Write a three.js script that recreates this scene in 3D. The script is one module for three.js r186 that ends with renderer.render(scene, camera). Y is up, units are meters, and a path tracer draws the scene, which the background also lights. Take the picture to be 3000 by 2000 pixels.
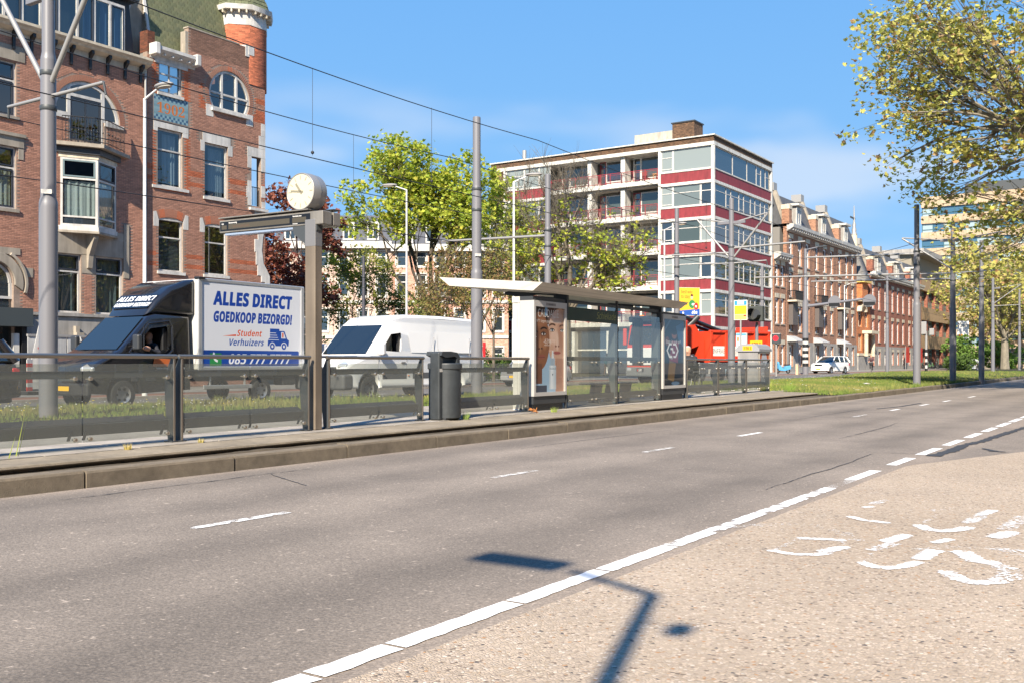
import * as THREE from 'three';
import { mergeGeometries, toCreasedNormals } from 'three/addons/utils/BufferGeometryUtils.js';
import { RoundedBoxGeometry } from 'three/addons/geometries/RoundedBoxGeometry.js';
import { MarchingCubes } from 'three/addons/objects/MarchingCubes.js';

// ---------- camera, sky, sun, exposure ----------
// world: x runs along the street, -z towards the houses, y up, metres
const scene = new THREE.Scene();
const camera = new THREE.PerspectiveCamera(37.84, 3000 / 2000, 0.1, 2500);
camera.position.set(0, 1.25, 0);
camera.rotation.set(0, -(Math.PI / 2 - 0.58921), 0);
camera.setViewOffset(3000, 2000, 0, -60, 3000, 2000);
const renderer = new THREE.WebGLRenderer({ antialias: true });
renderer.toneMapping = THREE.LinearToneMapping;
renderer.toneMappingExposure = 2.1;
renderer.shadowMap.enabled = true;
const SUN = new THREE.Vector3(-0.765, 0.588, 0.263).normalize();
const sun = new THREE.DirectionalLight(new THREE.Color(1.0, 0.90, 0.75), 5);
sun.position.copy(SUN).multiplyScalar(120).add(new THREE.Vector3(40, 0, -20));
sun.target.position.set(40, 0, -20);
sun.castShadow = true;
sun.shadow.radius = 1.2;
sun.shadow.mapSize.set(4096, 4096);
Object.assign(sun.shadow.camera, { left: -120, right: 120, top: 90, bottom: -60, near: 1, far: 400 });
scene.add(sun, sun.target);

function rng(seed) { let a = seed >>> 0; return () => { a = (a + 0x6d2b79f5) | 0; let t = Math.imul(a ^ (a >>> 15), 1 | a); t = (t + Math.imul(t ^ (t >>> 7), 61 | t)) ^ t; return ((t ^ (t >>> 14)) >>> 0) / 4294967296; }; }
function hash2(x, y, s) { let h = (Math.imul(x, 374761393) + Math.imul(y, 668265263) + Math.imul(s, 974711)) | 0; h = Math.imul(h ^ (h >>> 13), 1274126177); return ((h ^ (h >>> 16)) >>> 0) / 4294967296; }
function vnoise(x, y, px, py, s) { // tileable value noise, period px, py cells
  const xi = Math.floor(x), yi = Math.floor(y), fx = x - xi, fy = y - yi, u = fx * fx * (3 - 2 * fx), v = fy * fy * (3 - 2 * fy);
  const m = (a, p) => ((a % p) + p) % p, h = (a, b) => hash2(m(a, px), m(b, py), s);
  return (h(xi, yi) * (1 - u) + h(xi + 1, yi) * u) * (1 - v) + (h(xi, yi + 1) * (1 - u) + h(xi + 1, yi + 1) * u) * v;
}
function fbm(x, y, p, s, oct = 4) { let a = 0, w = 0.5, t = 0; for (let i = 0; i < oct; i++) { a += w * vnoise(x, y, p, p, s + i * 17); t += w; x *= 2; y *= 2; p *= 2; w *= 0.5; } return a / t; }
const lerp = (a, b, t) => a + (b - a) * t, clamp = (x, a = 0, b = 1) => Math.min(b, Math.max(a, x)), sstep = (a, b, x) => { const t = clamp((x - a) / (b - a)); return t * t * (3 - 2 * t); };

{ // clear spring sky with thin low cloud
  const W = 1024, H = 512, d = new Float32Array(W * H * 4);
  for (let j = 0; j < H; j++) {
    const el = (j + 0.5) / H * 180 - 90, e = Math.max(0, el);
    const t = Math.pow(clamp(e / 70), 0.5);
    const c = [lerp(0.185, 0.012, t), lerp(0.36, 0.118, t), lerp(0.525, 0.385, t)];
    const h = Math.exp(-e / 5.5); c[0] += 0.05 * h; c[1] += 0.03 * h; c[2] += 0.005 * h;
    for (let i = 0; i < W; i++) {
      const x = i / W * 24, n = fbm(x + 3.2, e * 0.30 + 5, 24, 51, 5), band = sstep(2.5, 7, e) * (1 - sstep(11, 17, e));
      const cl = sstep(0.56, 0.80, n) * band * 0.5;
      const o = (j * W + i) * 4, k = el < 0 ? 0.55 : 1;
      d[o] = lerp(c[0], 0.42, cl) * k; d[o + 1] = lerp(c[1], 0.44, cl) * k; d[o + 2] = lerp(c[2], 0.47, cl) * k; d[o + 3] = 1;
    }
  }
  const t = new THREE.DataTexture(d, W, H, THREE.RGBAFormat, THREE.FloatType);
  t.mapping = THREE.EquirectangularReflectionMapping; t.magFilter = THREE.LinearFilter; t.needsUpdate = true;
  scene.background = t; scene.environment = t;
}
// ---------- helpers ----------
const V = (x, y, z) => new THREE.Vector3(x, y, z), M4 = () => new THREE.Matrix4();
const P = (s, y, n) => V(s, y, -n);
const names = {};
function numbered(n) { const k = names[n] = (names[n] ?? -1) + 1; return k ? n + '_' + String(k).padStart(3, '0') : n; }
function metreUV(g) { // uv in metres from the face direction
  const p = g.attributes.position, n = p.count, uv = new Float32Array(n * 2), a = V(), b = V(), c = V(), e = V();
  for (let i = 0; i < n; i += 3) {
    a.fromBufferAttribute(p, i); b.fromBufferAttribute(p, i + 1); c.fromBufferAttribute(p, i + 2);
    e.copy(b).sub(a).cross(c.clone().sub(a)); const x = Math.abs(e.x), y = Math.abs(e.y), z = Math.abs(e.z);
    [a, b, c].forEach((q, k) => { const [s, t] = y >= x && y >= z ? [q.x, q.z] : x > z ? [q.z, q.y] : [q.x, q.y]; uv[(i + k) * 2] = s; uv[(i + k) * 2 + 1] = t; });
  }
  g.setAttribute('uv', new THREE.BufferAttribute(uv, 2)); return g;
}
function plain(geo, m) {
  const g = geo.index ? geo.toNonIndexed() : geo.clone();
  for (const k of Object.keys(g.attributes)) if (!['position', 'normal', 'uv', 'color'].includes(k)) g.deleteAttribute(k);
  if (!g.attributes.uv) g.setAttribute('uv', new THREE.BufferAttribute(new Float32Array(g.attributes.position.count * 2), 2));
  if (m) g.applyMatrix4(m); return g;
}
const Q = new THREE.Quaternion();
function along(p0, p1) { const d = p1.clone().sub(p0), L = d.length(); Q.setFromUnitVectors(V(0, 1, 0), d.normalize()); return [M4().compose(p0.clone().add(p1).multiplyScalar(0.5), Q.clone(), V(1, 1, 1)), L]; }
class MB {
  constructor() { this.g = []; }
  add(geo, m) { this.g.push(plain(geo, m)); return this; }
  box(cx, cy, cz, w, h, d, ry = 0, rx = 0, rz = 0) { return this.add(new THREE.BoxGeometry(w, h, d), M4().makeRotationFromEuler(new THREE.Euler(rx, ry, rz)).setPosition(cx, cy, cz)); }
  ab(x0, x1, y0, y1, z0, z1) { return this.box((x0 + x1) / 2, (y0 + y1) / 2, (z0 + z1) / 2, Math.abs(x1 - x0), Math.abs(y1 - y0), Math.abs(z1 - z0)); }
  rb(cx, cy, cz, w, h, d, r = 0.02, ry = 0, rx = 0, rz = 0, seg = 1) { return this.add(new RoundedBoxGeometry(w, h, d, seg, Math.min(r, w / 2.02, h / 2.02, d / 2.02)), M4().makeRotationFromEuler(new THREE.Euler(rx, ry, rz)).setPosition(cx, cy, cz)); }
  cyl(p0, p1, r0, r1 = r0, seg = 12, open = false) { const [m, L] = along(p0, p1); return this.add(new THREE.CylinderGeometry(r1, r0, L, seg, 1, open), m); }
  sph(c, r, sx = 1, sy = 1, sz = 1, seg = 10) { return this.add(new THREE.SphereGeometry(r, seg, Math.ceil(seg * 0.7)), M4().makeScale(sx, sy, sz).setPosition(c.x, c.y, c.z)); }
  tube(pts, r, seg = 8, n = 0) { return this.add(new THREE.TubeGeometry(new THREE.CatmullRomCurve3(pts), n || pts.length * 4, r, seg, false)); }
  lathe(pts, seg = 16, m) { return this.add(new THREE.LatheGeometry(pts.map((p) => new THREE.Vector2(p[0], p[1])), seg), m); }
  ext(pts, z0, z1, o = {}) { // polygon in x, y swept from z0 to z1
    const s = pts instanceof THREE.Shape ? pts : new THREE.Shape(pts.map((p) => new THREE.Vector2(p[0], p[1])));
    for (const h of o.holes ?? []) s.holes.push(h instanceof THREE.Path ? h : new THREE.Path(h.map((p) => new THREE.Vector2(p[0], p[1]))));
    const b = o.bevel ?? 0, g = new THREE.ExtrudeGeometry(s, { depth: z1 - z0 - 2 * b, bevelEnabled: b > 0, bevelSize: b, bevelThickness: b, bevelOffset: -b, bevelSegments: o.seg ?? 2, curveSegments: o.curve ?? 16 });
    g.translate(0, 0, z0 + b); return this.add(g, o.m);
  }
  poly(pts) { const c = pts.length, a = []; for (let i = 1; i < c - 1; i++) a.push(pts[0], pts[i], pts[i + 1]); const g = new THREE.BufferGeometry().setFromPoints(a); g.computeVertexNormals(); return this.add(g); }
  geo(keep) { const l = this.g; let g; if (l.some((x) => x.attributes.color)) l.forEach((x) => { if (!x.attributes.color) x.setAttribute('color', new THREE.BufferAttribute(new Float32Array(x.attributes.position.count * 3).fill(1), 3)); }); g = mergeGeometries(l); if (!g) throw new Error('merge'); return keep ? g : metreUV(g); }
  build(name, mat, parent, keep) { return mesh(name, this.geo(keep), mat, parent); }
}
function mesh(name, g, mat, parent) {
  const m = new THREE.Mesh(g, mat); m.castShadow = m.receiveShadow = true; m.name = parent ? name : numbered(name); (parent ?? scene).add(m); return m;
}
function tag(o, label, category, group, kind) { if (label) o.userData.label = label; if (category) o.userData.category = category; if (group) o.userData.group = group; if (kind) o.userData.kind = kind; return o; }
function thing(name, label, category, pos = V(0, 0, 0), ry = 0, group) { const o = new THREE.Group(); o.name = numbered(name); o.position.copy(pos); o.rotation.y = ry; scene.add(o); return tag(o, label, category, group); }
function structure(o, label) { o.userData.kind = 'structure'; if (label) o.userData.label = label; return o; }
function pane2(x0, x1, y0, y1, z) { const g = new THREE.PlaneGeometry(x1 - x0, y1 - y0); g.translate((x0 + x1) / 2, (y0 + y1) / 2, z); return g; }
function dup(o, pos, ry, label, group) { const c = o.clone(); c.userData = { ...o.userData }; c.name = numbered(o.name.replace(/_\d\d\d$/, '')); c.position.copy(pos); c.rotation.y = ry; if (label) c.userData.label = label; if (group) c.userData.group = group; scene.add(c); return c; }
// ---------- textures ----------
function tex(size, metres, fn, srgb = true, h = size) {
  const d = new Uint8Array(size * h * 4);
  for (let j = 0; j < h; j++) for (let i = 0; i < size; i++) { const c = fn(i / size, j / h, i, j), o = (j * size + i) * 4; for (let k = 0; k < 3; k++) d[o + k] = clamp(Array.isArray(c) ? c[k] : c) * 255; d[o + 3] = 255; }
  const t = new THREE.DataTexture(d, size, h); t.wrapS = t.wrapT = THREE.RepeatWrapping; t.magFilter = THREE.LinearFilter; t.generateMipmaps = false; if (srgb) t.colorSpace = THREE.SRGBColorSpace;
  t.repeat.set(1 / metres, 1 / metres); t.needsUpdate = true; return t;
}
function canvasTex(w, h, draw) { const c = document.createElement('canvas'); c.width = w; c.height = h; const x = c.getContext('2d'); draw(x, w, h); const t = new THREE.CanvasTexture(c); t.colorSpace = THREE.SRGBColorSpace; t.magFilter = THREE.LinearFilter; return t; }
const lin = (r, g, b) => new THREE.Color().setRGB(r, g, b);
function std(c, rough = 0.8, metal = 0, o = {}) { return new THREE.MeshPhysicalMaterial({ color: Array.isArray(c) ? lin(...c) : c, roughness: rough, metalness: metal, ...o }); }
// worn speckle used by many surfaces: values round 0.5..1, tint by material colour
const grime = tex(512, 2.2, (u, v, i, j) => { const a = fbm(u * 6, v * 6, 6, 3, 5), b = fbm(u * 40, v * 40, 40, 9, 3), k = 0.80 + 0.24 * (a - 0.5) + 0.14 * (b - 0.5) + 0.05 * (hash2(i, j, 5) - 0.5); return [k, k * 0.995, k * 0.985]; });
const fineBump = tex(512, 0.5, (u, v, i, j) => 0.5 + 0.5 * (fbm(u * 64, v * 64, 64, 21, 3) - 0.5) + 0.25 * (hash2(i, j, 8) - 0.5), false);
const streak = tex(512, 3, (u, v) => { const a = fbm(u * 30, v * 3, 30, 13, 4), b = fbm(u * 8, v * 8, 8, 29, 4), k = 0.86 + 0.20 * (a - 0.5) + 0.16 * (b - 0.5); return [k, k * 0.99, k * 0.97]; });
const asphaltTex = tex(1024, 2.6, (u, v, i, j) => { let k = 0.60 + 0.10 * (fbm(u * 5, v * 5, 5, 31, 4) - 0.5) + 0.15 * (vnoise(u * 260, v * 260, 260, 260, 33) - 0.5) + 0.15 * (hash2(i, j, 2) - 0.5); const st = vnoise(u * 120, v * 120, 120, 120, 41); if (st > 0.88) k += (st - 0.88) * 2.6; if (st < 0.08) k -= (0.08 - st) * 1.0; return [k, k * 0.965, k * 0.93]; });
const asphaltBump = tex(512, 1.3, (u, v, i, j) => 0.5 + 0.5 * (vnoise(u * 110, v * 110, 110, 110, 35) - 0.5) + 0.2 * (hash2(i, j, 7) - 0.5), false);
function cells(u, v, n, s) { const x = u * n, y = v * n, xi = Math.floor(x), yi = Math.floor(y); let d1 = 9, d2 = 9, id = 0; for (let a = -1; a < 2; a++) for (let b = -1; b < 2; b++) { const cx = xi + a, cy = yi + b, mx = ((cx % n) + n) % n, my = ((cy % n) + n) % n; const dx = cx + hash2(mx, my, s) - x, dy = cy + hash2(mx, my, s + 1) - y, d = dx * dx + dy * dy; if (d < d1) { d2 = d1; d1 = d; id = hash2(mx, my, s + 2); } else if (d < d2) d2 = d; } return [Math.sqrt(d1), Math.sqrt(d2), id]; }
const pebble = [], PB = 1024; for (let j = 0; j < PB; j++) for (let i = 0; i < PB; i++) { const [a, b, id] = cells(i / PB, j / PB, 96, 70); pebble.push([clamp((b - a) * 3.2), id]); }
const pebbleTex = tex(PB, 1.7, (u, v, i, j) => { const [e, id] = pebble[j * PB + i], r = (id * 7.31) % 1, pick = (id * 13.7) % 1; let c = pick < 0.60 ? [0.80, 0.74, 0.67] : pick < 0.80 ? [0.73, 0.67, 0.59] : pick < 0.90 ? [0.86, 0.82, 0.77] : pick < 0.955 ? [0.52, 0.47, 0.42] : pick < 0.985 ? [0.72, 0.57, 0.42] : [0.36, 0.35, 0.35]; const m = 0.70 + 0.06 * (fbm(u * 5, v * 5, 5, 77) - 0.5), t = e * (0.35 + 0.65 * ((id * 3.7) % 1 > 0.35 ? 1 : 0)); const k = 0.93 + 0.14 * r; return [lerp(m * 1.04, c[0] * k, t), lerp(m * 0.965, c[1] * k, t), lerp(m * 0.875, c[2] * k, t)]; });
const pebbleBump = tex(PB, 1.7, (u, v, i, j) => pebble[j * PB + i][0] * 0.8, false);
function brickTex(seed, base, var1, mortar) { const W = 1024, nb = 12, nr = 42; return tex(W, 2.64, (u, v, i, j) => { const r = Math.floor(v * nr), x = u * nb + (r % 2) * 0.5, bi = ((Math.floor(x) % nb) + nb) % nb, fx = x - Math.floor(x), fy = v * nr - r; const h = hash2(bi, r, seed), joint = fx < 0.05 || fx > 0.955 || fy < 0.13 || fy > 0.9; const k = 0.85 + 0.30 * h + 0.16 * (fbm(u * 60, v * 60, 60, seed + 4, 2) - 0.5) + 0.18 * (fbm(u * 4, v * 4, 4, seed + 9) - 0.5); return joint ? mortar.map((m) => m * (0.92 + 0.16 * fbm(u * 8, v * 8, 8, seed + 2))) : base.map((b, c) => b * k + var1[c] * (h - 0.5)); }); }
const grassTex = tex(512, 1.6, (u, v, i, j) => { const a = fbm(u * 6, v * 6, 6, 61, 4), b = vnoise(u * 150, v * 60, 150, 60, 63), k = 0.75 + 0.5 * (b - 0.5) + 0.5 * (a - 0.5); return [0.42 * k + 0.06 * a, 0.46 * k, 0.20 * k]; });
// ---------- materials ----------
const mat = {
  asphalt: std([0.68, 0.605, 0.52], 0.88, 0, { map: asphaltTex, bumpMap: asphaltBump, bumpScale: 0.004, vertexColors: true }),
  asphaltFar: std([0.42, 0.41, 0.40], 0.88, 0, { map: asphaltTex }),
  pebble: std([0.80, 0.745, 0.68], 0.9, 0, { map: pebbleTex, bumpMap: pebbleBump, bumpScale: 0.005, vertexColors: true }),
  concrete: std([0.50, 0.45, 0.39], 0.92, 0, { map: grime, bumpMap: fineBump, bumpScale: 0.003 }),
  kerb: std([0.27, 0.22, 0.16], 0.95, 0, { map: grime, bumpMap: fineBump, bumpScale: 0.006 }),
  dirt: std([0.15, 0.115, 0.075], 1, 0, { map: grime, bumpMap: fineBump, bumpScale: 0.012 }),
  pave: std([0.36, 0.335, 0.31], 0.9, 0, { map: grime }),
  redPave: std([0.34, 0.155, 0.105], 0.9, 0, { map: grime }),
  soil: std([0.22, 0.235, 0.085], 1, 0, { map: grassTex }),
  paint: std([0.86, 0.83, 0.78], 0.7, 0, { bumpMap: fineBump, bumpScale: 0.002 }),
  tar: std([0.045, 0.045, 0.047], 0.75),
  white: std([0.72, 0.71, 0.69], 0.6, 0, { map: streak }),
  whiteGloss: std([0.80, 0.80, 0.79], 0.35),
  cream: std([0.74, 0.66, 0.52], 0.65, 0, { map: streak }),
  stone: std([0.42, 0.375, 0.315], 0.9, 0, { map: streak }),
  greyStone: std([0.40, 0.385, 0.37], 0.9, 0, { map: streak }),
  poleGrey: std([0.165, 0.163, 0.176], 0.42, 0.0, { clearcoat: 0.25, clearcoatRoughness: 0.35 }),
  galv: std([0.33, 0.32, 0.305], 0.5, 0.35),
  steel: std([0.33, 0.285, 0.235], 0.32, 0.85),
  steelBright: std([0.62, 0.56, 0.47], 0.25, 0.9),
  darkMetal: std([0.035, 0.037, 0.04], 0.45),
  darkGrey: std([0.05, 0.056, 0.06], 0.5),
  slateBar: std([0.055, 0.056, 0.05], 0.6),
  black: std([0.015, 0.015, 0.016], 0.4),
  glass: new THREE.MeshPhysicalMaterial({ color: lin(0.60, 0.62, 0.57), roughness: 0, transmission: 0.86, thickness: 0, ior: 1.5 }),
  pane: new THREE.MeshPhysicalMaterial({ color: lin(0.5, 0.56, 0.58), roughness: 0, transmission: 1, thickness: 0, ior: 2.0 }),
  paneDark: std([0.022, 0.030, 0.036], 0.03, 0, { ior: 2.1 }),
  carGlass: std([0.012, 0.016, 0.018], 0.02, 0, { ior: 1.9 }),
  curtain: std([0.62, 0.64, 0.58], 1, 0, { side: THREE.DoubleSide }),
  room: std([0.20, 0.19, 0.175], 1),
  tyre: std([0.022, 0.022, 0.022], 0.85),
  rim: std([0.42, 0.42, 0.43], 0.35, 0.7),
  bark: std([0.20, 0.17, 0.13], 0.95, 0, { map: grime, bumpMap: fineBump, bumpScale: 0.02 }),
  barkPale: std([0.34, 0.30, 0.235], 0.95, 0, { map: grime, bumpMap: fineBump, bumpScale: 0.02 }),
  slate: std([0.115, 0.12, 0.135], 0.75, 0, { map: streak }),
  wood: std([0.13, 0.10, 0.075], 0.8, 0, { map: streak }),
  wire: std([0.02, 0.02, 0.022], 0.6),
  red: std([0.52, 0.03, 0.02], 0.45), yellow: std([0.85, 0.52, 0.02], 0.5), blue: std([0.03, 0.16, 0.42], 0.5), orange: std([0.60, 0.05, 0.018], 0.4, 0, { clearcoat: 0.4 }),
  amber: std([0.8, 0.22, 0.02], 0.3), lampRed: std([0.5, 0.01, 0.012], 0.2, 0, { clearcoat: 1 }), lampClear: std([0.62, 0.63, 0.64], 0.12, 0.4),
};
const PY = 0.265, PA = Math.atan(0.048), railN = (s) => 10.3 + (s - 7.9) * 0.048; // platform level, direction, railing line
// ---------- ground ----------
function sheet(name, pts, y, m, label) { // polygon of [s, n] at level y
  const sh = new THREE.Shape(pts.map((p) => new THREE.Vector2(p[0], p[1]))), g = plain(new THREE.ShapeGeometry(sh));
  g.rotateX(-Math.PI / 2); g.translate(0, y, 0); if (m.vertexColors) g.setAttribute('color', new THREE.BufferAttribute(new Float32Array(g.attributes.position.count * 3).fill(1), 3)); return structure(mesh(name, metreUV(g), m), label);
}
function strips(rows, y, colour) { // rows of equal length of [s, n, dy] -> grid geometry
  const a = [], c = [], put = (p) => { a.push(V(p[0], y + (p[2] ?? 0), -p[1])); if (colour) c.push(...colour(p[0], p[1])); };
  for (let i = 0; i + 1 < rows.length; i++) for (let j = 0; j + 1 < rows[i].length; j++) { const A = rows[i][j], B = rows[i + 1][j], C = rows[i + 1][j + 1], D = rows[i][j + 1]; [A, B, C, A, C, D].forEach(put); }
  const g = new THREE.BufferGeometry().setFromPoints(a); g.computeVertexNormals(); if (colour) g.setAttribute('color', new THREE.BufferAttribute(new Float32Array(c), 3)); return metreUV(plain(g));
}
sheet('ground', [[-300, -400], [1200, -400], [1200, 700], [-300, 700]], -0.03, mat.pave, 'wide grey paved ground beyond the street');
{
  const tone = (s, n) => { // wheel tracks: two polished bands per lane, dust by the kerb
    const w = [3.75, 5.3, 7.0, 8.35], t = w.reduce((a, c) => a + Math.exp(-(((n - c) / 0.36) ** 2)), 0), nz = fbm(s * 0.35 + 40, n * 1.3 + 40, 4096, 91, 4) - 0.5, n2 = fbm(s * 0.12 + 9, n * 0.9 + 3, 4096, 95, 3) - 0.5, dust = sstep(8.72, 9.1, n) * (n < 9.3 ? 1 : 0) + 0.5 * (1 - sstep(2.75, 3.1, n)) * (n > 2.6 ? 1 : 0);
    const k = 1.04 - 0.22 * t + 0.44 * nz + 0.3 * n2 + 0.22 * dust; return [k * (1 + 0.05 * dust), k, k * (1 - 0.04 * dust)];
  };
  const rows = []; for (let s = -14; s <= 200; s += s < 40 ? 0.5 : 2) { const r = []; for (let n = -16; n <= 9.2; n += n < 2 ? 1 : 0.2) r.push([s, n]); rows.push(r); }
  structure(mesh('road', strips(rows, 0, tone), mat.asphalt), 'worn grey asphalt carriageway in front of the tram stop');
  const edge = (s) => s < 12.65 ? 2.70 + 0.03 * (fbm(s * 1.7 + 8, 3, 999, 12, 3) - 0.5) : 2.70 - (s - 12.65) * 0.325;
  const pr = []; for (let s = -6; s <= 24; s += 0.25) { const r = []; for (let i = 0; i <= 40; i++) r.push([s, lerp(-16, edge(s), Math.pow(i / 40, 0.45))]); pr.push(r); }
  const stain = (s, n) => { const a = fbm(s * 0.55 + 20, n * 0.55 + 20, 4096, 101, 5) - 0.5, b = fbm(s * 2.1 + 70, n * 2.1 + 70, 4096, 103, 3) - 0.5, k = 1 + 0.26 * a + 0.14 * b; return [k, k * (1 + 0.03 * a), k * (1 + 0.09 * a)]; };
  structure(mesh('pavement', strips(pr, 0.005, stain), mat.pebble), 'pale exposed-aggregate bus bay beside the carriageway');
}
// painted lines: each dash is one painted mark
const worn = tex(512, 1.1, (u, v, i, j) => { const a = fbm(u * 9, v * 9, 9, 201, 5), b = hash2(i, j, 6); return a + 0.16 * (b - 0.5) > 0.40 ? 1 : 0; }, false);
const wornMore = tex(512, 1.3, (u, v, i, j) => { const a = fbm(u * 14, v * 14, 14, 211, 5), b = hash2(i, j, 16); return a + 0.5 * (b - 0.5) > 0.55 ? 1 : 0; }, false);
const paintWorn = std([0.84, 0.82, 0.79], 0.7, 0, { alphaMap: worn, alphaTest: 0.5 }), paintFaint = std([0.76, 0.73, 0.68], 0.75, 0, { alphaMap: wornMore, alphaTest: 0.5 });
const wornLane = tex(512, 1.2, (u, v, i, j) => { const a = fbm(u * 22, v * 22, 22, 231, 5), b = hash2(i, j, 26); return a + 0.35 * (b - 0.5) > 0.47 ? 1 : 0; }, false), paintLane = std([0.80, 0.78, 0.74], 0.75, 0, { alphaMap: wornLane, alphaTest: 0.5 });
const markings = structure(new THREE.Group()); markings.name = 'road_markings'; scene.add(markings);
function ribbon(pts, w, y, rough = 0.006) { const r = rng(Math.round((pts[0][0] + pts[0][1]) * 977)), L = []; let acc = []; for (let i = 0; i + 1 < pts.length; i++) { const k = Math.max(1, Math.ceil(Math.hypot(pts[i + 1][0] - pts[i][0], pts[i + 1][1] - pts[i][1]) / 0.07)); for (let q = 0; q < k; q++) acc.push([lerp(pts[i][0], pts[i + 1][0], q / k), lerp(pts[i][1], pts[i + 1][1], q / k)]); } acc.push(pts[pts.length - 1]);
  const ww = (i) => (typeof w === 'function' ? w(i / (acc.length - 1)) : w) / 2; acc.forEach((p, i) => { const a = acc[Math.max(0, i - 1)], b = acc[Math.min(acc.length - 1, i + 1)], dx = b[0] - a[0], dy = b[1] - a[1], l = Math.hypot(dx, dy) || 1, q = ww(i); L.push([[p[0] - dy / l * (q + rough * (r() - 0.5)), p[1] + dx / l * (q + rough * (r() - 0.5))], [p[0] + dy / l * (q + rough * (r() - 0.5)), p[1] - dx / l * (q + rough * (r() - 0.5))]]); }); return strips(L, y); }
const mark = (pts, w, m = mat.paint, y = 0.005, rough) => mesh('painted_line', ribbon(pts, w, y, rough), m, markings);
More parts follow.
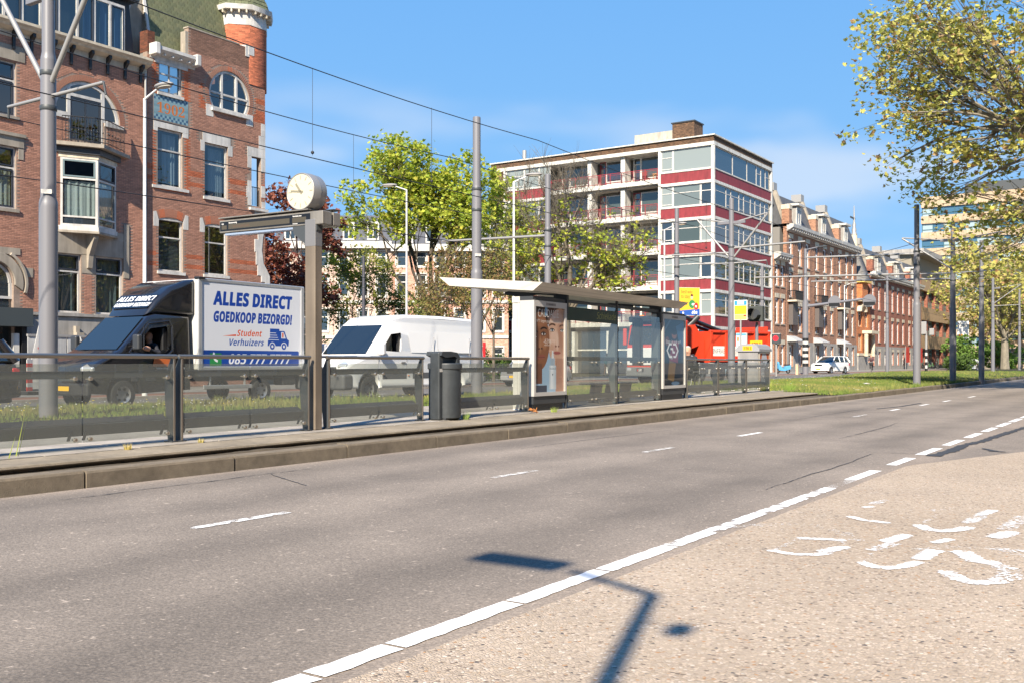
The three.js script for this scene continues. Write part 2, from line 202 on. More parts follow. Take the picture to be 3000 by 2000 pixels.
{
  const cuts = [1.2, 2.05, 2.852, 3.345, 4.302, 5.26, 6.222, 7.191, 7.99, 8.953, 9.992];
  cuts.slice(0, -1).forEach((a, i) => mark([[a + 0.012, 2.86], [cuts[i + 1] - 0.012, 2.86]], 0.125, i > 5 ? paintWorn : mat.paint, 0.005, 0.014));
  mark([[10.039, 2.86], [10.728, 2.86]], 0.11, paintFaint);
  for (const [a, b] of [[10.754, 11.852], [12.579, 13.663], [14.204, 15.431], [16.024, 17.279], [17.844, 19.044], [19.566, 20.863], [21.301, 22.722], [23.079, 24.501], [24.912, 26.291]]) mark([[a, 2.88], [b, 2.88]], 0.13);
  for (const [a, b, m] of [[4.873, 5.841, 2], [8.809, 9.688, 3], [12.496, 13.463, 3], [16.104, 17.147, 0], [23.24, 24.412, 1], [26.789, 27.737, 0], [30.36, 31.446, 0], [33.781, 34.921, 0], [38.371, 39.734, 0]]) mark([[a, 6.15], [b, 6.15]], 0.1, [mat.paint, paintFaint, paintLane, paintFaint][m]);
  // faded lettering of the bus bay
  const K = [
    [[[7.044,1.166], [6.792,1.042], [6.773,0.958]], 0.2, 0],
    [[[6.75,0.947], [6.622,0.836], [6.407,0.801], [6.222,0.836]], 0.2, 2],
    [[[6.222,0.836], [6.111,0.938], [6.16,1.035], [6.33,1.126]], 0.17, 0],
    [[[7.19,2.763], [7.488,2.556], [7.592,2.281], [7.33,1.996], [7.139,1.866]], 0.26, 1],
    [[[7.004,1.405], [7.228,1.25], [7.321,1.018], [7.159,0.822]], 0.26, 1],
    [[[7.267,1.011], [7.321,0.841]], 0.2, 2],
    [[[8.027,1.63], [7.857,1.536], [7.851,1.436], [7.987,1.342], [8.119,1.305]], 0.16, 0],
    [[[8.379,1.346], [8.769,1.324]], 0.16, 2],
    [[[8.873,1.329], [9.163,1.285]], 0.14, 0],
    [[[8.027,1.63], [8.672,1.629]], 0.12, 1],
    [[[6.331,1.62], [6.255,1.533], [6.26,1.45], [6.351,1.388], [6.536,1.344]], 0.13, 0],
    [[[6.693,1.351], [6.993,1.331]], 0.17, 0],
    [[[7.205,1.669], [7.509,1.622]], 0.16, 0],
    [[[6.825,1.672], [7.108,1.619]], 0.16, 2],
    [[[6.331,1.62], [6.672,1.635]], 0.14, 1],
    [[[7.334,1.378], [7.5,1.325]], 0.12, 0],
    [[[6.984,2.199], [7.029,2.072], [7.056,1.951]], 0.13, 0],
    [[[6.407,2.207], [6.365,2.06], [6.438,1.935], [6.522,1.895]], 0.12, 0],
    [[[6.596,1.925], [6.78,1.865]], 0.16, 0],
    [[[6.407,2.207], [6.712,2.212], [6.984,2.199]], 0.14, 1],
    [[[7.056,1.951], [6.785,1.857]], 0.14, 1],
    [[[8.163,2.178], [8.05,2.038], [8.022,1.88]], 0.12, 0],
    [[[8.772,2.225], [8.838,2.185]], 0.11, 0],
    [[[9.02,2.222], [9.307,2.181]], 0.13, 2],
    [[[8.832,1.726], [9.097,1.618]], 0.16, 1],
    [[[7.809,1.068], [8.063,1.008]], 0.2, 0],
    [[[8.224,1.057], [8.899,1.022]], 0.2, 2],
    [[[8.899,1.022], [9.437,0.963]], 0.2, 1],
  ];
  { // sprayed lettering: paint left on the high stones, thinning out towards the edges of each stroke
    let s0 = 1e9, s1 = -1e9, n0 = 1e9, n1 = -1e9; for (const [p] of K) for (const [s, n] of p) { s0 = Math.min(s0, s); s1 = Math.max(s1, s); n0 = Math.min(n0, n); n1 = Math.max(n1, n); } s0 -= 0.3; s1 += 0.3; n0 -= 0.3; n1 += 0.3;
    const seg = []; for (const [p, w, f] of K) for (let i = 0; i + 1 < p.length; i++) seg.push([...p[i], ...p[i + 1], w, f]); const TW = 1280, TH = Math.round(TW * (n1 - n0) / (s1 - s0)), d = new Uint8Array(TW * TH * 4);
    for (let j = 0; j < TH; j++) for (let i = 0; i < TW; i++) { const s = lerp(s0, s1, (i + 0.5) / TW), n = lerp(n0, n1, (j + 0.5) / TH); let c = 0; for (const [a, b, e, g, w, f] of seg) { const dx = e - a, dy = g - b, q = clamp(((s - a) * dx + (n - b) * dy) / (dx * dx + dy * dy)), r = Math.hypot(s - a - q * dx, n - b - q * dy) / (w * 0.5); const v = f === 1 ? 0.45 * (1 - sstep(0.1, 1.3, r)) : f === 2 ? 0.56 * (1 - sstep(0.4, 1.3, r)) : 0.36 * (1 - sstep(0.45, 1.0, r)) + 0.34 * (1 - sstep(0.4, 1.8, r)); if (v > c) c = v; } const gr = 0.55 * fbm(s * 60, n * 60, 4096, 301, 2) + 0.25 * fbm(s * 9, n * 9, 4096, 305, 3) + 0.2 * hash2(i, j, 9), o = (j * TW + i) * 4, k = c > gr + 0.08 ? 255 : 0; d[o] = d[o + 1] = d[o + 2] = k; d[o + 3] = 255; }
    const am = new THREE.DataTexture(d, TW, TH); am.magFilter = THREE.LinearFilter; am.needsUpdate = true; const g = new THREE.PlaneGeometry(s1 - s0, n1 - n0); g.rotateX(-Math.PI / 2); g.translate((s0 + s1) / 2, 0.009, -(n0 + n1) / 2); mesh('bus_lettering', g, std([0.76, 0.735, 0.70], 0.8, 0, { alphaMap: am, alphaTest: 0.5 }), markings);
  }
  // tar over the cracks
  const tar = structure(new THREE.Group()); tar.name = 'tar_seams'; scene.add(tar);
  const seam = (pts, w) => mesh('tar_seam', ribbon(pts, w, 0.006, 0.05), mat.tar, tar);
  seam([[14.081,2.707], [15.106,2.638], [16.277,2.651], [17.198,2.553], [18.72,2.513], [21.475,2.407], [25.53,2.309]], (t) => 0.17 * (1 - 0.5 * t) * (0.7 + 0.5 * fbm(t * 30, 1, 99, 3, 2)));
  seam([[15.782,2.325], [15.322,2.122], [15.298,1.968]], (t) => 0.05 + 0.06 * Math.sin(t * 3));
  { const r = rng(71); for (const [s0, n0, L, dir] of [[9.5, 3.35, 4.5, 0.02], [12, 7.9, 6, -0.03], [16.5, 4.6, 5, 0.05], [5.2, 8.4, 3.2, 0.03], [21, 6.9, 7, 0.02], [7.2, 7.3, 1.2, 1.1], [14.2, 3.5, 1.0, -1.2]]) { const p = []; let n = n0, a = dir; for (let i = 0; i <= 14; i++) { p.push([s0 + Math.cos(a) * L * i / 14, n]); n += Math.sin(a) * L / 14 + (r() - 0.5) * 0.06; } const k = mesh('crack', ribbon(p, (t) => 0.006 + 0.012 * Math.sin(t * 3.1), 0.005, 0.012), mat.tar, tar); } }
  seam([[27.552,6.675], [29.41,6.475], [32.208,6.495]], () => 0.10);
}
// kerb of the platform side: one stone after another
{
  const kerb = structure(new THREE.Group(), 'weathered concrete kerb along the tram stop and lawn'); kerb.name = 'kerb'; scene.add(kerb);
  const L = 1.9, prof = [[0, -0.1], [0, 0.13], [0.012, 0.152], [0.035, 0.16], [0.2, 0.16], [0.2, -0.1]], r = rng(5), gs = [0, 1, 2, 3].map((q) => { const m = new MB().ext(prof.map((p) => [p[0], p[1] * (1 + 0.02 * q)]), 0, L - 0.022, {}); const g = m.geo(); g.rotateY(Math.PI / 2); return g; });
  const kn = (s) => 9.12 + (s > 33 ? (s - 33) * 0.012 : 0);
  for (let s = 5.93 - 4 * L, i = 0; s < 118; s += L, i++) { const k = mesh('kerb_stone', gs[i % 4], mat.kerb, kerb); k.position.set(s + 0.011, (r() - 0.5) * 0.012, -kn(s) - (r() - 0.5) * 0.012); k.rotation.y = (r() - 0.5) * 0.006; }
}
// tram platform: ledge, nose, paving
const nose = (s) => 9.44 + (s - 5) * 0.016;
{
  const plat = structure(new THREE.Group(), 'concrete tram platform with a raised edge'); plat.name = 'platform'; scene.add(plat);
  const S0 = -6, S1 = 33.0, cols = 140, prof = (s, k) => { const e = nose(s) + 0.008 * (fbm(s * 2, k, 999, 44, 3) - 0.5), rn = railN(s); return [[9.32, 0.135], [e + 0.07, 0.14], [e + 0.085, 0.196], [e + 0.004, 0.196], [e - 0.004, 0.208], [e, 0.228], [e + 0.02, 0.237], [lerp(e, rn, 0.45), 0.248], [rn - 0.28, 0.256]]; };
  const rows = []; for (let i = 0; i <= cols; i++) { const s = lerp(S0, S1, i / cols); rows.push(prof(s, i)); }
  const a = []; for (let i = 0; i < cols; i++) { const s0 = lerp(S0, S1, i / cols), s1 = lerp(S0, S1, (i + 1) / cols); for (let j = 1; j + 1 < rows[0].length; j++) { const A = rows[i][j], B = rows[i + 1][j], C = rows[i + 1][j + 1], D = rows[i][j + 1], q = (p, s) => V(s, p[1], -p[0]); a.push(q(A, s0), q(B, s1), q(C, s1), q(A, s0), q(C, s1), q(D, s0)); } }
  const g = new THREE.BufferGeometry().setFromPoints(a); g.computeVertexNormals(); mesh('edge_beam', metreUV(plain(g)), std([0.40, 0.335, 0.25], 0.95, 0, { map: grime, bumpMap: fineBump, bumpScale: 0.006 }), plat);
  const end = new MB(); end.ext([[9.34, 0], ...rows[cols].slice(1), [rows[cols][8][0], 0]], 0, 0.04); const eg = end.geo(); eg.rotateY(Math.PI / 2); eg.translate(S1 - 0.02, 0, 0); mesh('end_face', eg, mat.kerb, plat);
  // paving slabs behind the edge beam, 1.2 m units with open joints
  const r = rng(17), slabs = [[0, 1.15], [1.15, 2.3], [2.3, 3.55]], base = [];
  for (let s = S0; s < 34.6; s += 1.2) for (const [a0, a1] of slabs) { const n0 = railN(s) - 0.26 + a0, m = new MB().rb(0.595, -0.03, -(a1 - a0) / 2 + 0.004, 1.188, 0.06, a1 - a0 - 0.012, 0.006); const k = mesh('paving_slab', m.geo(), [mat.concrete, mat.concrete2 ??= std([0.46, 0.415, 0.36], 0.92, 0, { map: grime }), mat.concrete3 ??= std([0.53, 0.475, 0.41], 0.92, 0, { map: grime })][Math.floor(r() * 3)], plat); k.position.set(s, PY + (r() - 0.5) * 0.004, -n0); k.rotation.y = PA; }
  const under = []; for (const s of [S0, 34.7]) under.push([[s, railN(s) - 0.28], [s, railN(s) + 3.3]]);
  mesh('bedding', strips(under, 0.235), mat.dirt, plat);
  const back = new MB(); back.box(14.2, 0.15, -(railN(14.2) + 3.42), 41, 0.2, 0.16, PA); back.build('rear_kerb', mat.kerb, plat);
  mesh('dirt_strip', (() => { const R = []; for (let i = 0; i <= 300; i++) { const s = lerp(S0, 33, i / 300), w = fbm(s * 3, 5, 999, 61, 4), w2 = fbm(s * 1.1, 8, 999, 65, 3); R.push([[s, 9.27, 0], [s, 9.33, 0.008 + 0.03 * w * w2], [s, 9.39, 0.004 + 0.05 * w * w2], [s, nose(s) + 0.09, 0.012]]); } return strips(R, 0.145); })(), mat.dirt, plat);
}
// lawn between the tracks and the far carriageway
const farEdge = (() => { const p = [[-40, 20.6], [12, 20.5], [15, 19.6], [19, 17.5], [22, 16.9], [26, 17.2], [31, 20.2], [36, 20.9], [46, 19.8], [57.5, 18.6], [70, 19.5], [82, 22.5], [96, 24.6], [106, 25], [118, 21.8], [260, 22]]; return (s) => { for (let i = 0; i + 1 < p.length; i++) if (s <= p[i + 1][0]) return lerp(p[i][1], p[i + 1][1], sstep(p[i][0], p[i + 1][0], s)); return 22; }; })();
const nearEdge = (s) => s < 33.2 ? railN(s) + 3.5 : s < 36.5 ? lerp(railN(s) + 0.3, 9.33, sstep(33.2, 33.6, s)) : 9.33 + (s - 36.5) * 0.012;
const lawnY = (s, n) => { const t = clamp((n - nearEdge(s)) / Math.max(0.5, farEdge(s) - nearEdge(s))); return lerp(0.165, 0.30, sstep(0, 0.3, t)) - 0.12 * sstep(0.86, 1, t) + 0.07 * (fbm(s * 0.35 + 7, n * 0.35 + 7, 999, 71, 3) - 0.5) * Math.sin(Math.PI * t); };
{
  const rows = []; for (let s = -30; s <= 240; s += s < 110 ? 0.8 : 4) { const r = [], a = nearEdge(s), b = farEdge(s); for (let i = 0; i <= 18; i++) { const n = lerp(a, b, i / 18); r.push([s, n, lawnY(s, n)]); } rows.push(r); }
  structure(mesh('lawn', strips(rows, 0), mat.soil), 'mown grass verge with the tram line');
  const r = rng(33), blade = []; for (let i = 0; i < 9; i++) { const a = r() * 6.28, l = 0.6 + 0.5 * r(), b = r() * 6.28, q = 0.25 * r(), x = q * Math.cos(b), z = q * Math.sin(b), t = 0.28 * r(); blade.push(V(x - 0.045 * Math.cos(a), 0, z - 0.045 * Math.sin(a)), V(x + 0.045 * Math.cos(a), 0, z + 0.045 * Math.sin(a)), V(x + t * Math.cos(b + 1), l, z + t * Math.sin(b + 1))); }
  const bg = new THREE.BufferGeometry().setFromPoints(blade); bg.computeVertexNormals();
  const spots = []; const put = (k, s0, s1, n0, n1, h0, h1) => { for (let i = 0; i < k; i++) { const s = lerp(s0, s1, r()), a = n0 ?? nearEdge(s), b = n1 ?? farEdge(s), n = lerp(a, b, r()); if (n < nearEdge(s) + 0.02 || n > farEdge(s)) continue; spots.push([s, n, lerp(h0, h1, r() * r())]); } };
  put(16000, 4, 33, null, null, 0.06, 0.15); put(26000, 33.4, 60, null, null, 0.06, 0.16); put(9000, 60, 115, null, null, 0.08, 0.18); put(1500, 34, 60, 9.3, 9.75, 0.1, 0.26); put(900, 14, 27, 16.2, 20, 0.12, 0.3);
  const im = new THREE.InstancedMesh(bg, std([0.9, 0.9, 0.9], 0.9, 0, { side: THREE.DoubleSide }), spots.length), m = M4(), c = new THREE.Color();
  spots.forEach(([s, n, h], i) => { Q.setFromAxisAngle(V(0, 1, 0), r() * 6.28); m.compose(P(s, lawnY(s, n) - 0.01, n), Q, V(h * 1.1, h, h * 1.1)); im.setMatrixAt(i, m); const y = fbm(s * 0.4 + 3, n * 0.4 + 3, 999, 81, 3), q = r(); const dry = clamp((y - 0.42) * 2.2) * 0.6 + (q > 0.9 ? 0.5 : 0); c.setRGB(lerp(0.14, 0.36, dry) * (0.8 + 0.4 * q), lerp(0.20, 0.29, dry) * (0.8 + 0.4 * q), lerp(0.035, 0.11, dry)); im.setColorAt(i, c); });
  im.name = 'grass'; im.castShadow = im.receiveShadow = true; tag(im, 'short spring grass covering the verge', 'grass', null, 'stuff'); scene.add(im);
  // daisies and dandelions
  const f = new THREE.InstancedMesh(new THREE.SphereGeometry(1, 6, 4), std([1, 1, 1], 0.8), 420); for (let i = 0; i < 420; i++) { const left = i < 200, s = left ? lerp(9, 20, r()) : lerp(34, 70, r()), n = left ? lerp(16, 20, r()) : lerp(9.8, 19, r()), y = lawnY(s, n) + 0.08 + 0.06 * r(), k = 0.010 + 0.008 * r(); m.makeScale(k, k * 0.5, k).setPosition(s, y, -n); f.setMatrixAt(i, m); c.setRGB(...(r() < 0.6 ? [0.8, 0.8, 0.75] : [0.8, 0.6, 0.03])); f.setColorAt(i, c); }
  f.name = 'meadow_flowers'; tag(f, 'tiny white and yellow flowers dotting the grass', 'flowers', null, 'stuff'); scene.add(f);
  // far carriageway, cycle path, pavement
  const cr = []; for (let s = -60; s <= 260; s += 2) cr.push([[s, farEdge(s) - 0.3], [s, 26.7]]);
  structure(mesh('far_road', strips(cr, 0.12), mat.asphaltFar), 'asphalt carriageway beyond the tram line');
  const fk = []; for (let s = -30; s <= 240; s += 0.5) { const e = farEdge(s); fk.push([[s, e - 0.14, 0.21], [s, e, 0.21], [s, e + 0.015, 0.12]]); } structure(mesh('median_kerb', strips(fk, 0), mat.concrete), 'concrete kerb of the lawn');
  sheet('cycle_path', [[-60, 26.95], [260, 26.95], [260, 29.6], [-60, 29.6]], 0.165, mat.redPave, 'red asphalt cycle path');
  sheet('far_pavement', [[-60, 29.6], [260, 29.6], [260, 36.6], [-60, 36.6]], 0.175, mat.pave, 'grey paved footway in front of the houses');
  const k2 = new MB(); k2.ab(-60, 260, 0, 0.2, -26.95, -26.7); structure(k2.build('far_kerb', mat.concrete), 'kerb between far carriageway and cycle path');
  for (const [a, b, n] of [[11.763, 12.698, 21.2], [24.2, 27, 23.4], [52, 55, 20.4], [60, 63, 20.4], [68, 71, 21], [76, 79, 23.8], [84, 87, 25.0]]) mark([[a, n], [b, n]], 0.13, mat.paint, 0.127);
  sheet('square', [[33.5, 36.6], [87, 36.6], [87, 90], [33.5, 90]], 0.1, mat.soil, 'planted square between the houses');
}
// ---------- railings of the tram stop ----------
function railing(s0, s1, label, pos) {
  const L = (s1 - s0) * Math.hypot(1, 0.048), t = thing('glass_railing', label, 'railing', P(s0, PY, railN(s0)), PA, 'glass railings along the tram stop');
  // local: x along, y up, z towards the road
  const post = (x) => { const g = new MB(); g.ext([[0.0, 0], [0.09, 0], [0.10, 0.12], [0.145, 0.5], [0.15, 0.78], [0.09, 0.93], [0.03, 1.05], [0, 1.05]].map(([a, b]) => [-a, b]), -0.012, 0.012); const q = g.geo(); q.rotateY(-Math.PI / 2); q.translate(x, 0, 0); const p = mesh('post', q, mat.darkGrey, t); new MB().rb(x, 0.525, 0.012, 0.028, 1.05, 0.02, 0.006).build('post_cap', mat.steel, p); new MB().rb(x, 0.008, -0.04, 0.11, 0.016, 0.15, 0.004).build('base_plate', mat.darkMetal, p); };
  post(0.03); post(L - 0.03);
  const h = new MB().cyl(V(-0.01, 1.055, 0), V(L + 0.01, 1.055, 0), 0.028, 0.028, 14); h.build('handrail', mat.steel, t);
  new MB().rb(L / 2, 0.842, -0.075, L - 0.07, 0.085, 0.05, 0.008).build('leaning_rail', mat.slateBar, t);
  const low = new MB(); low.rb(L / 2, 0.215, -0.10, L - 0.07, 0.13, 0.045, 0.006); low.rb(L / 2, 0.31, -0.155, L - 0.07, 0.10, 0.012, 0.004, 0, -0.95); low.build('low_rail', mat.slateBar, t);
  for (const [a, b] of [[0.05, L / 2 - 0.006], [L / 2 + 0.006, L - 0.05]]) {
    const p = mesh('glass_pane', pane2(a, b, 0.085, 0.965, 0.013), mat.glass, t); tag(p, 'clear glass pane');
    for (const x of [a + 0.09, b - 0.09]) { const k = new MB(); k.cyl(V(x, 0.8, -0.06), V(x, 0.8, 0.035), 0.011); k.cyl(V(x, 0.8, 0.016), V(x, 0.8, 0.04), 0.026, 0.022, 14); k.build('clamp', mat.steelBright, t); const q = new MB(); q.cyl(V(x, 0.118, -0.03), V(x, 0.118, 0.04), 0.011); q.cyl(V(x, 0.118, 0.016), V(x, 0.118, 0.04), 0.026, 0.022, 14); q.build('clamp', mat.steelBright, t); new MB().box(x - 0.012, 0.16, -0.06, 0.035, 0.13, 0.012, 0, 0.45).build('bracket', mat.darkMetal, t); }
  }
  return t;
}
railing(5.30, 7.92, 'glass railing section at the left edge, in front of the grey pole');
railing(7.98, 10.32, 'glass railing section between the left one and the clock column');
railing(10.70, 13.09, 'glass railing section right of the clock column, in front of the white van');
railing(14.02, 16.62, 'glass railing section between the litter bin and the bus shelter');
railing(25.22, 27.72, 'glass railing section touching the right end of the shelter');
railing(27.78, 30.36, 'glass railing section in front of the seated person');
railing(30.42, 32.9, 'glass railing section ending at the grey cabinet');
// ---------- clock column ----------
{
  const o = thing('clock_column', 'square platform column with departure display and round double-faced clock', 'clock', P(10.42, PY, 10.50), PA);
  const tan = std([0.25, 0.205, 0.16], 0.5, 0.15, { map: streak });
  new MB().rb(0.07, 1.36, 0, 0.15, 2.72, 0.2, 0.012).build('column', tan, o);
  new MB().rb(0.07, 2.86, 0, 0.156, 0.40, 0.206, 0.012).build('column_head', std([0.17, 0.167, 0.17], 0.45, 0.15), o);
  const br = new MB().ext([[0.1, 2.60], [0.13, 2.72], [0.34, 2.87], [0.36, 3.0], [-0.12, 3.0], [-0.12, 2.9]], -0.06, 0.06), bg = br.geo(); bg.rotateY(Math.PI / 2); bg.translate(0.07, 0, 0); mesh('bracket', bg, mat.darkGrey, o);
  // display box: runs across the platform (local -z is away from the road)
  const body = std([0.27, 0.255, 0.235], 0.45, 0.2, { map: streak });
  const d = new MB().rb(0.10, 3.075, -0.82, 0.20, 0.20, 2.12, 0.015).build('display', body, o); tag(d, 'long departure display');
  new MB().rb(0.32, 3.075, -0.72, 0.16, 0.20, 1.9, 0.015).build('rear_display', body, o);
  new MB().rb(0.08, 3.205, -0.95, 0.22, 0.02, 1.85, 0.006).build('cover', body, o); new MB().rb(0.33, 3.215, -0.72, 0.18, 0.016, 1.9, 0.006).build('cover', mat.darkMetal, o);
  new MB().box(0.08, 2.955, -1.05, 0.12, 0.03, 1.45).build('light_strip', std([0.5, 0.55, 0.62], 0.2, 0.6), o);
  const scr = canvasTex(1024, 80, (x, w, h) => { x.fillStyle = '#191614'; x.fillRect(0, 0, w, h); x.fillStyle = '#4b4436'; x.fillRect(18, 32, 62, 34); x.fillRect(100, 24, 700, 42); x.fillRect(830, 24, 150, 42); x.fillStyle = '#f2f0ea'; x.font = 'bold 16px sans-serif'; x.fillText('Lijn', 18, 24); x.fillText('Bestemming', 104, 19); x.fillText('Vertrek over', 834, 19); x.font = 'bold 13px sans-serif'; x.fillText('minuten', 834, 78); x.fillStyle = '#7d4a2a'; for (let i = 0; i < 60; i++) x.fillRect(150 + i * 3.4, 36 + (i * 7) % 18, 2, 4); });
  const sg = new THREE.PlaneGeometry(1.86, 0.145); sg.rotateY(-Math.PI / 2); sg.translate(-0.003, 3.075, -0.93); mesh('screen', sg, std([1, 1, 1], 0.18, 0, { map: scr }), d);
  // clock drum
  const R = 0.275, cy = 3.475, cz = -0.17, drum = std([0.33, 0.32, 0.305], 0.4, 0.45), mx = M4().makeRotationZ(Math.PI / 2).setPosition(0, 0, 0);
  const c = new MB().lathe([[0, -0.13], [R - 0.02, -0.13], [R, -0.12], [R, -0.02], [R + 0.006, -0.015], [R + 0.006, 0.015], [R, 0.02], [R, 0.12], [R - 0.02, 0.13], [0, 0.13]], 48, M4().makeTranslation(0.11, cy, cz).multiply(mx)).build('clock', drum, o);
  for (const [sgn, nm] of [[-1, 'clock_face'], [1, 'clock_face']]) {
    const face = new MB().cyl(V(0.11 + sgn * 0.128, cy, cz), V(0.11 + sgn * 0.134, cy, cz), R - 0.018, R - 0.018, 48).build(nm, std([0.52, 0.48, 0.36], 0.4), c);
    new MB().add(new THREE.TorusGeometry(R - 0.012, 0.010, 8, 48), M4().makeRotationY(Math.PI / 2).setPosition(0.11 + sgn * 0.132, cy, cz)).build('rim', drum, c);
    const tk = new MB(); for (let i = 0; i < 12; i++) { const a = i * Math.PI / 6; tk.box(0.11 + sgn * 0.136, cy + Math.cos(a) * 0.205, cz - sgn * Math.sin(a) * 0.205, 0.003, 0.06, 0.014, 0, -sgn * a); } tk.build('hour_marks', std([0.30, 0.28, 0.21], 0.6), c);
    const hand = (ang, len, w) => new MB().box(0.11 + sgn * 0.139, cy + Math.cos(ang) * len * 0.36, cz - sgn * Math.sin(ang) * len * 0.36, 0.003, len * 1.25, w, 0, -sgn * ang).build('hand', std([0.22, 0.20, 0.14], 0.5), c);
    hand((10.77 / 12) * 2 * Math.PI, 0.15, 0.034); hand((46 / 60) * 2 * Math.PI, 0.19, 0.026);
  }
  new MB().rb(0.09, 3.2, -0.1, 0.12, 0.12, 0.12, 0.01).build('neck', mat.darkGrey, o);
}
// ---------- litter bin ----------
{
  const o = thing('litter_bin', 'tall dark grey litter bin with a curved hood beside the railing', 'bin', P(13.30, PY, 10.50), PA), grey = std([0.05, 0.058, 0.065], 0.5, 0, { map: grime }), g2 = std([0.04, 0.047, 0.053], 0.5, 0, { map: grime });
  const oval = (w, d, k = 18) => { const s = new THREE.Shape(); s.moveTo(-w, -d); s.lineTo(w, -d); s.lineTo(w, d * 0.4); s.absarc(0, d * 0.4, w, 0, Math.PI, false); return s; };
  const b = new MB().ext(oval(0.235, 0.16), 0, 0.90, { bevel: 0.012, m: M4().makeRotationX(-Math.PI / 2).premultiply(M4().makeRotationY(Math.PI)).premultiply(M4().makeTranslation(0.33, 0.03, 0)) }); b.build('body', grey, o);
  new MB().rb(0.33, 0.46, 0.231, 0.30, 0.70, 0.02, 0.01).build('door', g2, o);
  new MB().ext(oval(0.25, 0.175), 0, 0.11, { bevel: 0.02, m: M4().makeRotationX(-Math.PI / 2).premultiply(M4().makeRotationY(Math.PI)).premultiply(M4().makeTranslation(0.33, 0.86, 0)) }).build('rim', grey, o);
  new MB().rb(0.075, 0.58, 0.02, 0.13, 1.16, 0.20, 0.03, 0, 0, 0, 3).build('post', grey, o);
  const hood = new MB().ext([[0.02, 1.10], [0.04, 1.165], [0.30, 1.17], [0.50, 1.15], [0.57, 1.08], [0.575, 0.93], [0.50, 0.93], [0.49, 1.05], [0.42, 1.085], [0.16, 1.06]], -0.16, 0.16); hood.build('hood', grey, o);
  new MB().rb(0.60, 0.50, -0.02, 0.06, 0.98, 0.26, 0.02).build('back_plate', mat.darkMetal, o);
  new MB().ab(0.02, 0.115, 0.82, 0.875, 0.121, 0.1225).build('sticker', mat.white, o);
  new MB().rb(0.33, 0.02, 0, 0.44, 0.04, 0.36, 0.01).build('foot', mat.darkMetal, o);
}
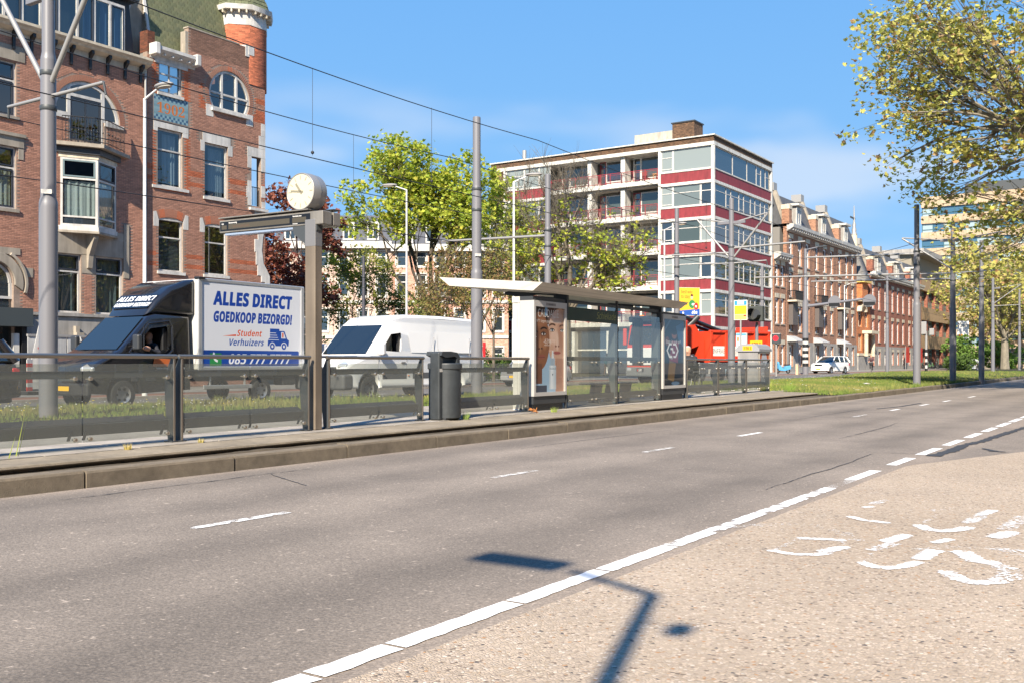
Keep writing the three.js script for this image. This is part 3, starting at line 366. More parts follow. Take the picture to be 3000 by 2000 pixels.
// ---------- shelter ----------
function faceAd(x, w, h) { // beauty advertisement: two faces side by side and a dropper bottle
  const soft = (cx, cy, rx, ry, c, a = 1, rot = 0) => { x.save(); x.translate(cx, cy); x.rotate(rot); x.scale(rx, ry); const g = x.createRadialGradient(0, 0, 0, 0, 0, 1); g.addColorStop(0, c); g.addColorStop(0.55, c); g.addColorStop(1, c + '00'); x.globalAlpha = a; x.fillStyle = g; x.fillRect(-1, -1, 2, 2); x.restore(); x.globalAlpha = 1; };
  const oval = (cx, cy, rx, ry, c, rot = 0) => { x.fillStyle = c; x.beginPath(); x.ellipse(cx, cy, rx, ry, rot, 0, 7); x.fill(); };
  x.fillStyle = '#a9c6dc'; x.fillRect(0, 0, w, h); x.fillStyle = '#2c1d18'; x.fillRect(0, 0, w * 0.44, h * 0.5); x.fillStyle = '#5b3d30'; x.fillRect(w * 0.44, 0, w * 0.56, h * 0.2); x.fillStyle = '#7fb0d8'; x.fillRect(w * 0.36, 0, w * 0.08, h * 0.1);
  // pale face, right
  oval(w * 0.88, h * 0.36, w * 0.44, h * 0.36, '#d9ad92'); x.fillStyle = '#c0917a'; x.fillRect(w * 0.72, h * 0.6, w * 0.28, h * 0.4); soft(w * 0.98, h * 0.3, w * 0.22, h * 0.3, '#b07f68', 0.8); soft(w * 0.66, h * 0.34, w * 0.16, h * 0.12, '#efcbb4', 0.9); soft(w * 0.78, h * 0.12, w * 0.3, h * 0.08, '#e8c2aa', 0.8);
  // brown face, left
  oval(w * 0.17, h * 0.40, w * 0.34, h * 0.34, '#94603f'); x.fillStyle = '#7c4f36'; x.fillRect(0, h * 0.66, w * 0.26, h * 0.24); soft(w * 0.02, h * 0.42, w * 0.18, h * 0.3, '#6a4230', 0.9); soft(w * 0.34, h * 0.42, w * 0.12, h * 0.1, '#b67e58', 0.9); soft(w * 0.2, h * 0.18, w * 0.22, h * 0.08, '#a97350', 0.8);
  const eye = (cx, cy, s, iris, brow, lid) => { x.strokeStyle = brow; x.lineWidth = 15 * s; x.beginPath(); x.moveTo(cx - 44 * s, cy - 34 * s); x.quadraticCurveTo(cx, cy - 62 * s, cx + 48 * s, cy - 40 * s); x.stroke(); oval(cx, cy, 38 * s, 17 * s, lid); oval(cx, cy, 30 * s, 13 * s, '#e9dfd8'); oval(cx + 2, cy, 13 * s, 13 * s, iris); oval(cx + 2, cy, 6 * s, 6 * s, '#0e0a09'); x.strokeStyle = '#1a100c'; x.lineWidth = 6 * s; x.beginPath(); x.moveTo(cx - 36 * s, cy + 2); x.quadraticCurveTo(cx, cy - 26 * s, cx + 38 * s, cy + 2); x.stroke(); };
  eye(w * 0.31, h * 0.315, 1.1, '#2a1710', '#1c110d', '#5f3a28'); eye(w * 0.02, h * 0.35, 1.0, '#2a1710', '#1c110d', '#5f3a28'); eye(w * 0.60, h * 0.265, 1.1, '#58717c', '#5a3b2c', '#a77a66'); eye(w * 0.95, h * 0.265, 1.0, '#58717c', '#5a3b2c', '#a77a66');
  soft(w * 0.78, h * 0.40, w * 0.06, h * 0.14, '#efcdb8', 0.9); oval(w * 0.73, h * 0.455, 14, 9, '#8a5a48'); oval(w * 0.83, h * 0.455, 14, 9, '#8a5a48'); soft(w * 0.20, h * 0.44, w * 0.06, h * 0.12, '#b98560', 0.9); oval(w * 0.16, h * 0.49, 14, 9, '#4a2a1e'); oval(w * 0.25, h * 0.485, 14, 9, '#4a2a1e');
  oval(w * 0.77, h * 0.535, w * 0.13, h * 0.020, '#b5655c'); x.fillStyle = '#8c433f'; x.fillRect(w * 0.65, h * 0.533, w * 0.24, 4); oval(w * 0.24, h * 0.585, w * 0.14, h * 0.026, '#9c5848', -0.1); x.fillStyle = '#5f2f28'; x.fillRect(w * 0.12, h * 0.584, w * 0.24, 4);
  // bottle
  const g = x.createLinearGradient(w * 0.5, 0, w * 0.75, 0); g.addColorStop(0, '#c9d6de'); g.addColorStop(0.35, '#f6f9fa'); g.addColorStop(1, '#b9c8d2'); x.fillStyle = g; x.fillRect(w * 0.50, h * 0.685, w * 0.24, h * 0.285); x.fillStyle = '#aebecb'; x.fillRect(w * 0.545, h * 0.6, w * 0.15, h * 0.085); x.fillStyle = '#eef3f5'; x.beginPath(); x.moveTo(w * 0.575, h * 0.6); x.lineTo(w * 0.60, h * 0.51); x.lineTo(w * 0.64, h * 0.51); x.lineTo(w * 0.665, h * 0.6); x.fill();
  x.fillStyle = '#4d5a63'; x.font = Math.round(w * 0.05) + 'px sans-serif'; x.textAlign = 'center'; x.fillText('CAUDALIE', w * 0.62, h * 0.735); x.beginPath(); x.moveTo(w * 0.60, h * 0.785); x.lineTo(w * 0.64, h * 0.785); x.lineTo(w * 0.62, h * 0.815); x.fill(); x.fillStyle = '#22344d'; x.fillRect(0, h * 0.92, w * 0.42, h * 0.08);
  x.fillStyle = '#f4ebe2'; x.font = Math.round(w * 0.19) + 'px sans-serif'; x.save(); x.translate(w * 0.48, h * 0.115); x.scale(0.84, 1.05); x.fillText('CAUDALIE', 0, 0); x.restore(); x.font = Math.round(w * 0.07) + 'px sans-serif'; x.fillText('N°1 tegen pigmentvlekken', w * 0.5, h * 0.18); x.font = Math.round(w * 0.12) + 'px sans-serif'; x.fillText('-63%', w * 0.44, h * 0.43); x.fillRect(w * 0.33, h * 0.445, w * 0.22, 4);
}
function railAd(x, w, h) { // railway advertisement
  x.fillStyle = '#1c2126'; x.fillRect(0, 0, w, h); x.strokeStyle = '#5b646a'; x.lineWidth = w * 0.06; x.beginPath(); x.moveTo(0, h * 0.22); x.lineTo(w * 0.36, 0); x.stroke(); x.fillStyle = '#3c5d7c'; x.beginPath(); x.moveTo(w * 0.62, h * 0.1); x.lineTo(w, h * 0.02); x.lineTo(w, h * 0.42); x.lineTo(w * 0.74, h * 0.3); x.fill();
  x.fillStyle = '#8a5a45'; x.beginPath(); x.ellipse(w * 0.54, h * 0.235, w * 0.12, h * 0.06, 0, 0, 7); x.fill(); x.fillStyle = '#17110f'; x.beginPath(); x.ellipse(w * 0.54, h * 0.19, w * 0.14, h * 0.045, 0, 0, 7); x.fill(); x.fillStyle = '#6d4436'; x.beginPath(); x.ellipse(w * 0.2, h * 0.33, w * 0.1, h * 0.07, 0, 0, 7); x.fill();
  x.fillStyle = '#84303f'; x.beginPath(); x.moveTo(w * 0.42, h * 0.32); x.lineTo(w * 0.76, h * 0.34); x.lineTo(w * 0.72, h * 0.66); x.lineTo(w * 0.3, h * 0.62); x.fill(); x.fillStyle = '#7d6030'; x.beginPath(); x.moveTo(w * 0.3, h * 0.62); x.lineTo(w * 0.62, h * 0.66); x.lineTo(w * 0.52, h * 0.95); x.lineTo(w * 0.22, h * 0.9); x.fill(); x.fillStyle = '#9c8f86'; x.beginPath(); x.ellipse(w * 0.36, h * 0.56, w * 0.12, h * 0.03, 0.5, 0, 7); x.fill(); x.fillStyle = '#5f7f9c'; x.beginPath(); x.ellipse(w * 0.6, h * 0.97, w * 0.2, h * 0.03, 0, 0, 7); x.fill();
  x.fillStyle = '#efece6'; x.font = Math.round(w * 0.11) + 'px sans-serif'; x.textAlign = 'center'; x.fillText('Stap je ook in?', w * 0.5, h * 0.365);
  x.strokeStyle = '#efece6'; x.lineWidth = w * 0.055; x.lineJoin = 'miter'; const cx = w * 0.46, cy = h * 0.47, q = w * 0.2; x.lineWidth = w * 0.05; x.beginPath(); x.moveTo(cx - q * 0.2, cy - q * 0.75); x.lineTo(cx - q * 0.75, cy - q * 0.75); x.lineTo(cx - q * 1.3, cy); x.lineTo(cx - q * 0.75, cy + q * 0.75); x.lineTo(cx - q * 0.1, cy + q * 0.75); x.moveTo(cx + q * 0.2, cy + q * 0.75); x.lineTo(cx + q * 0.75, cy + q * 0.75); x.lineTo(cx + q * 1.3, cy); x.lineTo(cx + q * 0.75, cy - q * 0.75); x.lineTo(cx + q * 0.1, cy - q * 0.75); x.moveTo(cx - q * 0.5, cy - q * 0.2); x.lineTo(cx, cy - q * 0.2); x.lineTo(cx + q * 0.1, cy + q * 0.2); x.lineTo(cx + q * 0.55, cy + q * 0.2); x.stroke();
}
{
  const S0 = 16.80, o = thing('tram_shelter', 'glass tram shelter with white flat roof, two poster cases and a bench', 'shelter', P(S0, PY, railN(S0)), PA);
  const alu = std([0.56, 0.535, 0.50], 0.4, 0.35), adCase = (x0, w, nm, draw, lab) => {
    const c = new MB(); const y0 = 0.30, y1 = 2.22, f = 0.075; // frame of four bars round the poster, box behind
    c.ab(x0, x0 + w, y1 - f * 1.6, y1, -0.02, 0.03).ab(x0, x0 + w, y0, y0 + f, -0.02, 0.03).ab(x0, x0 + f, y0 + f, y1 - f * 1.6, -0.02, 0.03).ab(x0 + w - f, x0 + w, y0 + f, y1 - f * 1.6, -0.02, 0.03).ab(x0, x0 + w, y0, y1, -0.30, -0.02);
    const p = c.build('poster_case', alu, o); tag(p, lab);
    const tx = canvasTex(480, 760, draw), g = new THREE.PlaneGeometry(w - 2 * f, y1 - y0 - 2.6 * f); g.translate(x0 + w / 2, (y0 + f + y1 - f * 1.6) / 2, -0.012); mesh('poster', g, std([0.92, 0.92, 0.92], 0.6, 0, { map: tx }), p);
    const gl = new THREE.PlaneGeometry(w - 2 * f, y1 - y0 - 2.6 * f); gl.translate(x0 + w / 2, (y0 + f + y1 - f * 1.6) / 2, 0.014); mesh('poster_glass', gl, new THREE.MeshPhysicalMaterial({ color: lin(0.93, 0.94, 0.93), transmission: 1, roughness: 0, thickness: 0, ior: 1.45 }), p);
    const cap = canvasTex(256, 32, (q, W, H) => { q.fillStyle = '#8f8982'; q.fillRect(0, 0, W, H); q.fillStyle = '#1a1a1a'; q.font = 'bold 22px sans-serif'; q.textAlign = 'center'; q.fillText('tram media', W / 2, 24); }), cg = new THREE.PlaneGeometry(0.42, 0.055); cg.translate(x0 + w / 2, y1 - 0.06, 0.032); mesh('maker_plate', cg, std([1, 1, 1], 0.5, 0, { map: cap }), p);
    new MB().ab(x0 + 0.02, x0 + w - 0.02, 0.14, 0.295, -0.28, 0.0).build('case_base', mat.darkMetal, p); new MB().ab(x0 + 0.06, x0 + w - 0.06, 0, 0.14, -0.26, -0.04).build('case_foot', mat.black, p);
    return p;
  };
  adCase(0, 1.40, 'poster_case', faceAd, 'poster case showing two faces and a serum bottle'); adCase(6.72, 1.60, 'poster_case', railAd, 'poster case with a dark railway poster');
  const fin = new MB(); fin.ab(0.0, 0.09, 0.02, 2.18, -0.36, -0.305); fin.ab(0.01, 0.06, 0.02, 2.18, -0.47, -0.37); fin.ab(-0.01, 0.07, 2.18, 2.30, -0.48, -0.30); fin.build('end_panel', std([0.70, 0.69, 0.66], 0.5, 0, { map: streak }), o);
  // posts and rear glazing (road side)
  for (const x of [1.46, 4.02, 6.62]) { const p = new MB().rb(x, 1.24, -0.03, 0.055, 2.48, 0.05, 0.01).build('post', mat.darkMetal, o); }
  for (const x of [4.02, 6.62]) { const f = new MB().ext([[-0.05, 0.02], [-0.12, 0.02], [-0.26, 0.85], [-0.22, 1.7], [-0.05, 2.2]], -0.012, 0.012), g = f.geo(); g.rotateY(-Math.PI / 2); g.translate(x - 0.03, 0, 0); mesh('fin', g, std([0.16, 0.18, 0.19], 0.5), o); }
  for (const [a, b] of [[1.50, 2.74], [2.75, 3.99], [4.06, 5.32], [5.33, 6.58]]) { const p = mesh('glass_pane', pane2(a, b, 0.06, b < 4 ? 1.86 : 2.12, 0.001), mat.glass, o); for (const x of [a + 0.1, b - 0.1]) for (const y of [0.16, 0.98]) { const k = new MB().cyl(V(x, y, -0.06), V(x, y, 0.03), 0.012); k.cyl(V(x, y, 0.004), V(x, y, 0.03), 0.026, 0.022, 12); k.build('clamp', mat.steelBright, o); } }
  new MB().rb(4.02, 1.06, -0.09, 5.1, 0.09, 0.05, 0.01).build('leaning_rail', mat.slateBar, o); new MB().rb(4.02, 0.2, -0.11, 5.1, 0.16, 0.05, 0.01).build('low_rail', mat.slateBar, o);
  new MB().rb(4.02, 2.28, -0.05, 5.14, 0.07, 0.06, 0.01).build('top_rail', mat.darkMetal, o);
  const green = canvasTex(1024, 128, (x, w, h) => { x.fillStyle = '#0d2b17'; x.fillRect(0, 0, w, h); x.fillStyle = '#8f8a3c'; x.font = 'italic 92px sans-serif'; x.textAlign = 'right'; x.fillText('Schiekade', w - 30, 92); });
  new MB().ab(1.49, 3.99, 1.87, 2.16, -0.028, -0.012).build('name_board', std([0.02, 0.06, 0.03], 0.4), o); { const g = new THREE.PlaneGeometry(2.5, 0.29); g.translate(2.74, 2.015, -0.010); mesh('stop_name', g, std([1, 1, 1], 0.4, 0, { map: green }), o); }
  // roof: tapered edge, tilted up towards the track (local -z)
  const rf = new MB().ext([[0.28, 2.56], [0.06, 2.40], [-1.96, 2.575], [-2.22, 2.765]], -0.10, 7.86), rg = rf.geo(); rg.rotateY(-Math.PI / 2); rg.scale(-1, 1, 1); { const p = rg.attributes.position, ix = new Float32Array(p.array); for (let i = 0; i < p.count; i += 3) for (let k = 0; k < 3; k++) { const a = ix[(i + 1) * 3 + k]; p.array[(i + 1) * 3 + k] = ix[(i + 2) * 3 + k]; p.array[(i + 2) * 3 + k] = a; } rg.deleteAttribute('normal'); rg.computeVertexNormals(); }
  mesh('roof', rg, std([0.74, 0.70, 0.645], 0.5, 0, { map: streak }), o);
  for (const x of [1.46, 6.62]) { const a = new MB().ext([[0.02, 2.0], [0.02, 2.42], [-1.2, 2.545], [-1.5, 2.52], [-1.55, 2.46], [-0.75, 2.33], [-0.1, 2.22], [-0.1, 2.0]], -0.045, 0.045, { holes: [[[-0.3, 2.36], [-0.85, 2.42], [-0.75, 2.44], [-0.3, 2.40]]] }), g = a.geo(); g.rotateY(-Math.PI / 2); g.scale(1, 1, 1); mesh('roof_arm', g.translate(x, 0, 0), mat.black, o); }
  new MB().ab(0.0, 1.4, 2.225, 2.30, -0.3, 0.0).build('case_top', mat.darkMetal, o); new MB().ab(6.72, 8.3, 2.225, 2.28, -0.3, 0.0).build('case_top', mat.darkMetal, o);
  // bench: seat slats on slanted legs
  const seat = new MB(); for (let i = 0; i < 5; i++) seat.rb(5.2, 0.46, -0.62 - i * 0.085, 2.5, 0.03, 0.07, 0.008); seat.build('bench_seat', std([0.24, 0.22, 0.2], 0.35, 0.6), o); for (const x of [4.35, 5.2, 6.05]) new MB().box(x, 0.24, -0.75, 0.05, 0.5, 0.3, 0, 0, -0.35).build('bench_leg', mat.darkMetal, o);
  new MB().ab(5.95, 6.5, 0.9, 2.1, -0.5, -0.44).build('timetable_board', std([0.17, 0.165, 0.15], 0.6), o);
}
// ---------- cabinet with poetry poster ----------
{
  const s = 33.35, o = thing('utility_cabinet', 'grey utility cabinet with rounded top and orange poetry poster', 'cabinet', P(s, 0.2, 12.05), PA), g = std([0.33, 0.325, 0.33], 0.5, 0, { map: streak });
  new MB().ab(0, 1.35, 0, 1.42, -0.72, 0.0).build('body', g, o);
  const cap = new MB().ext([[0.06, 1.42], [0.06, 1.50], [-0.02, 1.62], [-0.14, 1.68], [-0.58, 1.68], [-0.70, 1.62], [-0.78, 1.50], [-0.78, 1.42]], -0.05, 1.40), cg = cap.geo(); cg.rotateY(-Math.PI / 2); cg.scale(-1, 1, 1); { const p = cg.attributes.position, q = p.array.slice(); for (let i = 0; i < p.count; i += 3) for (let k = 0; k < 3; k++) { p.array[(i + 1) * 3 + k] = q[(i + 2) * 3 + k]; p.array[(i + 2) * 3 + k] = q[(i + 1) * 3 + k]; } cg.deleteAttribute('normal'); cg.computeVertexNormals(); } mesh('lid', cg, std([0.27, 0.27, 0.28], 0.5), o);
  const f = new MB(); f.ab(0.06, 1.29, 1.36, 1.42, 0, 0.04).ab(0.06, 1.29, 0.05, 0.1, 0, 0.04).ab(0.06, 0.12, 0.1, 1.36, 0, 0.04).ab(1.23, 1.29, 0.1, 1.36, 0, 0.04); f.build('poster_frame', std([0.45, 0.40, 0.33], 0.4, 0.5), o);
  const t = canvasTex(420, 480, (x, w, h) => { x.fillStyle = '#c2561a'; x.fillRect(0, 0, w, h); x.fillStyle = '#b9bcc6'; x.fillRect(w * 0.12, h * 0.2, w * 0.72, h * 0.66); x.beginPath(); x.arc(w * 0.5, h * 0.22, w * 0.3, 0, 7); x.fill(); x.fillStyle = '#1b1a1c'; x.textAlign = 'left'; x.font = 'bold 92px serif'; x.fillText('The', w * 0.16, h * 0.36); x.fillText('Power', w * 0.16, h * 0.53); x.font = 'italic 44px serif'; x.fillText('of the', w * 0.32, h * 0.62); x.font = 'bold 92px serif'; x.fillText('Poetry', w * 0.16, h * 0.76); x.fillRect(w * 0.3, h * 0.79, w * 0.4, 10); });
  const pg = new THREE.PlaneGeometry(1.11, 1.26); pg.translate(0.675, 0.73, 0.012); mesh('poster', pg, std([0.95, 0.95, 0.95], 0.6, 0, { map: t }), o);
  const n = plateTex('170 I'), ng = new THREE.PlaneGeometry(0.34, 0.155); ng.rotateY(-Math.PI / 2); ng.translate(-0.054, 1.53, -0.36); ng.rotateZ(0); mesh('number_plate', ng, n, o);
}
function plateTex(txt) { return std([1, 1, 1], 0.5, 0, { side: THREE.DoubleSide, map: canvasTex(256, 112, (x, w, h) => { x.fillStyle = '#e9a615'; x.fillRect(0, 0, w, h); x.fillStyle = '#2a2114'; x.font = 'bold 84px sans-serif'; x.textAlign = 'center'; x.fillText(txt, w / 2, h * 0.78); }) }); }
// ---------- stop sign, signal, number post ----------
{
  const a = thing('stop_flag', 'yellow and blue stop sign with timetable case on a slim post', 'sign', P(29.613, PY, 13.2), 0), sx = 0; a.position.set(34.2, PY, -13.0);
  a.rotation.y = PA; new MB().cyl(V(0, 0, 0), V(0, 2.5, 0), 0.035).build('post', mat.galv, a);
  const flag = canvasTex(256, 400, (x, w, h) => { x.fillStyle = '#e9e4d6'; x.fillRect(0, 0, w, h); x.fillStyle = '#2f86bd'; x.fillRect(8, 8, w - 16, 92); x.fillStyle = '#f4f2ec'; x.fillRect(64, 18, 128, 66); x.fillStyle = '#26323b'; x.fillRect(72, 66, 112, 12); x.fillStyle = '#efb11c'; x.fillRect(8, 106, w - 16, 180); x.fillStyle = '#f0c163'; x.fillRect(8, 290, w - 16, 102); x.fillStyle = '#c63b2c'; x.fillRect(186, 296, 52, 34); x.fillStyle = '#8a5f10'; x.fillRect(20, 118, 210, 4); });
  const fb = new MB().rb(0, 2.83, 0, 0.035, 0.72, 0.5, 0.015).build('flag', mat.white, a); for (const s of [-1, 1]) { const g = new THREE.PlaneGeometry(0.48, 0.70); g.rotateY(s * Math.PI / 2); g.translate(s * 0.0195, 2.83, 0); mesh('flag_print', g, std([1, 1, 1], 0.5, 0, { map: flag }), fb); }
  new MB().rb(0.12, 1.70, 0, 0.14, 0.64, 0.40, 0.02).build('timetable_case', std([0.5, 0.47, 0.41], 0.5), a); const tt = canvasTex(200, 280, (x, w, h) => { x.fillStyle = '#e8ecec'; x.fillRect(0, 0, w, h); x.fillStyle = '#5a97c2'; x.fillRect(0, 0, w, 40); x.fillStyle = '#7fb0cf'; x.fillRect(0, 150, w, 10); x.fillStyle = '#c9703a'; x.fillRect(16, 60, 40, 70); x.fillStyle = '#aebfc9'; for (let i = 0; i < 8; i++) x.fillRect(70, 56 + i * 11, 110, 5); for (let i = 0; i < 9; i++) x.fillRect(14, 172 + i * 11, 170, 4); }); const g = new THREE.PlaneGeometry(0.36, 0.60); g.rotateY(-Math.PI / 2); g.translate(0.046, 1.70, 0); mesh('timetable', g, std([1, 1, 1], 0.3, 0, { map: tt }), a);
  const b = thing('tram_signal', 'black hooded tram signal with yellow number plate on a grey post', 'traffic signal', P(41.911, 0.25, 15.2), 0); new MB().cyl(V(0, 0, 0), V(0, 2.62, 0), 0.075, 0.07, 14).build('post', mat.poleGrey, b); new MB().cyl(V(0, 2.5, 0), V(0, 2.72, 0), 0.05).build('bracket', std([0.3, 0.2, 0.14], 0.7, 0.3), b);
  new MB().rb(0, 3.08, 0, 0.3, 0.66, 0.62, 0.03, 0).build('housing', std([0.05, 0.055, 0.05], 0.6), b); const hd = new MB().add(new THREE.CylinderGeometry(0.25, 0.25, 0.45, 20, 1, true, 0, Math.PI * 1.35), M4().makeRotationZ(Math.PI / 2).premultiply(M4().makeRotationX(-1.85)).setPosition(-0.36, 3.06, 0)); hd.build('hood', std([0.02, 0.022, 0.02], 0.6, 0, { side: THREE.DoubleSide }), b); new MB().cyl(V(-0.155, 3.06, 0), V(-0.165, 3.06, 0), 0.21, 0.21, 20).build('lens', std([0.05, 0.05, 0.05], 0.1), b); const pm = plateTex('170 I'), q = new THREE.PlaneGeometry(0.55, 0.36); q.rotateY(-Math.PI / 2); q.translate(-0.09, 1.75, 0); mesh('number_plate', q, pm, b);
  const c = thing('pedestrian_signal', 'small square signal with a red light on a short post behind the cabinet', 'traffic signal', P(71.917, 0.2, 24.6), 0); new MB().cyl(V(0, 0, 0), V(0, 2.4, 0), 0.07).build('post', mat.galv, c); new MB().rb(0, 2.75, 0, 0.3, 0.72, 0.62, 0.03).build('housing', mat.darkGrey, c); new MB().cyl(V(-0.152, 2.78, 0), V(-0.16, 2.78, 0), 0.2, 0.2, 20).build('signal_lens', std([0.6, 0.02, 0.03], 0.3, 0, { emissive: lin(0.6, 0.01, 0.015), emissiveIntensity: 1 }), c); new MB().rb(0, 3.12, 0, 0.32, 0.04, 0.66, 0.01).build('visor', mat.white, c);
}
// ---------- building kit: local x along the street, y up, z towards the viewer's side ----------
const rectPath = (x0, x1, y0, y1) => [[x0, y0], [x1, y0], [x1, y1], [x0, y1]];
const foldGeo = {};
function curtainGeo(w, h, seed) { const r = rng(seed), n = 28, a = [], f = 14 + Math.floor(r() * 8), put = (i) => V(lerp(-w / 2, w / 2, i / n), 0, 0.035 * Math.sin(i / n * f * 2 + r.p) + 0.02 * Math.sin(i * 1.7)); r.p = seed; for (let i = 0; i < n; i++) { const A = put(i), B = put(i + 1), C = B.clone(), D = A.clone(); C.y = D.y = h; C.z *= 0.7; D.z *= 0.7; a.push(A, B, C, A, C, D); } const g = new THREE.BufferGeometry().setFromPoints(a); g.computeVertexNormals(); return metreUV(plain(g)); }
function bars(m, x0, x1, y0, y1, z0, z1, f, rows = [], cols = [], fw = f * 0.8) { m.ab(x0, x1, y1 - f, y1, z0, z1).ab(x0, x1, y0, y0 + f, z0, z1).ab(x0, x0 + f, y0 + f, y1 - f, z0, z1).ab(x1 - f, x1, y0 + f, y1 - f, z0, z1); const cx = [x0 + f, ...cols.map((c) => lerp(x0, x1, c)), x1 - f]; for (const c of cols) { const x = lerp(x0, x1, c); m.ab(x - fw / 2, x + fw / 2, y0 + f, y1 - f, z0, z1 - 0.004); } for (const q of rows) { const y = lerp(y0, y1, q); for (let i = 0; i + 1 < cx.length; i++) m.ab(cx[i] + (i ? fw / 2 : 0), cx[i + 1] - (i < cx.length - 2 ? fw / 2 : 0), y - fw / 2, y + fw / 2, z0, z1 - 0.002); } return m; }
function win(par, x0, x1, y0, y1, o = {}) {
  const z = o.z ?? -0.10, f = o.f ?? 0.075, rows = o.rows ?? [], cols = o.cols ?? [], fm = o.frame ?? mat.white;
  const w = bars(new MB(), x0, x1, y0, y1, z - 0.07, z, f, rows, cols, o.fw).build(o.name ?? 'window', fm, par);
  const ys = [0, ...rows, 1].map((q) => lerp(y0, y1, q)), xs = [0, ...cols, 1].map((q) => lerp(x0, x1, q));
  for (let i = 0; i + 1 < xs.length; i++) for (let j = 0; j + 1 < ys.length; j++) {
    const a = xs[i] + f * 0.5, b = xs[i + 1] - f * 0.5, c = ys[j] + f * 0.5, d = ys[j + 1] - f * 0.5;
    if (o.sash) { const q = (o.sashAt ?? (() => true))(i, j); if (q) bars(new MB(), a + f * 0.4, b - f * 0.4, c + f * 0.4, d - f * 0.4, z - 0.05, z + 0.012, 0.05).build('sash', o.sash, w); }
    const g = new THREE.PlaneGeometry(b - a, d - c); g.translate((a + b) / 2, (c + d) / 2, z - 0.036); mesh('pane', g, o.pane ?? mat.pane, w);
  }
  if (o.sill) { const e = o.sillOut ?? 0.07, sw = o.sillW ?? 0.09; new MB().ab(x0 - sw, x1 + sw, y0 - 0.13, y0 - 0.005, z, e).build('sill', o.sillMat ?? mat.white, w); }
  if (o.curtain) { const c = o.curtain, [h0, h1] = c.h ?? [0, 1]; for (const [a, b] of c.x ?? [[0, 1]]) { const g = curtainGeo((x1 - x0 - 2 * f) * (b - a), (y1 - y0 - f) * (h1 - h0), Math.floor(x0 * 31 + y0 * 17 + a * 9)); const q = mesh('curtain', g, c.m ?? mat.curtain, w); q.position.set(lerp(x0 + f, x1 - f, (a + b) / 2), lerp(y0, y1, h0) + f * 0.5, z - 0.2); } }
  if (o.blind) { const q = new MB(); for (let y = y0 + f; y < lerp(y0, y1, o.blind); y += 0.055) q.box((x0 + x1) / 2, y, z - 0.15, x1 - x0 - 2 * f, 0.004, 0.045, 0, 0.5); q.build('blind', std([0.42, 0.46, 0.45], 0.7), w); }
  return w;
}
const brickUnit = new THREE.BoxGeometry(0.208, 0.05, 0.03);
function brickWall(par, x0, x1, y0, y1, z, inside, tone, seed, base) { // running bond, single bricks nearest the viewer as meshes, the rest as one field
  const r = rng(seed), list = []; let row = 0;
  for (let y = y0 + 0.03; y < y1; y += 0.0625, row++) for (let x = x0 + (row % 2 ? 0.11 : 0); x < x1 + 0.1; x += 0.22) { const a = Math.max(x0, x - 0.104), b = Math.min(x1, x + 0.104); if (b - a < 0.05) continue; if (inside((a + b) / 2, y, (b - a) / 2)) continue; list.push([(a + b) / 2, y, b - a]); }
  list.forEach((q) => { q.c = tone(q[0], q[1], r()); });
  list.sort((p, q) => (p[0] + p[1] * 0.6) - (q[0] + q[1] * 0.6));
  const M = [0.86, 0.95, 1.04, 1.13].map((k) => std(base.map((b) => b * k), 0.92, 0, { map: grime }));
  list.slice(0, 300).forEach((q, i) => { const m = mesh('brick', brickUnit, M[Math.floor(r() * 4)], par); m.position.set(q[0], q[1], z - 0.012 + 0.003 * r()); m.scale.x = q[2] / 0.208; });
  const rest = list.slice(300), im = new THREE.InstancedMesh(brickUnit, std([1, 1, 1], 0.92, 0, { map: grime }), rest.length), m = M4(), c = new THREE.Color(); rest.forEach((q, i) => { m.makeScale(q[2] / 0.208, 1, 1).setPosition(q[0], q[1], z - 0.012 + 0.003 * r()); im.setMatrixAt(i, m); im.setColorAt(i, c.setRGB(...q.c)); }); im.name = 'brickwork'; im.userData.kind = 'stuff'; im.castShadow = im.receiveShadow = true; par.add(im);
}
function wallWith(par, x0, x1, y0, y1, z0, z1, holes, m, name = 'wall') { return new MB().ext(rectPath(x0, x1, y0, y1), z0, z1, { holes, curve: 24 }).build(name, m, par); }
function shell(par, x0, x1, y0, y1, depth, floors) { const m = new MB(); m.ab(x0 + 0.02, x1 - 0.02, y0, y1, -depth, -depth + 0.2).ab(x0 + 0.02, x0 + 0.25, y0, y1, -depth + 0.2, -0.31).ab(x1 - 0.25, x1 - 0.02, y0, y1, -depth + 0.2, -0.31); for (const f of floors) m.ab(x0 + 0.25, x1 - 0.25, f - 0.12, f + 0.12, -depth + 0.2, -0.32); return m.build('party_walls', mat.room, par); }
const mortar = std([0.42, 0.32, 0.26], 0.95, 0, { map: grime });
const darkSash = std([0.03, 0.035, 0.045], 0.4), tealSash = std([0.14, 0.19, 0.20], 0.5);
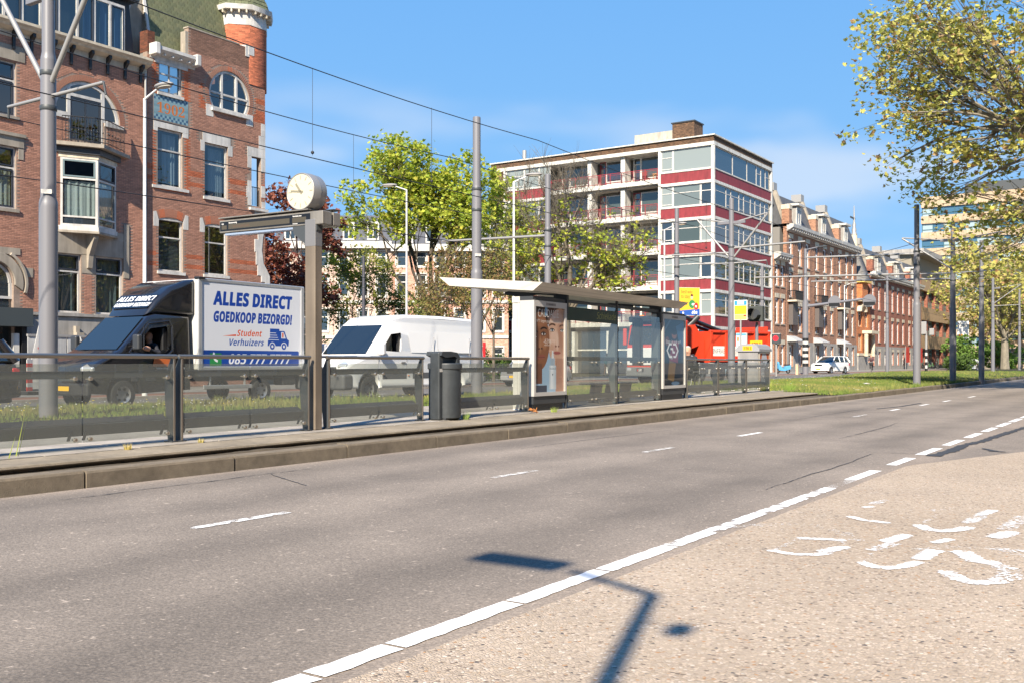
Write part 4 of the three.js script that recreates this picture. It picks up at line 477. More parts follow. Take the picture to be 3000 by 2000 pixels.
// ---------- house with the triangular bay ----------
{
  const S = 17.2, E = 26.24, gy = 0.175, o = thing('bay_house', 'red brick town house with triangular bay window and white cornice at the left edge', 'house', P(S, gy, 36), 0);
  const X = (s) => s - S, Y = (y) => y - gy, holes = [], cut = []; const open = (a, b, c, d) => { holes.push(rectPath(X(a), X(b), Y(c), Y(d))); cut.push([X(a), X(b), Y(c), Y(d)]); };
  open(19.25, 20.58, 10.37, 12.39); open(19.25, 20.58, 6.93, 9.23); open(22.10, 23.22, 3.16, 5.48); open(23.87, 25.10, 3.16, 5.48); open(22.5, 24.6, 6.45, 9.3);
  open(17.4, 18.5, 10.37, 12.39); open(17.4, 18.5, 6.93, 9.23);
  const A = { x: X(23.5), y: Y(10.9), r: 1.46 }; { const p = new THREE.Path(); p.moveTo(A.x - A.r, A.y); p.lineTo(A.x - A.r, A.y - 0.02); p.lineTo(A.x - 0.77, A.y - 0.02); p.lineTo(A.x - 0.77, Y(9.98)); p.lineTo(A.x + 0.72, Y(9.98)); p.lineTo(A.x + 0.72, A.y - 0.02); p.lineTo(A.x + A.r, A.y - 0.02); p.absarc(A.x, A.y, A.r, 0, Math.PI, false); holes.push(p); }
  const D = { x: X(19.72), y: Y(4.18), r: 0.76 }; { const p = new THREE.Path(); p.moveTo(D.x - D.r, Y(0.5)); p.lineTo(D.x + D.r, Y(0.5)); p.lineTo(D.x + D.r, D.y); p.absarc(D.x, D.y, D.r, 0, Math.PI, false); holes.push(p); }
  wallWith(o, 0, X(E), 0, Y(13.6), -0.3, -0.004, holes, mortar);
  const blocks = [[X(21.9), X(25.36), Y(5.48), Y(6.5)], [X(23.25), X(23.85), Y(4.75), Y(5.5)], [X(19.0), X(20.9), Y(9.23), Y(9.75)], [X(17.3), X(18.7), Y(9.23), Y(9.7)], [X(25.12), X(25.37), Y(4.67), Y(6.9)]];
  const inside = (x, y, h) => { if (y < Y(3.14)) return true; for (const [a, b, c, d] of [...cut, ...blocks]) if (x + h > a && x - h < b && y > c - 0.03 && y < d + 0.03) return true; if (y > A.y - 0.05 && Math.hypot(Math.max(0, Math.abs(x - A.x) - h), y - A.y) < A.r + 0.26) return true; if (Math.abs(x - A.x) < 0.85 && y > Y(9.9) && y < A.y) return true; if (y >= D.y && Math.hypot(Math.max(0, Math.abs(x - D.x) - h), y - D.y) < 1.12) return true; if (y < D.y && Math.abs(x - D.x) < 1.0 + h) return true; return false; };
  brickWall(o, 0, X(E), Y(3.14), Y(13.45), 0, inside, (x, y, q) => { const k = (0.78 + 0.42 * q) * (0.90 + 0.22 * fbm(x * 0.7 + 30, y * 0.45 + 30, 999, 55, 4)); return [0.64 * k, 0.325 * k, 0.225 * k]; }, 3, [0.62, 0.315, 0.22]);
  // radiating arch bricks over the round-headed window
  { const g = new THREE.BoxGeometry(0.055, 0.24, 0.03); for (let i = 0; i <= 66; i++) { const a = Math.PI * i / 66, b = mesh('arch_brick', g, mat.archBrick ??= std([0.50, 0.22, 0.14], 0.9, 0, { map: grime }), o); b.position.set(A.x + Math.cos(a) * (A.r + 0.125), A.y + Math.sin(a) * (A.r + 0.125), -0.012); b.rotation.z = a - Math.PI / 2; } }
  shell(o, 0, X(E), 0, Y(13.6), 6, [3.0, 6.35, 9.75, 13.3].map((y) => Y(y)));
  const plinth = new MB(); plinth.ext(rectPath(X(S), X(E), 0, Y(3.0)), -0.005, 0.05, { holes: [rectPath(D.x - 1.0, D.x + 1.0, 0.02, Y(2.99)), rectPath(X(22.2), X(25.0), 0.3, Y(2.0))] }); plinth.build('plinth', mat.greyStone, o); new MB().ab(X(20.5), X(E), Y(3.02), Y(3.13), -0.01, 0.13).build('plinth_moulding', mat.greyStone, o);
  // basement area, cheek blocks and lintel below the windows
  { const b = new MB(); b.ab(X(22.1), X(25.1), Y(1.9), Y(2.08), 0.05, 0.5); for (const x of [22.85, 24.3]) { b.ab(X(x), X(x) + 0.32, Y(2.085), Y(2.4), 0.06, 0.3); b.ab(X(x), X(x) + 0.16, Y(2.4), Y(2.65), 0.06, 0.24); } b.build('basement_lintel', mat.stone, o); win(o, X(22.2), X(25.0), 0.3, Y(1.9), { z: -0.05, cols: [0.5], pane: mat.paneDark }); }
  // stone band and bracket that carry the bay
  const st = new MB(); for (const [a, b, c, d] of blocks.slice(0, 2)) st.ab(a, b, c, d, -0.02, 0.012); st.ab(X(25.125), X(25.365), Y(4.675), Y(6.88), -0.02, 0.035); st.build('stone_dressing', mat.stone, o);
  { const b = new MB().ext([[0, 0], [0.1, 0.02], [0.16, 0.5], [0.5, 1.15], [0.5, 1.35], [0, 1.35]], -0.1, 0.1), g = b.geo(); g.rotateY(-Math.PI / 2); g.translate(X(23.55), Y(4.95), 0.01); mesh('bracket', g, mat.stone, o); }
  // triangular bay: L and R on the wall, apex out
  const Lx = X(22.335), Rx = X(24.758), Ax = X(23.55), Az = 0.6, y0 = Y(6.42), y1 = Y(9.36), bay = new THREE.Group(); bay.name = 'bay_window'; o.add(bay); tag(bay, 'white framed triangular bay with net curtains');
  const tri = (e, ya, yb) => { const s = new MB().ext([[Lx - e * 1.6, 0], [Rx + e * 1.6, 0], [Ax, -(Az + e)]].map((p) => p), ya, yb), g = s.geo(); g.rotateX(-Math.PI / 2); g.scale(1, 1, -1); g.scale(1, 1, -1); return g; };
  mesh('bay_foot', tri(0.06, y0 - 0.05, y0 + 0.12), mat.white, bay); mesh('bay_soffit', tri(0.1, y0 - 0.14, y0 - 0.055), mat.stone, bay); mesh('bay_head', tri(0.05, y1 - 0.16, y1), mat.cream, bay); mesh('bay_fascia', tri(0.16, y1 + 0.005, y1 + 0.24), mat.darkMetal, bay);
  for (const [ax, az, bx, bz, lab] of [[Lx, 0, Ax, Az, 'l'], [Ax, Az, Rx, 0, 'r']]) { const L = Math.hypot(bx - ax, bz - az), h = new THREE.Group(); h.name = 'bay_side'; bay.add(h); h.position.set(ax, 0, az); h.rotation.y = -Math.atan2(bz - az, bx - ax); const H0 = y0 + 0.12, H1 = y1 - 0.16;
    const fr = bars(new MB(), 0, L, H0, H1, -0.06, 0.02, 0.085, [0.14, 0.70], []); mesh('frame', fr.geo(), mat.white, h); for (const [a, b, m] of [[0, 0.14, mat.paneDark], [0.14, 0.7, mat.pane], [0.7, 1, mat.pane]]) { const g = new THREE.PlaneGeometry(L - 0.1, (H1 - H0) * (b - a) - 0.04); g.translate(L / 2, lerp(H0, H1, (a + b) / 2), -0.03); mesh('pane', g, m, h); }
    mesh('sash', bars(new MB(), 0.09, L - 0.09, lerp(H0, H1, 0.72), H1 - 0.08, -0.04, 0.03, 0.06).geo(), lab === 'l' ? tealSash : darkSash, h); const c = mesh('curtain', curtainGeo(L * 0.82, (H1 - H0) * 0.52, 7 + L), mat.curtain, h); c.position.set(L * 0.52, lerp(H0, H1, 0.15), -0.12); flatten(bay, h); }
  // balcony on top of the bay
  { const by = Y(9.62), b = new MB(), q = tri(0.42, by, by + 0.14); mesh('balcony_floor', q, mat.stone, bay); const rl = new MB(), e = 0.32, pts = [[Lx - 0.02, 0.16], [Ax - 0.28, Az + e * 0.75], [Ax + 0.3, Az + e * 0.75], [Rx + 0.3, 0.16]]; for (let i = 0; i < 3; i++) { const [x0, z0] = pts[i], [x1, z1] = pts[i + 1], k = Math.round(Math.hypot(x1 - x0, z1 - z0) / 0.12); rl.cyl(V(x0, by + 1.15, z0), V(x1, by + 1.15, z1), 0.022).cyl(V(x0, by + 0.24, z0), V(x1, by + 0.24, z1), 0.015); for (let j = 0; j <= k; j++) { const x = lerp(x0, x1, j / k), z = lerp(z0, z1, j / k); rl.cyl(V(x, by + 0.14, z), V(x, by + 1.15, z), 0.011, 0.011, 6); if (j % 2) rl.sph(V(x, by + 0.62, z), 0.028, 1, 2.2, 1, 6); } } rl.build('balcony_railing', mat.black, bay); }
  // windows
  const cur = { m: mat.curtain, h: [0, 0.62] };
  win(o, X(19.25), X(20.58), Y(10.37), Y(12.39), { rows: [0.66], sash: darkSash, sill: 1, sillMat: mat.stone }); win(o, X(19.25), X(20.58), Y(6.93), Y(9.23), { rows: [0.66], sash: darkSash, sill: 1, sillMat: mat.stone, curtain: cur }); win(o, X(17.4), X(18.5), Y(10.37), Y(12.39), { rows: [0.66], sash: darkSash, sill: 1 }); win(o, X(17.4), X(18.5), Y(6.93), Y(9.23), { rows: [0.66], sash: darkSash, sill: 1 });
  { const l = new MB(); for (const [a, b] of [[19.05, 20.85], [17.3, 18.65]]) { l.ab(X(a), X(b), Y(9.24), Y(9.62), -0.02, 0.05); l.ab(X(a) - 0.05, X(b) + 0.05, Y(9.62), Y(9.74), -0.02, 0.12); l.ab(X(a), X(a) + 0.2, Y(8.8), Y(9.235), -0.02, 0.03); l.ab(X(b) - 0.2, X(b), Y(8.8), Y(9.235), -0.02, 0.03); } l.ab(X(19.0), X(20.9), Y(12.45), Y(13.0), -0.02, 0.03); l.build('lintel', mat.stone, o); }
  const blinds = { m: std([0.22, 0.27, 0.26], 0.8, 0, { side: THREE.DoubleSide }), h: [0, 1] };
  win(o, X(22.10), X(23.22), Y(3.16), Y(5.48), { rows: [0.70], sash: darkSash, sashAt: (i, j) => j === 1, curtain: blinds, sill: 1, sillMat: mat.greyStone }); win(o, X(23.87), X(25.10), Y(3.16), Y(5.48), { rows: [0.70], sash: darkSash, sashAt: (i, j) => j === 1, curtain: blinds, sill: 1, sillMat: mat.greyStone });
  { // round-headed balcony window
    const w = new MB(), ring = new THREE.Shape(); ring.absarc(A.x, A.y, A.r - 0.01, 0, Math.PI, false); ring.lineTo(A.x - A.r + 0.13, A.y); ring.absarc(A.x, A.y, A.r - 0.13, Math.PI, 0, true); w.ext(ring, -0.14, -0.06, { curve: 30 }); for (const x of [A.x - 0.77, A.x + 0.72]) w.ab(x - 0.07, x + 0.07, Y(9.98), A.y + 1.14, -0.135, -0.055); w.ab(A.x - 0.7, A.x + 0.65, A.y + 0.78, A.y + 0.9, -0.133, -0.057); w.ab(A.x - A.r + 0.01, A.x - 0.85, A.y, A.y + 0.1, -0.135, -0.055).ab(A.x + 0.8, A.x + A.r - 0.01, A.y, A.y + 0.1, -0.135, -0.055);
    const q = w.build('arched_window', mat.white, o), pg = new THREE.ShapeGeometry((() => { const s = new THREE.Shape(); s.absarc(A.x, A.y, A.r - 0.1, 0, Math.PI, false); return s; })(), 24); pg.translate(0, 0, -0.1); mesh('pane', metreUV(plain(pg)), mat.pane, q); const p2 = new THREE.PlaneGeometry(1.4, A.y - Y(9.98)); p2.translate(A.x - 0.02, (A.y + Y(9.98)) / 2, -0.1); mesh('pane', p2, mat.pane, q); mesh('door_leaf', bars(new MB(), A.x - 0.69, A.x + 0.64, Y(9.99), A.y + 0.77, -0.12, -0.07, 0.07, [0.28], [0.5]).geo(), darkSash, q);
    const s = new MB(); s.ab(A.x - A.r - 0.12, A.x - 0.8, A.y - 0.16, A.y - 0.022, -0.2, 0.06).ab(A.x + 0.75, A.x + A.r + 0.15, A.y - 0.16, A.y - 0.022, -0.2, 0.06); s.g.forEach((k) => mesh('sill', metreUV(k), mat.white, q)); }
  { // arched entrance with stone surround
    const s = new MB(), ring = new THREE.Shape(); ring.absarc(D.x, D.y, 1.12, -0.25, Math.PI + 0.25, false); ring.absarc(D.x, D.y, D.r + 0.02, Math.PI + 0.1, -0.1, true); s.ext(ring, -0.02, 0.07, { curve: 30, bevel: 0.02 }); const r2 = new THREE.Shape(); r2.absarc(D.x, D.y, 1.28, -0.3, 1.05, false); r2.absarc(D.x, D.y, 1.17, 1.05, -0.3, true); s.ext(r2, 0.0, 0.11, { curve: 20, bevel: 0.015 }); s.ab(D.x + 0.2, D.x + 1.0, D.y + 1.05, D.y + 1.3, -0.02, 0.03).ab(D.x + 0.95, D.x + 1.5, D.y + 0.25, D.y + 0.6, -0.02, 0.03); s.build('door_surround', mat.stone, o);
    const d = new MB(); const rr = new THREE.Shape(); rr.absarc(D.x, D.y, D.r - 0.02, 0, Math.PI, false); rr.lineTo(D.x - D.r + 0.1, D.y); rr.absarc(D.x, D.y, D.r - 0.12, Math.PI, 0, true); d.ext(rr, -0.2, -0.12, { curve: 24 }); d.ab(D.x - D.r, D.x + D.r, D.y - 0.6, D.y - 0.5, -0.2, -0.12).ab(D.x - D.r, D.x - D.r + 0.1, D.y - 0.5, D.y, -0.2, -0.12).ab(D.x + D.r - 0.1, D.x + D.r, D.y - 0.5, D.y, -0.2, -0.12); const dd = d.build('entrance_door', mat.white, o); const pg = new THREE.PlaneGeometry(1.5, 4.4); pg.translate(D.x, D.y - 1.4, -0.17); mesh('pane', pg, mat.paneDark, dd);
    new MB().ab(X(18.5), D.x + 1.08, Y(2.55), Y(3.22), -0.02, 0.75).build('porch_box', std([0.05, 0.06, 0.062], 0.5), o); new MB().ab(D.x + 0.8, D.x + 0.98, 0.1, Y(2.55), 0.02, 0.5).build('porch_jamb', mat.black, o); new MB().ab(D.x + 0.5, D.x + 0.72, 0.9, Y(2.3), 0.3, 0.45).build('intercom_panel', mat.white, o); }
  // cornice, consoles, gutter
  { const c = new MB().ext([[-0.02, 13.30], [0.02, 13.30], [0.03, 13.52], [0.30, 13.62], [0.36, 13.70], [0.46, 13.78], [0.46, 13.88], [0.0, 13.92], [-0.02, 13.92]].map(([a, b]) => [a, Y(b)]), 0, X(E) - 0.02), g = c.geo(); g.rotateY(-Math.PI / 2); g.translate(X(E) - 0.02, 0, 0); mesh('cornice', g, mat.cream, o); const cg = new MB().ext([[0.01, 0], [0.07, 0.02], [0.08, 0.45], [0.26, 0.62], [0.26, 0.74], [0.03, 0.74], [0.01, 0.6]], -0.055, 0.055).geo(); cg.rotateY(-Math.PI / 2); for (const s of [17.6, 18.5, 19.4, 20.57, 21.262, 22.131, 22.887, 23.699, 24.477, 25.281, 26.013]) { const k = mesh('console', cg, mat.black, o); k.position.set(X(s) - 0.12, Y(12.85), 0.02); } }
  // mansard with a continuous window band
  { const b = new MB(); b.ext([[X(17.2), Y(13.9)], [X(26.0), Y(13.9)], [X(25.72), Y(16.3)], [X(17.2), Y(16.3)]], -0.9, -0.5); b.ab(X(17.2), X(25.95), Y(16.3), Y(16.75), -1.0, -0.1); b.ab(X(17.2), X(26.1), Y(13.9), Y(16.2), -6, -0.95); b.build('mansard_roof', std([0.035, 0.042, 0.048], 0.6), o); const xs = [17.3, 18.2, 19.1, 20.215, 20.923, 21.654, 22.395, 23.19, 23.937, 24.645, 25.32]; const band = bars(new MB(), X(17.3), X(25.32), Y(13.95), Y(15.95), -0.5, -0.2, 0.1).build('dormer', mat.white, o); for (let i = 0; i + 1 < xs.length; i++) win(band, X(xs[i]), X(xs[i + 1]), Y(14.02), Y(15.88), { z: -0.19, f: 0.05, sash: i % 2 ? darkSash : undefined, curtain: i > 6 ? { x: [[0.5, 1]], m: std([0.10, 0.2, 0.38], 0.9, 0, { side: THREE.DoubleSide }) } : undefined }); }
  new MB().cyl(V(X(26.1), Y(1), 0.1), V(X(26.1), Y(13.3), 0.1), 0.05, 0.05, 10).build('downpipe', mat.galv, o);
}
// ---------- 1902 house with the corner turret ----------
{
  const S = 26.26, E = 32.76, gy = 0.175, o = thing('turret_house', 'brown brick corner house dated 1902 with round window and turret', 'house', P(S, gy, 36), 0);
  const X = (s) => s - S, Y = (y) => y - gy, holes = [], cut = []; const open = (a, b, c, d) => { holes.push(rectPath(X(a), X(b), Y(c), Y(d))); cut.push([X(a), X(b), Y(c), Y(d)]); };
  open(26.835, 27.99, 12.74, 14.05); open(26.77, 28.04, 8.75, 11.2); open(29.23, 30.53, 8.62, 11.02); open(26.82, 28.07, 5.12, 7.40); open(29.23, 30.51, 5.15, 7.40); open(31.93, 32.50, 8.55, 10.85); open(26.82, 28.07, 1.2, 3.6); open(29.23, 30.51, 1.2, 3.6);
  const R = { x: X(30.65), y: Y(13.33), r: 1.17 }, yb = Y(12.66); { const a = Math.asin((yb - R.y) / R.r), p = new THREE.Path(); p.moveTo(R.x + Math.cos(a) * R.r, yb); p.absarc(R.x, R.y, R.r, a, Math.PI - a, false); holes.push(p); }
  new MB().ext([[0, 0], [X(E), 0], [X(E), Y(15.9)], [X(28.36), Y(15.86)], [X(28.36), Y(14.3)], [0, Y(14.3)]], -0.3, -0.004, { holes, curve: 26 }).build('wall', mortar, o);
  const white = [[26.58, 28.34, 11.08, 11.5], [29.0, 30.79, 11.0, 11.48], [26.55, 28.37, 11.45, 12.62], [31.7, 32.76, 10.85, 11.3], [31.72, 31.93, 8.4, 10.0]];
  const inside = (x, y, h) => { for (const [a, b, c, d] of cut) if (x + h > a && x - h < b && y > c - 0.03 && y < d + 0.03) return true; for (const [a, b, c, d] of white) if (x + h > X(a) && x - h < X(b) && y > Y(c) && y < Y(d)) return true; if (y > yb - 0.1 && Math.hypot(Math.max(0, Math.abs(x - R.x) - h), y - R.y) < R.r + 0.24) return true; if (x < X(28.36) && y > Y(14.2)) return true; return false; };
  const bands = [[8.95, 9.15], [9.4, 9.66], [9.15 + 4.2, 9.4 + 4.25], [5.3, 5.5], [5.75, 5.95], [12.5, 13.1]];
  brickWall(o, 0, X(E), 0.02, Y(15.9), 0, inside, (x, y, q) => { const k = (0.78 + 0.42 * q) * (0.90 + 0.22 * fbm(x * 0.7 + 60, y * 0.45 + 60, 999, 57, 4)), red = bands.some(([a, b]) => y > Y(a) && y < Y(b) && (b < 12 || x > X(31.85) || (x > X(29) && x < X(29.5)))) || (x > X(26.55) && x < X(28.36) && y > Y(8.6) && y < Y(14.2)), top = y > Y(14.9); return red ? [0.66 * k, 0.19 * k, 0.085 * k] : top ? [0.36 * k, 0.20 * k, 0.14 * k] : [0.58 * k, 0.305 * k, 0.215 * k]; }, 11, [0.56, 0.295, 0.205]);
  { const g = new THREE.BoxGeometry(0.055, 0.22, 0.03), a0 = Math.asin((yb - R.y) / R.r); for (let i = 0; i <= 62; i++) { const a = lerp(a0, Math.PI - a0, i / 62), b = mesh('arch_brick', g, Math.abs(a - Math.PI / 2) < 0.14 || a < a0 + 0.2 || a > Math.PI - a0 - 0.2 ? (mat.redBrick ??= std([0.66, 0.19, 0.085], 0.9, 0, { map: grime })) : mat.archBrick, o); b.position.set(R.x + Math.cos(a) * (R.r + 0.115), R.y + Math.sin(a) * (R.r + 0.115), -0.012); b.rotation.z = a - Math.PI / 2; } }
  shell(o, 0, X(E) - 1.4, 0, Y(14.3), 6, [1.0, 4.6, 8.1, 12.2].map((y) => Y(y)));
  // right flank, open at the loggia
  { const m = new MB(); m.ab(X(E) - 0.28, X(E), 0, Y(8.4), -6, -0.31).ab(X(E) - 0.28, X(E), Y(11.3), Y(15.4), -6, -0.31).ab(X(E) - 0.28, X(E), Y(8.4), Y(11.3), -6, -1.6).ab(X(31.4), X(E) - 0.28, Y(8.2), Y(8.4), -1.6, -0.31).ab(X(31.4), X(E) - 0.28, Y(11.3), Y(11.5), -1.6, -0.31).ab(X(31.3), X(31.4), Y(8.4), Y(11.3), -1.6, -0.31); m.build('side_wall', std([0.30, 0.14, 0.095], 0.9, 0, { map: grime }), o); const lr = new MB(); for (let i = 0; i < 6; i++) lr.cyl(V(X(31.97) + i * 0.1, Y(8.6), -0.1), V(X(31.97) + i * 0.1, Y(9.45), -0.1), 0.012, 0.012, 6); lr.cyl(V(X(31.93), Y(9.45), -0.1), V(X(32.5), Y(9.45), -0.1), 0.02); lr.build('loggia_railing', mat.black, o); }
  { const q = new MB(); // white quoins and dressings round the loggia and down the corner
    q.ab(X(31.68), X(32.76), Y(10.86), Y(11.28), -0.03, 0.015).ab(X(31.68), X(31.92), Y(10.3), Y(10.855), -0.03, 0.014).ab(X(32.36), X(32.765), Y(11.29), Y(11.9), -0.03, 0.014).ab(X(32.5), X(32.768), Y(11.91), Y(12.5), -0.03, 0.013).ab(X(32.51), X(32.766), Y(10.2), Y(10.85), -0.03, 0.016).ab(X(31.7), X(31.92), Y(8.55), Y(9.7), -0.03, 0.014).ab(X(31.62), X(31.7), Y(8.9), Y(9.4), -0.03, 0.012).ab(X(32.52), X(32.768), Y(9.0), Y(9.55), -0.03, 0.016).ab(X(32.54), X(32.768), Y(8.5), Y(8.8), -0.03, 0.016).ab(X(31.75), X(32.85), Y(8.33), Y(8.45), -0.03, 0.14).ab(X(32.1), X(32.77), Y(7.7), Y(8.32), -0.03, 0.02); q.build('stone_dressing', mat.white, o);
    const c = new MB(); c.ext([[X(32.30), Y(7.6)], [X(32.77), Y(7.6)], [X(32.62), Y(7.1)], [X(32.56), Y(6.5)], [X(32.66), Y(5.9)], [X(32.9), Y(5.55)], [X(33.05), Y(5.3)], [X(33.02), Y(4.3)], [X(32.75), Y(4.3)], [X(32.75), Y(5.0)], [X(32.5), Y(5.0)], [X(32.5), Y(5.3)], [X(32.28), Y(5.3)], [X(32.28), Y(5.8)], [X(32.18), Y(5.8)], [X(32.18), Y(6.4)], [X(32.1), Y(6.4)], [X(32.1), Y(7.0)], [X(32.3), Y(7.0)]], -0.35, 0.03, { bevel: 0.02 }); c.build('scroll_bracket', mat.white, o); }
  // window dressings
  const d = new MB(); d.ab(X(26.57), X(28.345), Y(11.21), Y(11.49), -0.03, 0.014).ab(X(26.57), X(26.765), Y(11.05), Y(11.205), -0.03, 0.013).ab(X(28.045), X(28.345), Y(11.0), Y(11.205), -0.03, 0.013); d.ab(X(29.12), X(30.68), Y(11.03), Y(11.49), -0.03, 0.014).ab(X(29.0), X(29.225), Y(10.62), Y(11.1), -0.03, 0.013).ab(X(30.535), X(30.79), Y(10.62), Y(11.1), -0.03, 0.013);
  for (const [a, b] of [[26.82, 28.07], [29.23, 30.51]]) for (const s of [-1, 1]) { const x = s < 0 ? X(a) : X(b); d.ext([[x + s * 0.005, Y(7.0)], [x + s * 0.27, Y(7.0)], [x + s * 0.27, Y(7.62)], [x + s * 0.12, Y(7.64)], [x + s * 0.0, Y(7.28)]], -0.02, 0.014); }
  d.ab(R.x - 1.35, R.x - 0.95, yb - 0.42, yb + 0.1, -0.02, 0.014).ab(R.x + 0.95, R.x + 1.35, yb - 0.42, yb + 0.1, -0.02, 0.014); d.g.forEach((q) => mesh('white_dressing', metreUV(q), mat.white, o));
  { const g = new THREE.BoxGeometry(0.056, 0.36, 0.03); for (const [a, b] of [[26.82, 28.07], [29.23, 30.51]]) for (let i = 0; i < 19; i++) { const t = (i - 9) / 9, k = mesh('arch_brick', g, Math.abs(t) > 0.55 && Math.abs(t) < 0.95 ? mat.redBrick : mat.archBrick, o); k.position.set(X((a + b) / 2) + t * 0.62, Y(7.62) - t * t * 0.1, -0.008); k.rotation.z = -t * 0.32; } }
  const net = { m: std([0.36, 0.42, 0.46], 1, 0, { side: THREE.DoubleSide }), h: [0, 0.95], x: [[0.3, 0.95]] };
  win(o, X(26.835), X(27.99), Y(12.74), Y(14.05), { cols: [0.5], rows: [0.62], sill: 1, z: -0.06 }); win(o, X(26.77), X(28.04), Y(8.75), Y(11.2), { rows: [0.64], sill: 1, sillW: 0.3, z: -0.1, curtain: net }); win(o, X(29.23), X(30.53), Y(8.62), Y(11.02), { rows: [0.62], sill: 1, curtain: net }); win(o, X(26.82), X(28.07), Y(5.12), Y(7.40), { rows: [0.64], sill: 1, blind: 0.62 }); win(o, X(29.23), X(30.51), Y(5.15), Y(7.40), { rows: [0.64], sill: 1 }); win(o, X(26.82), X(28.07), Y(1.2), Y(3.6), { rows: [0.64], sill: 1 }); win(o, X(29.23), X(30.51), Y(1.2), Y(3.6), { rows: [0.64], sill: 1 });
  { const h = new MB(); for (const [a, b] of [[26.82, 28.07], [29.23, 30.51]]) { const s = new THREE.Shape(), m = X((a + b) / 2), w = (b - a) / 2; s.moveTo(m - w, Y(7.3)); s.lineTo(m + w, Y(7.3)); s.lineTo(m + w, Y(7.32)); s.quadraticCurveTo(m, Y(7.66), m - w, Y(7.32)); h.ext(s, -0.14, -0.02); } h.build('arched_head', mat.white, o); }
  { // round window
    const a0 = Math.asin((yb - R.y) / R.r), ring = new THREE.Shape(); ring.absarc(R.x, R.y, R.r - 0.005, a0, Math.PI - a0, false); ring.absarc(R.x, R.y, R.r - 0.11, Math.PI - a0, a0, true); const w = new MB().ext(ring, -0.16, -0.05, { curve: 40 }); for (const x of [-0.42, 0.42]) w.ab(R.x + x - 0.055, R.x + x + 0.055, yb, R.y + Math.sqrt(R.r * R.r - x * x) - 0.05, -0.155, -0.045); for (const [a, b] of [[-1.08, -0.47], [-0.365, 0.365], [0.47, 1.08]]) w.ab(R.x + a, R.x + b, R.y + 0.02, R.y + 0.1, -0.15, -0.05); w.ab(R.x - 0.95, R.x + 0.95, yb, yb + 0.09, -0.15, -0.03); const q = w.build('round_window', mat.white, o); const ps = new THREE.Shape(); ps.absarc(R.x, R.y, R.r - 0.08, a0, Math.PI - a0, false); const pg = new THREE.ShapeGeometry(ps, 40); pg.translate(0, 0, -0.11); mesh('pane', metreUV(plain(pg)), mat.pane, q); new MB().ab(R.x - 1.08, R.x + 1.08, yb - 0.14, yb - 0.01, -0.1, 0.12).build('sill', mat.white, q); }
  { // tile picture with the year
    const t = canvasTex(512, 320, (x, w, h) => { x.fillStyle = '#6f8b94'; x.fillRect(0, 0, w, h); for (let j = 0; j < 10; j++) for (let i = 0; i < 16; i++) { if (j < 2 || j > 7) { x.fillStyle = (i + j) % 2 ? '#3f5a74' : '#7f9ba2'; x.fillRect(i * 32, j * 32, 31, 31); } else { x.fillStyle = ['#758f96', '#7d969b', '#6b878f'][(i * 3 + j * 5) % 3]; x.fillRect(i * 32, j * 32, 31, 31); } } x.fillStyle = '#c06a24'; x.font = 'bold 190px serif'; x.textAlign = 'center'; x.fillText('1902', w / 2, 226); }); const g = new THREE.PlaneGeometry(1.76, 1.05); g.translate(X(27.45), Y(12.08), 0.004); mesh('year_tiles', g, std([0.95, 0.95, 0.95], 0.3, 0, { map: t }), o); new MB().ab(X(26.58), X(28.33), Y(11.54), Y(12.62), -0.03, 0.002).build('tile_bed', mat.stone, o); }
  // small cornice over the window column
  { const c = new MB().ext([[-0.02, 14.08], [0.03, 14.08], [0.04, 14.22], [0.32, 14.34], [0.42, 14.42], [0.42, 14.56], [-0.02, 14.6]].map(([a, b]) => [a, Y(b)]), 0, 2.3), g = c.geo(); g.rotateY(-Math.PI / 2); g.translate(X(28.68), 0, 0); mesh('cornice', g, mat.white, o); const b = new MB(); for (const x of [26.36, 28.46]) b.rb(X(x) + 0.11, Y(14.42), 0.22, 0.26, 0.5, 0.5, 0.05); for (let i = 0; i < 4; i++) b.rb(X(26.9 + i * 0.42), Y(14.26), 0.2, 0.08, 0.1, 0.3, 0.02); b.ab(X(26.6), X(28.3), Y(13.94), Y(14.07), -0.02, 0.04); b.build('cornice_blocks', mat.white, o); }
  // pier left, parapet coping
  new MB().ab(X(26.26), X(26.62), Y(14.3), Y(15.2), -0.5, 0.02).build('pier', std([0.3, 0.19, 0.13], 0.9, 0, { map: brickTex(5, [0.62, 0.44, 0.38], [0.1, 0.06, 0.05], [0.6, 0.5, 0.44]) }), o);
  { const c = new MB(); c.ab(X(28.33), X(31.2), Y(15.88), Y(15.94), -0.34, 0.02); c.ab(X(28.2), X(28.355), Y(14.6), Y(15.7), -0.34, -0.01); c.build('coping', mat.stone, o); }
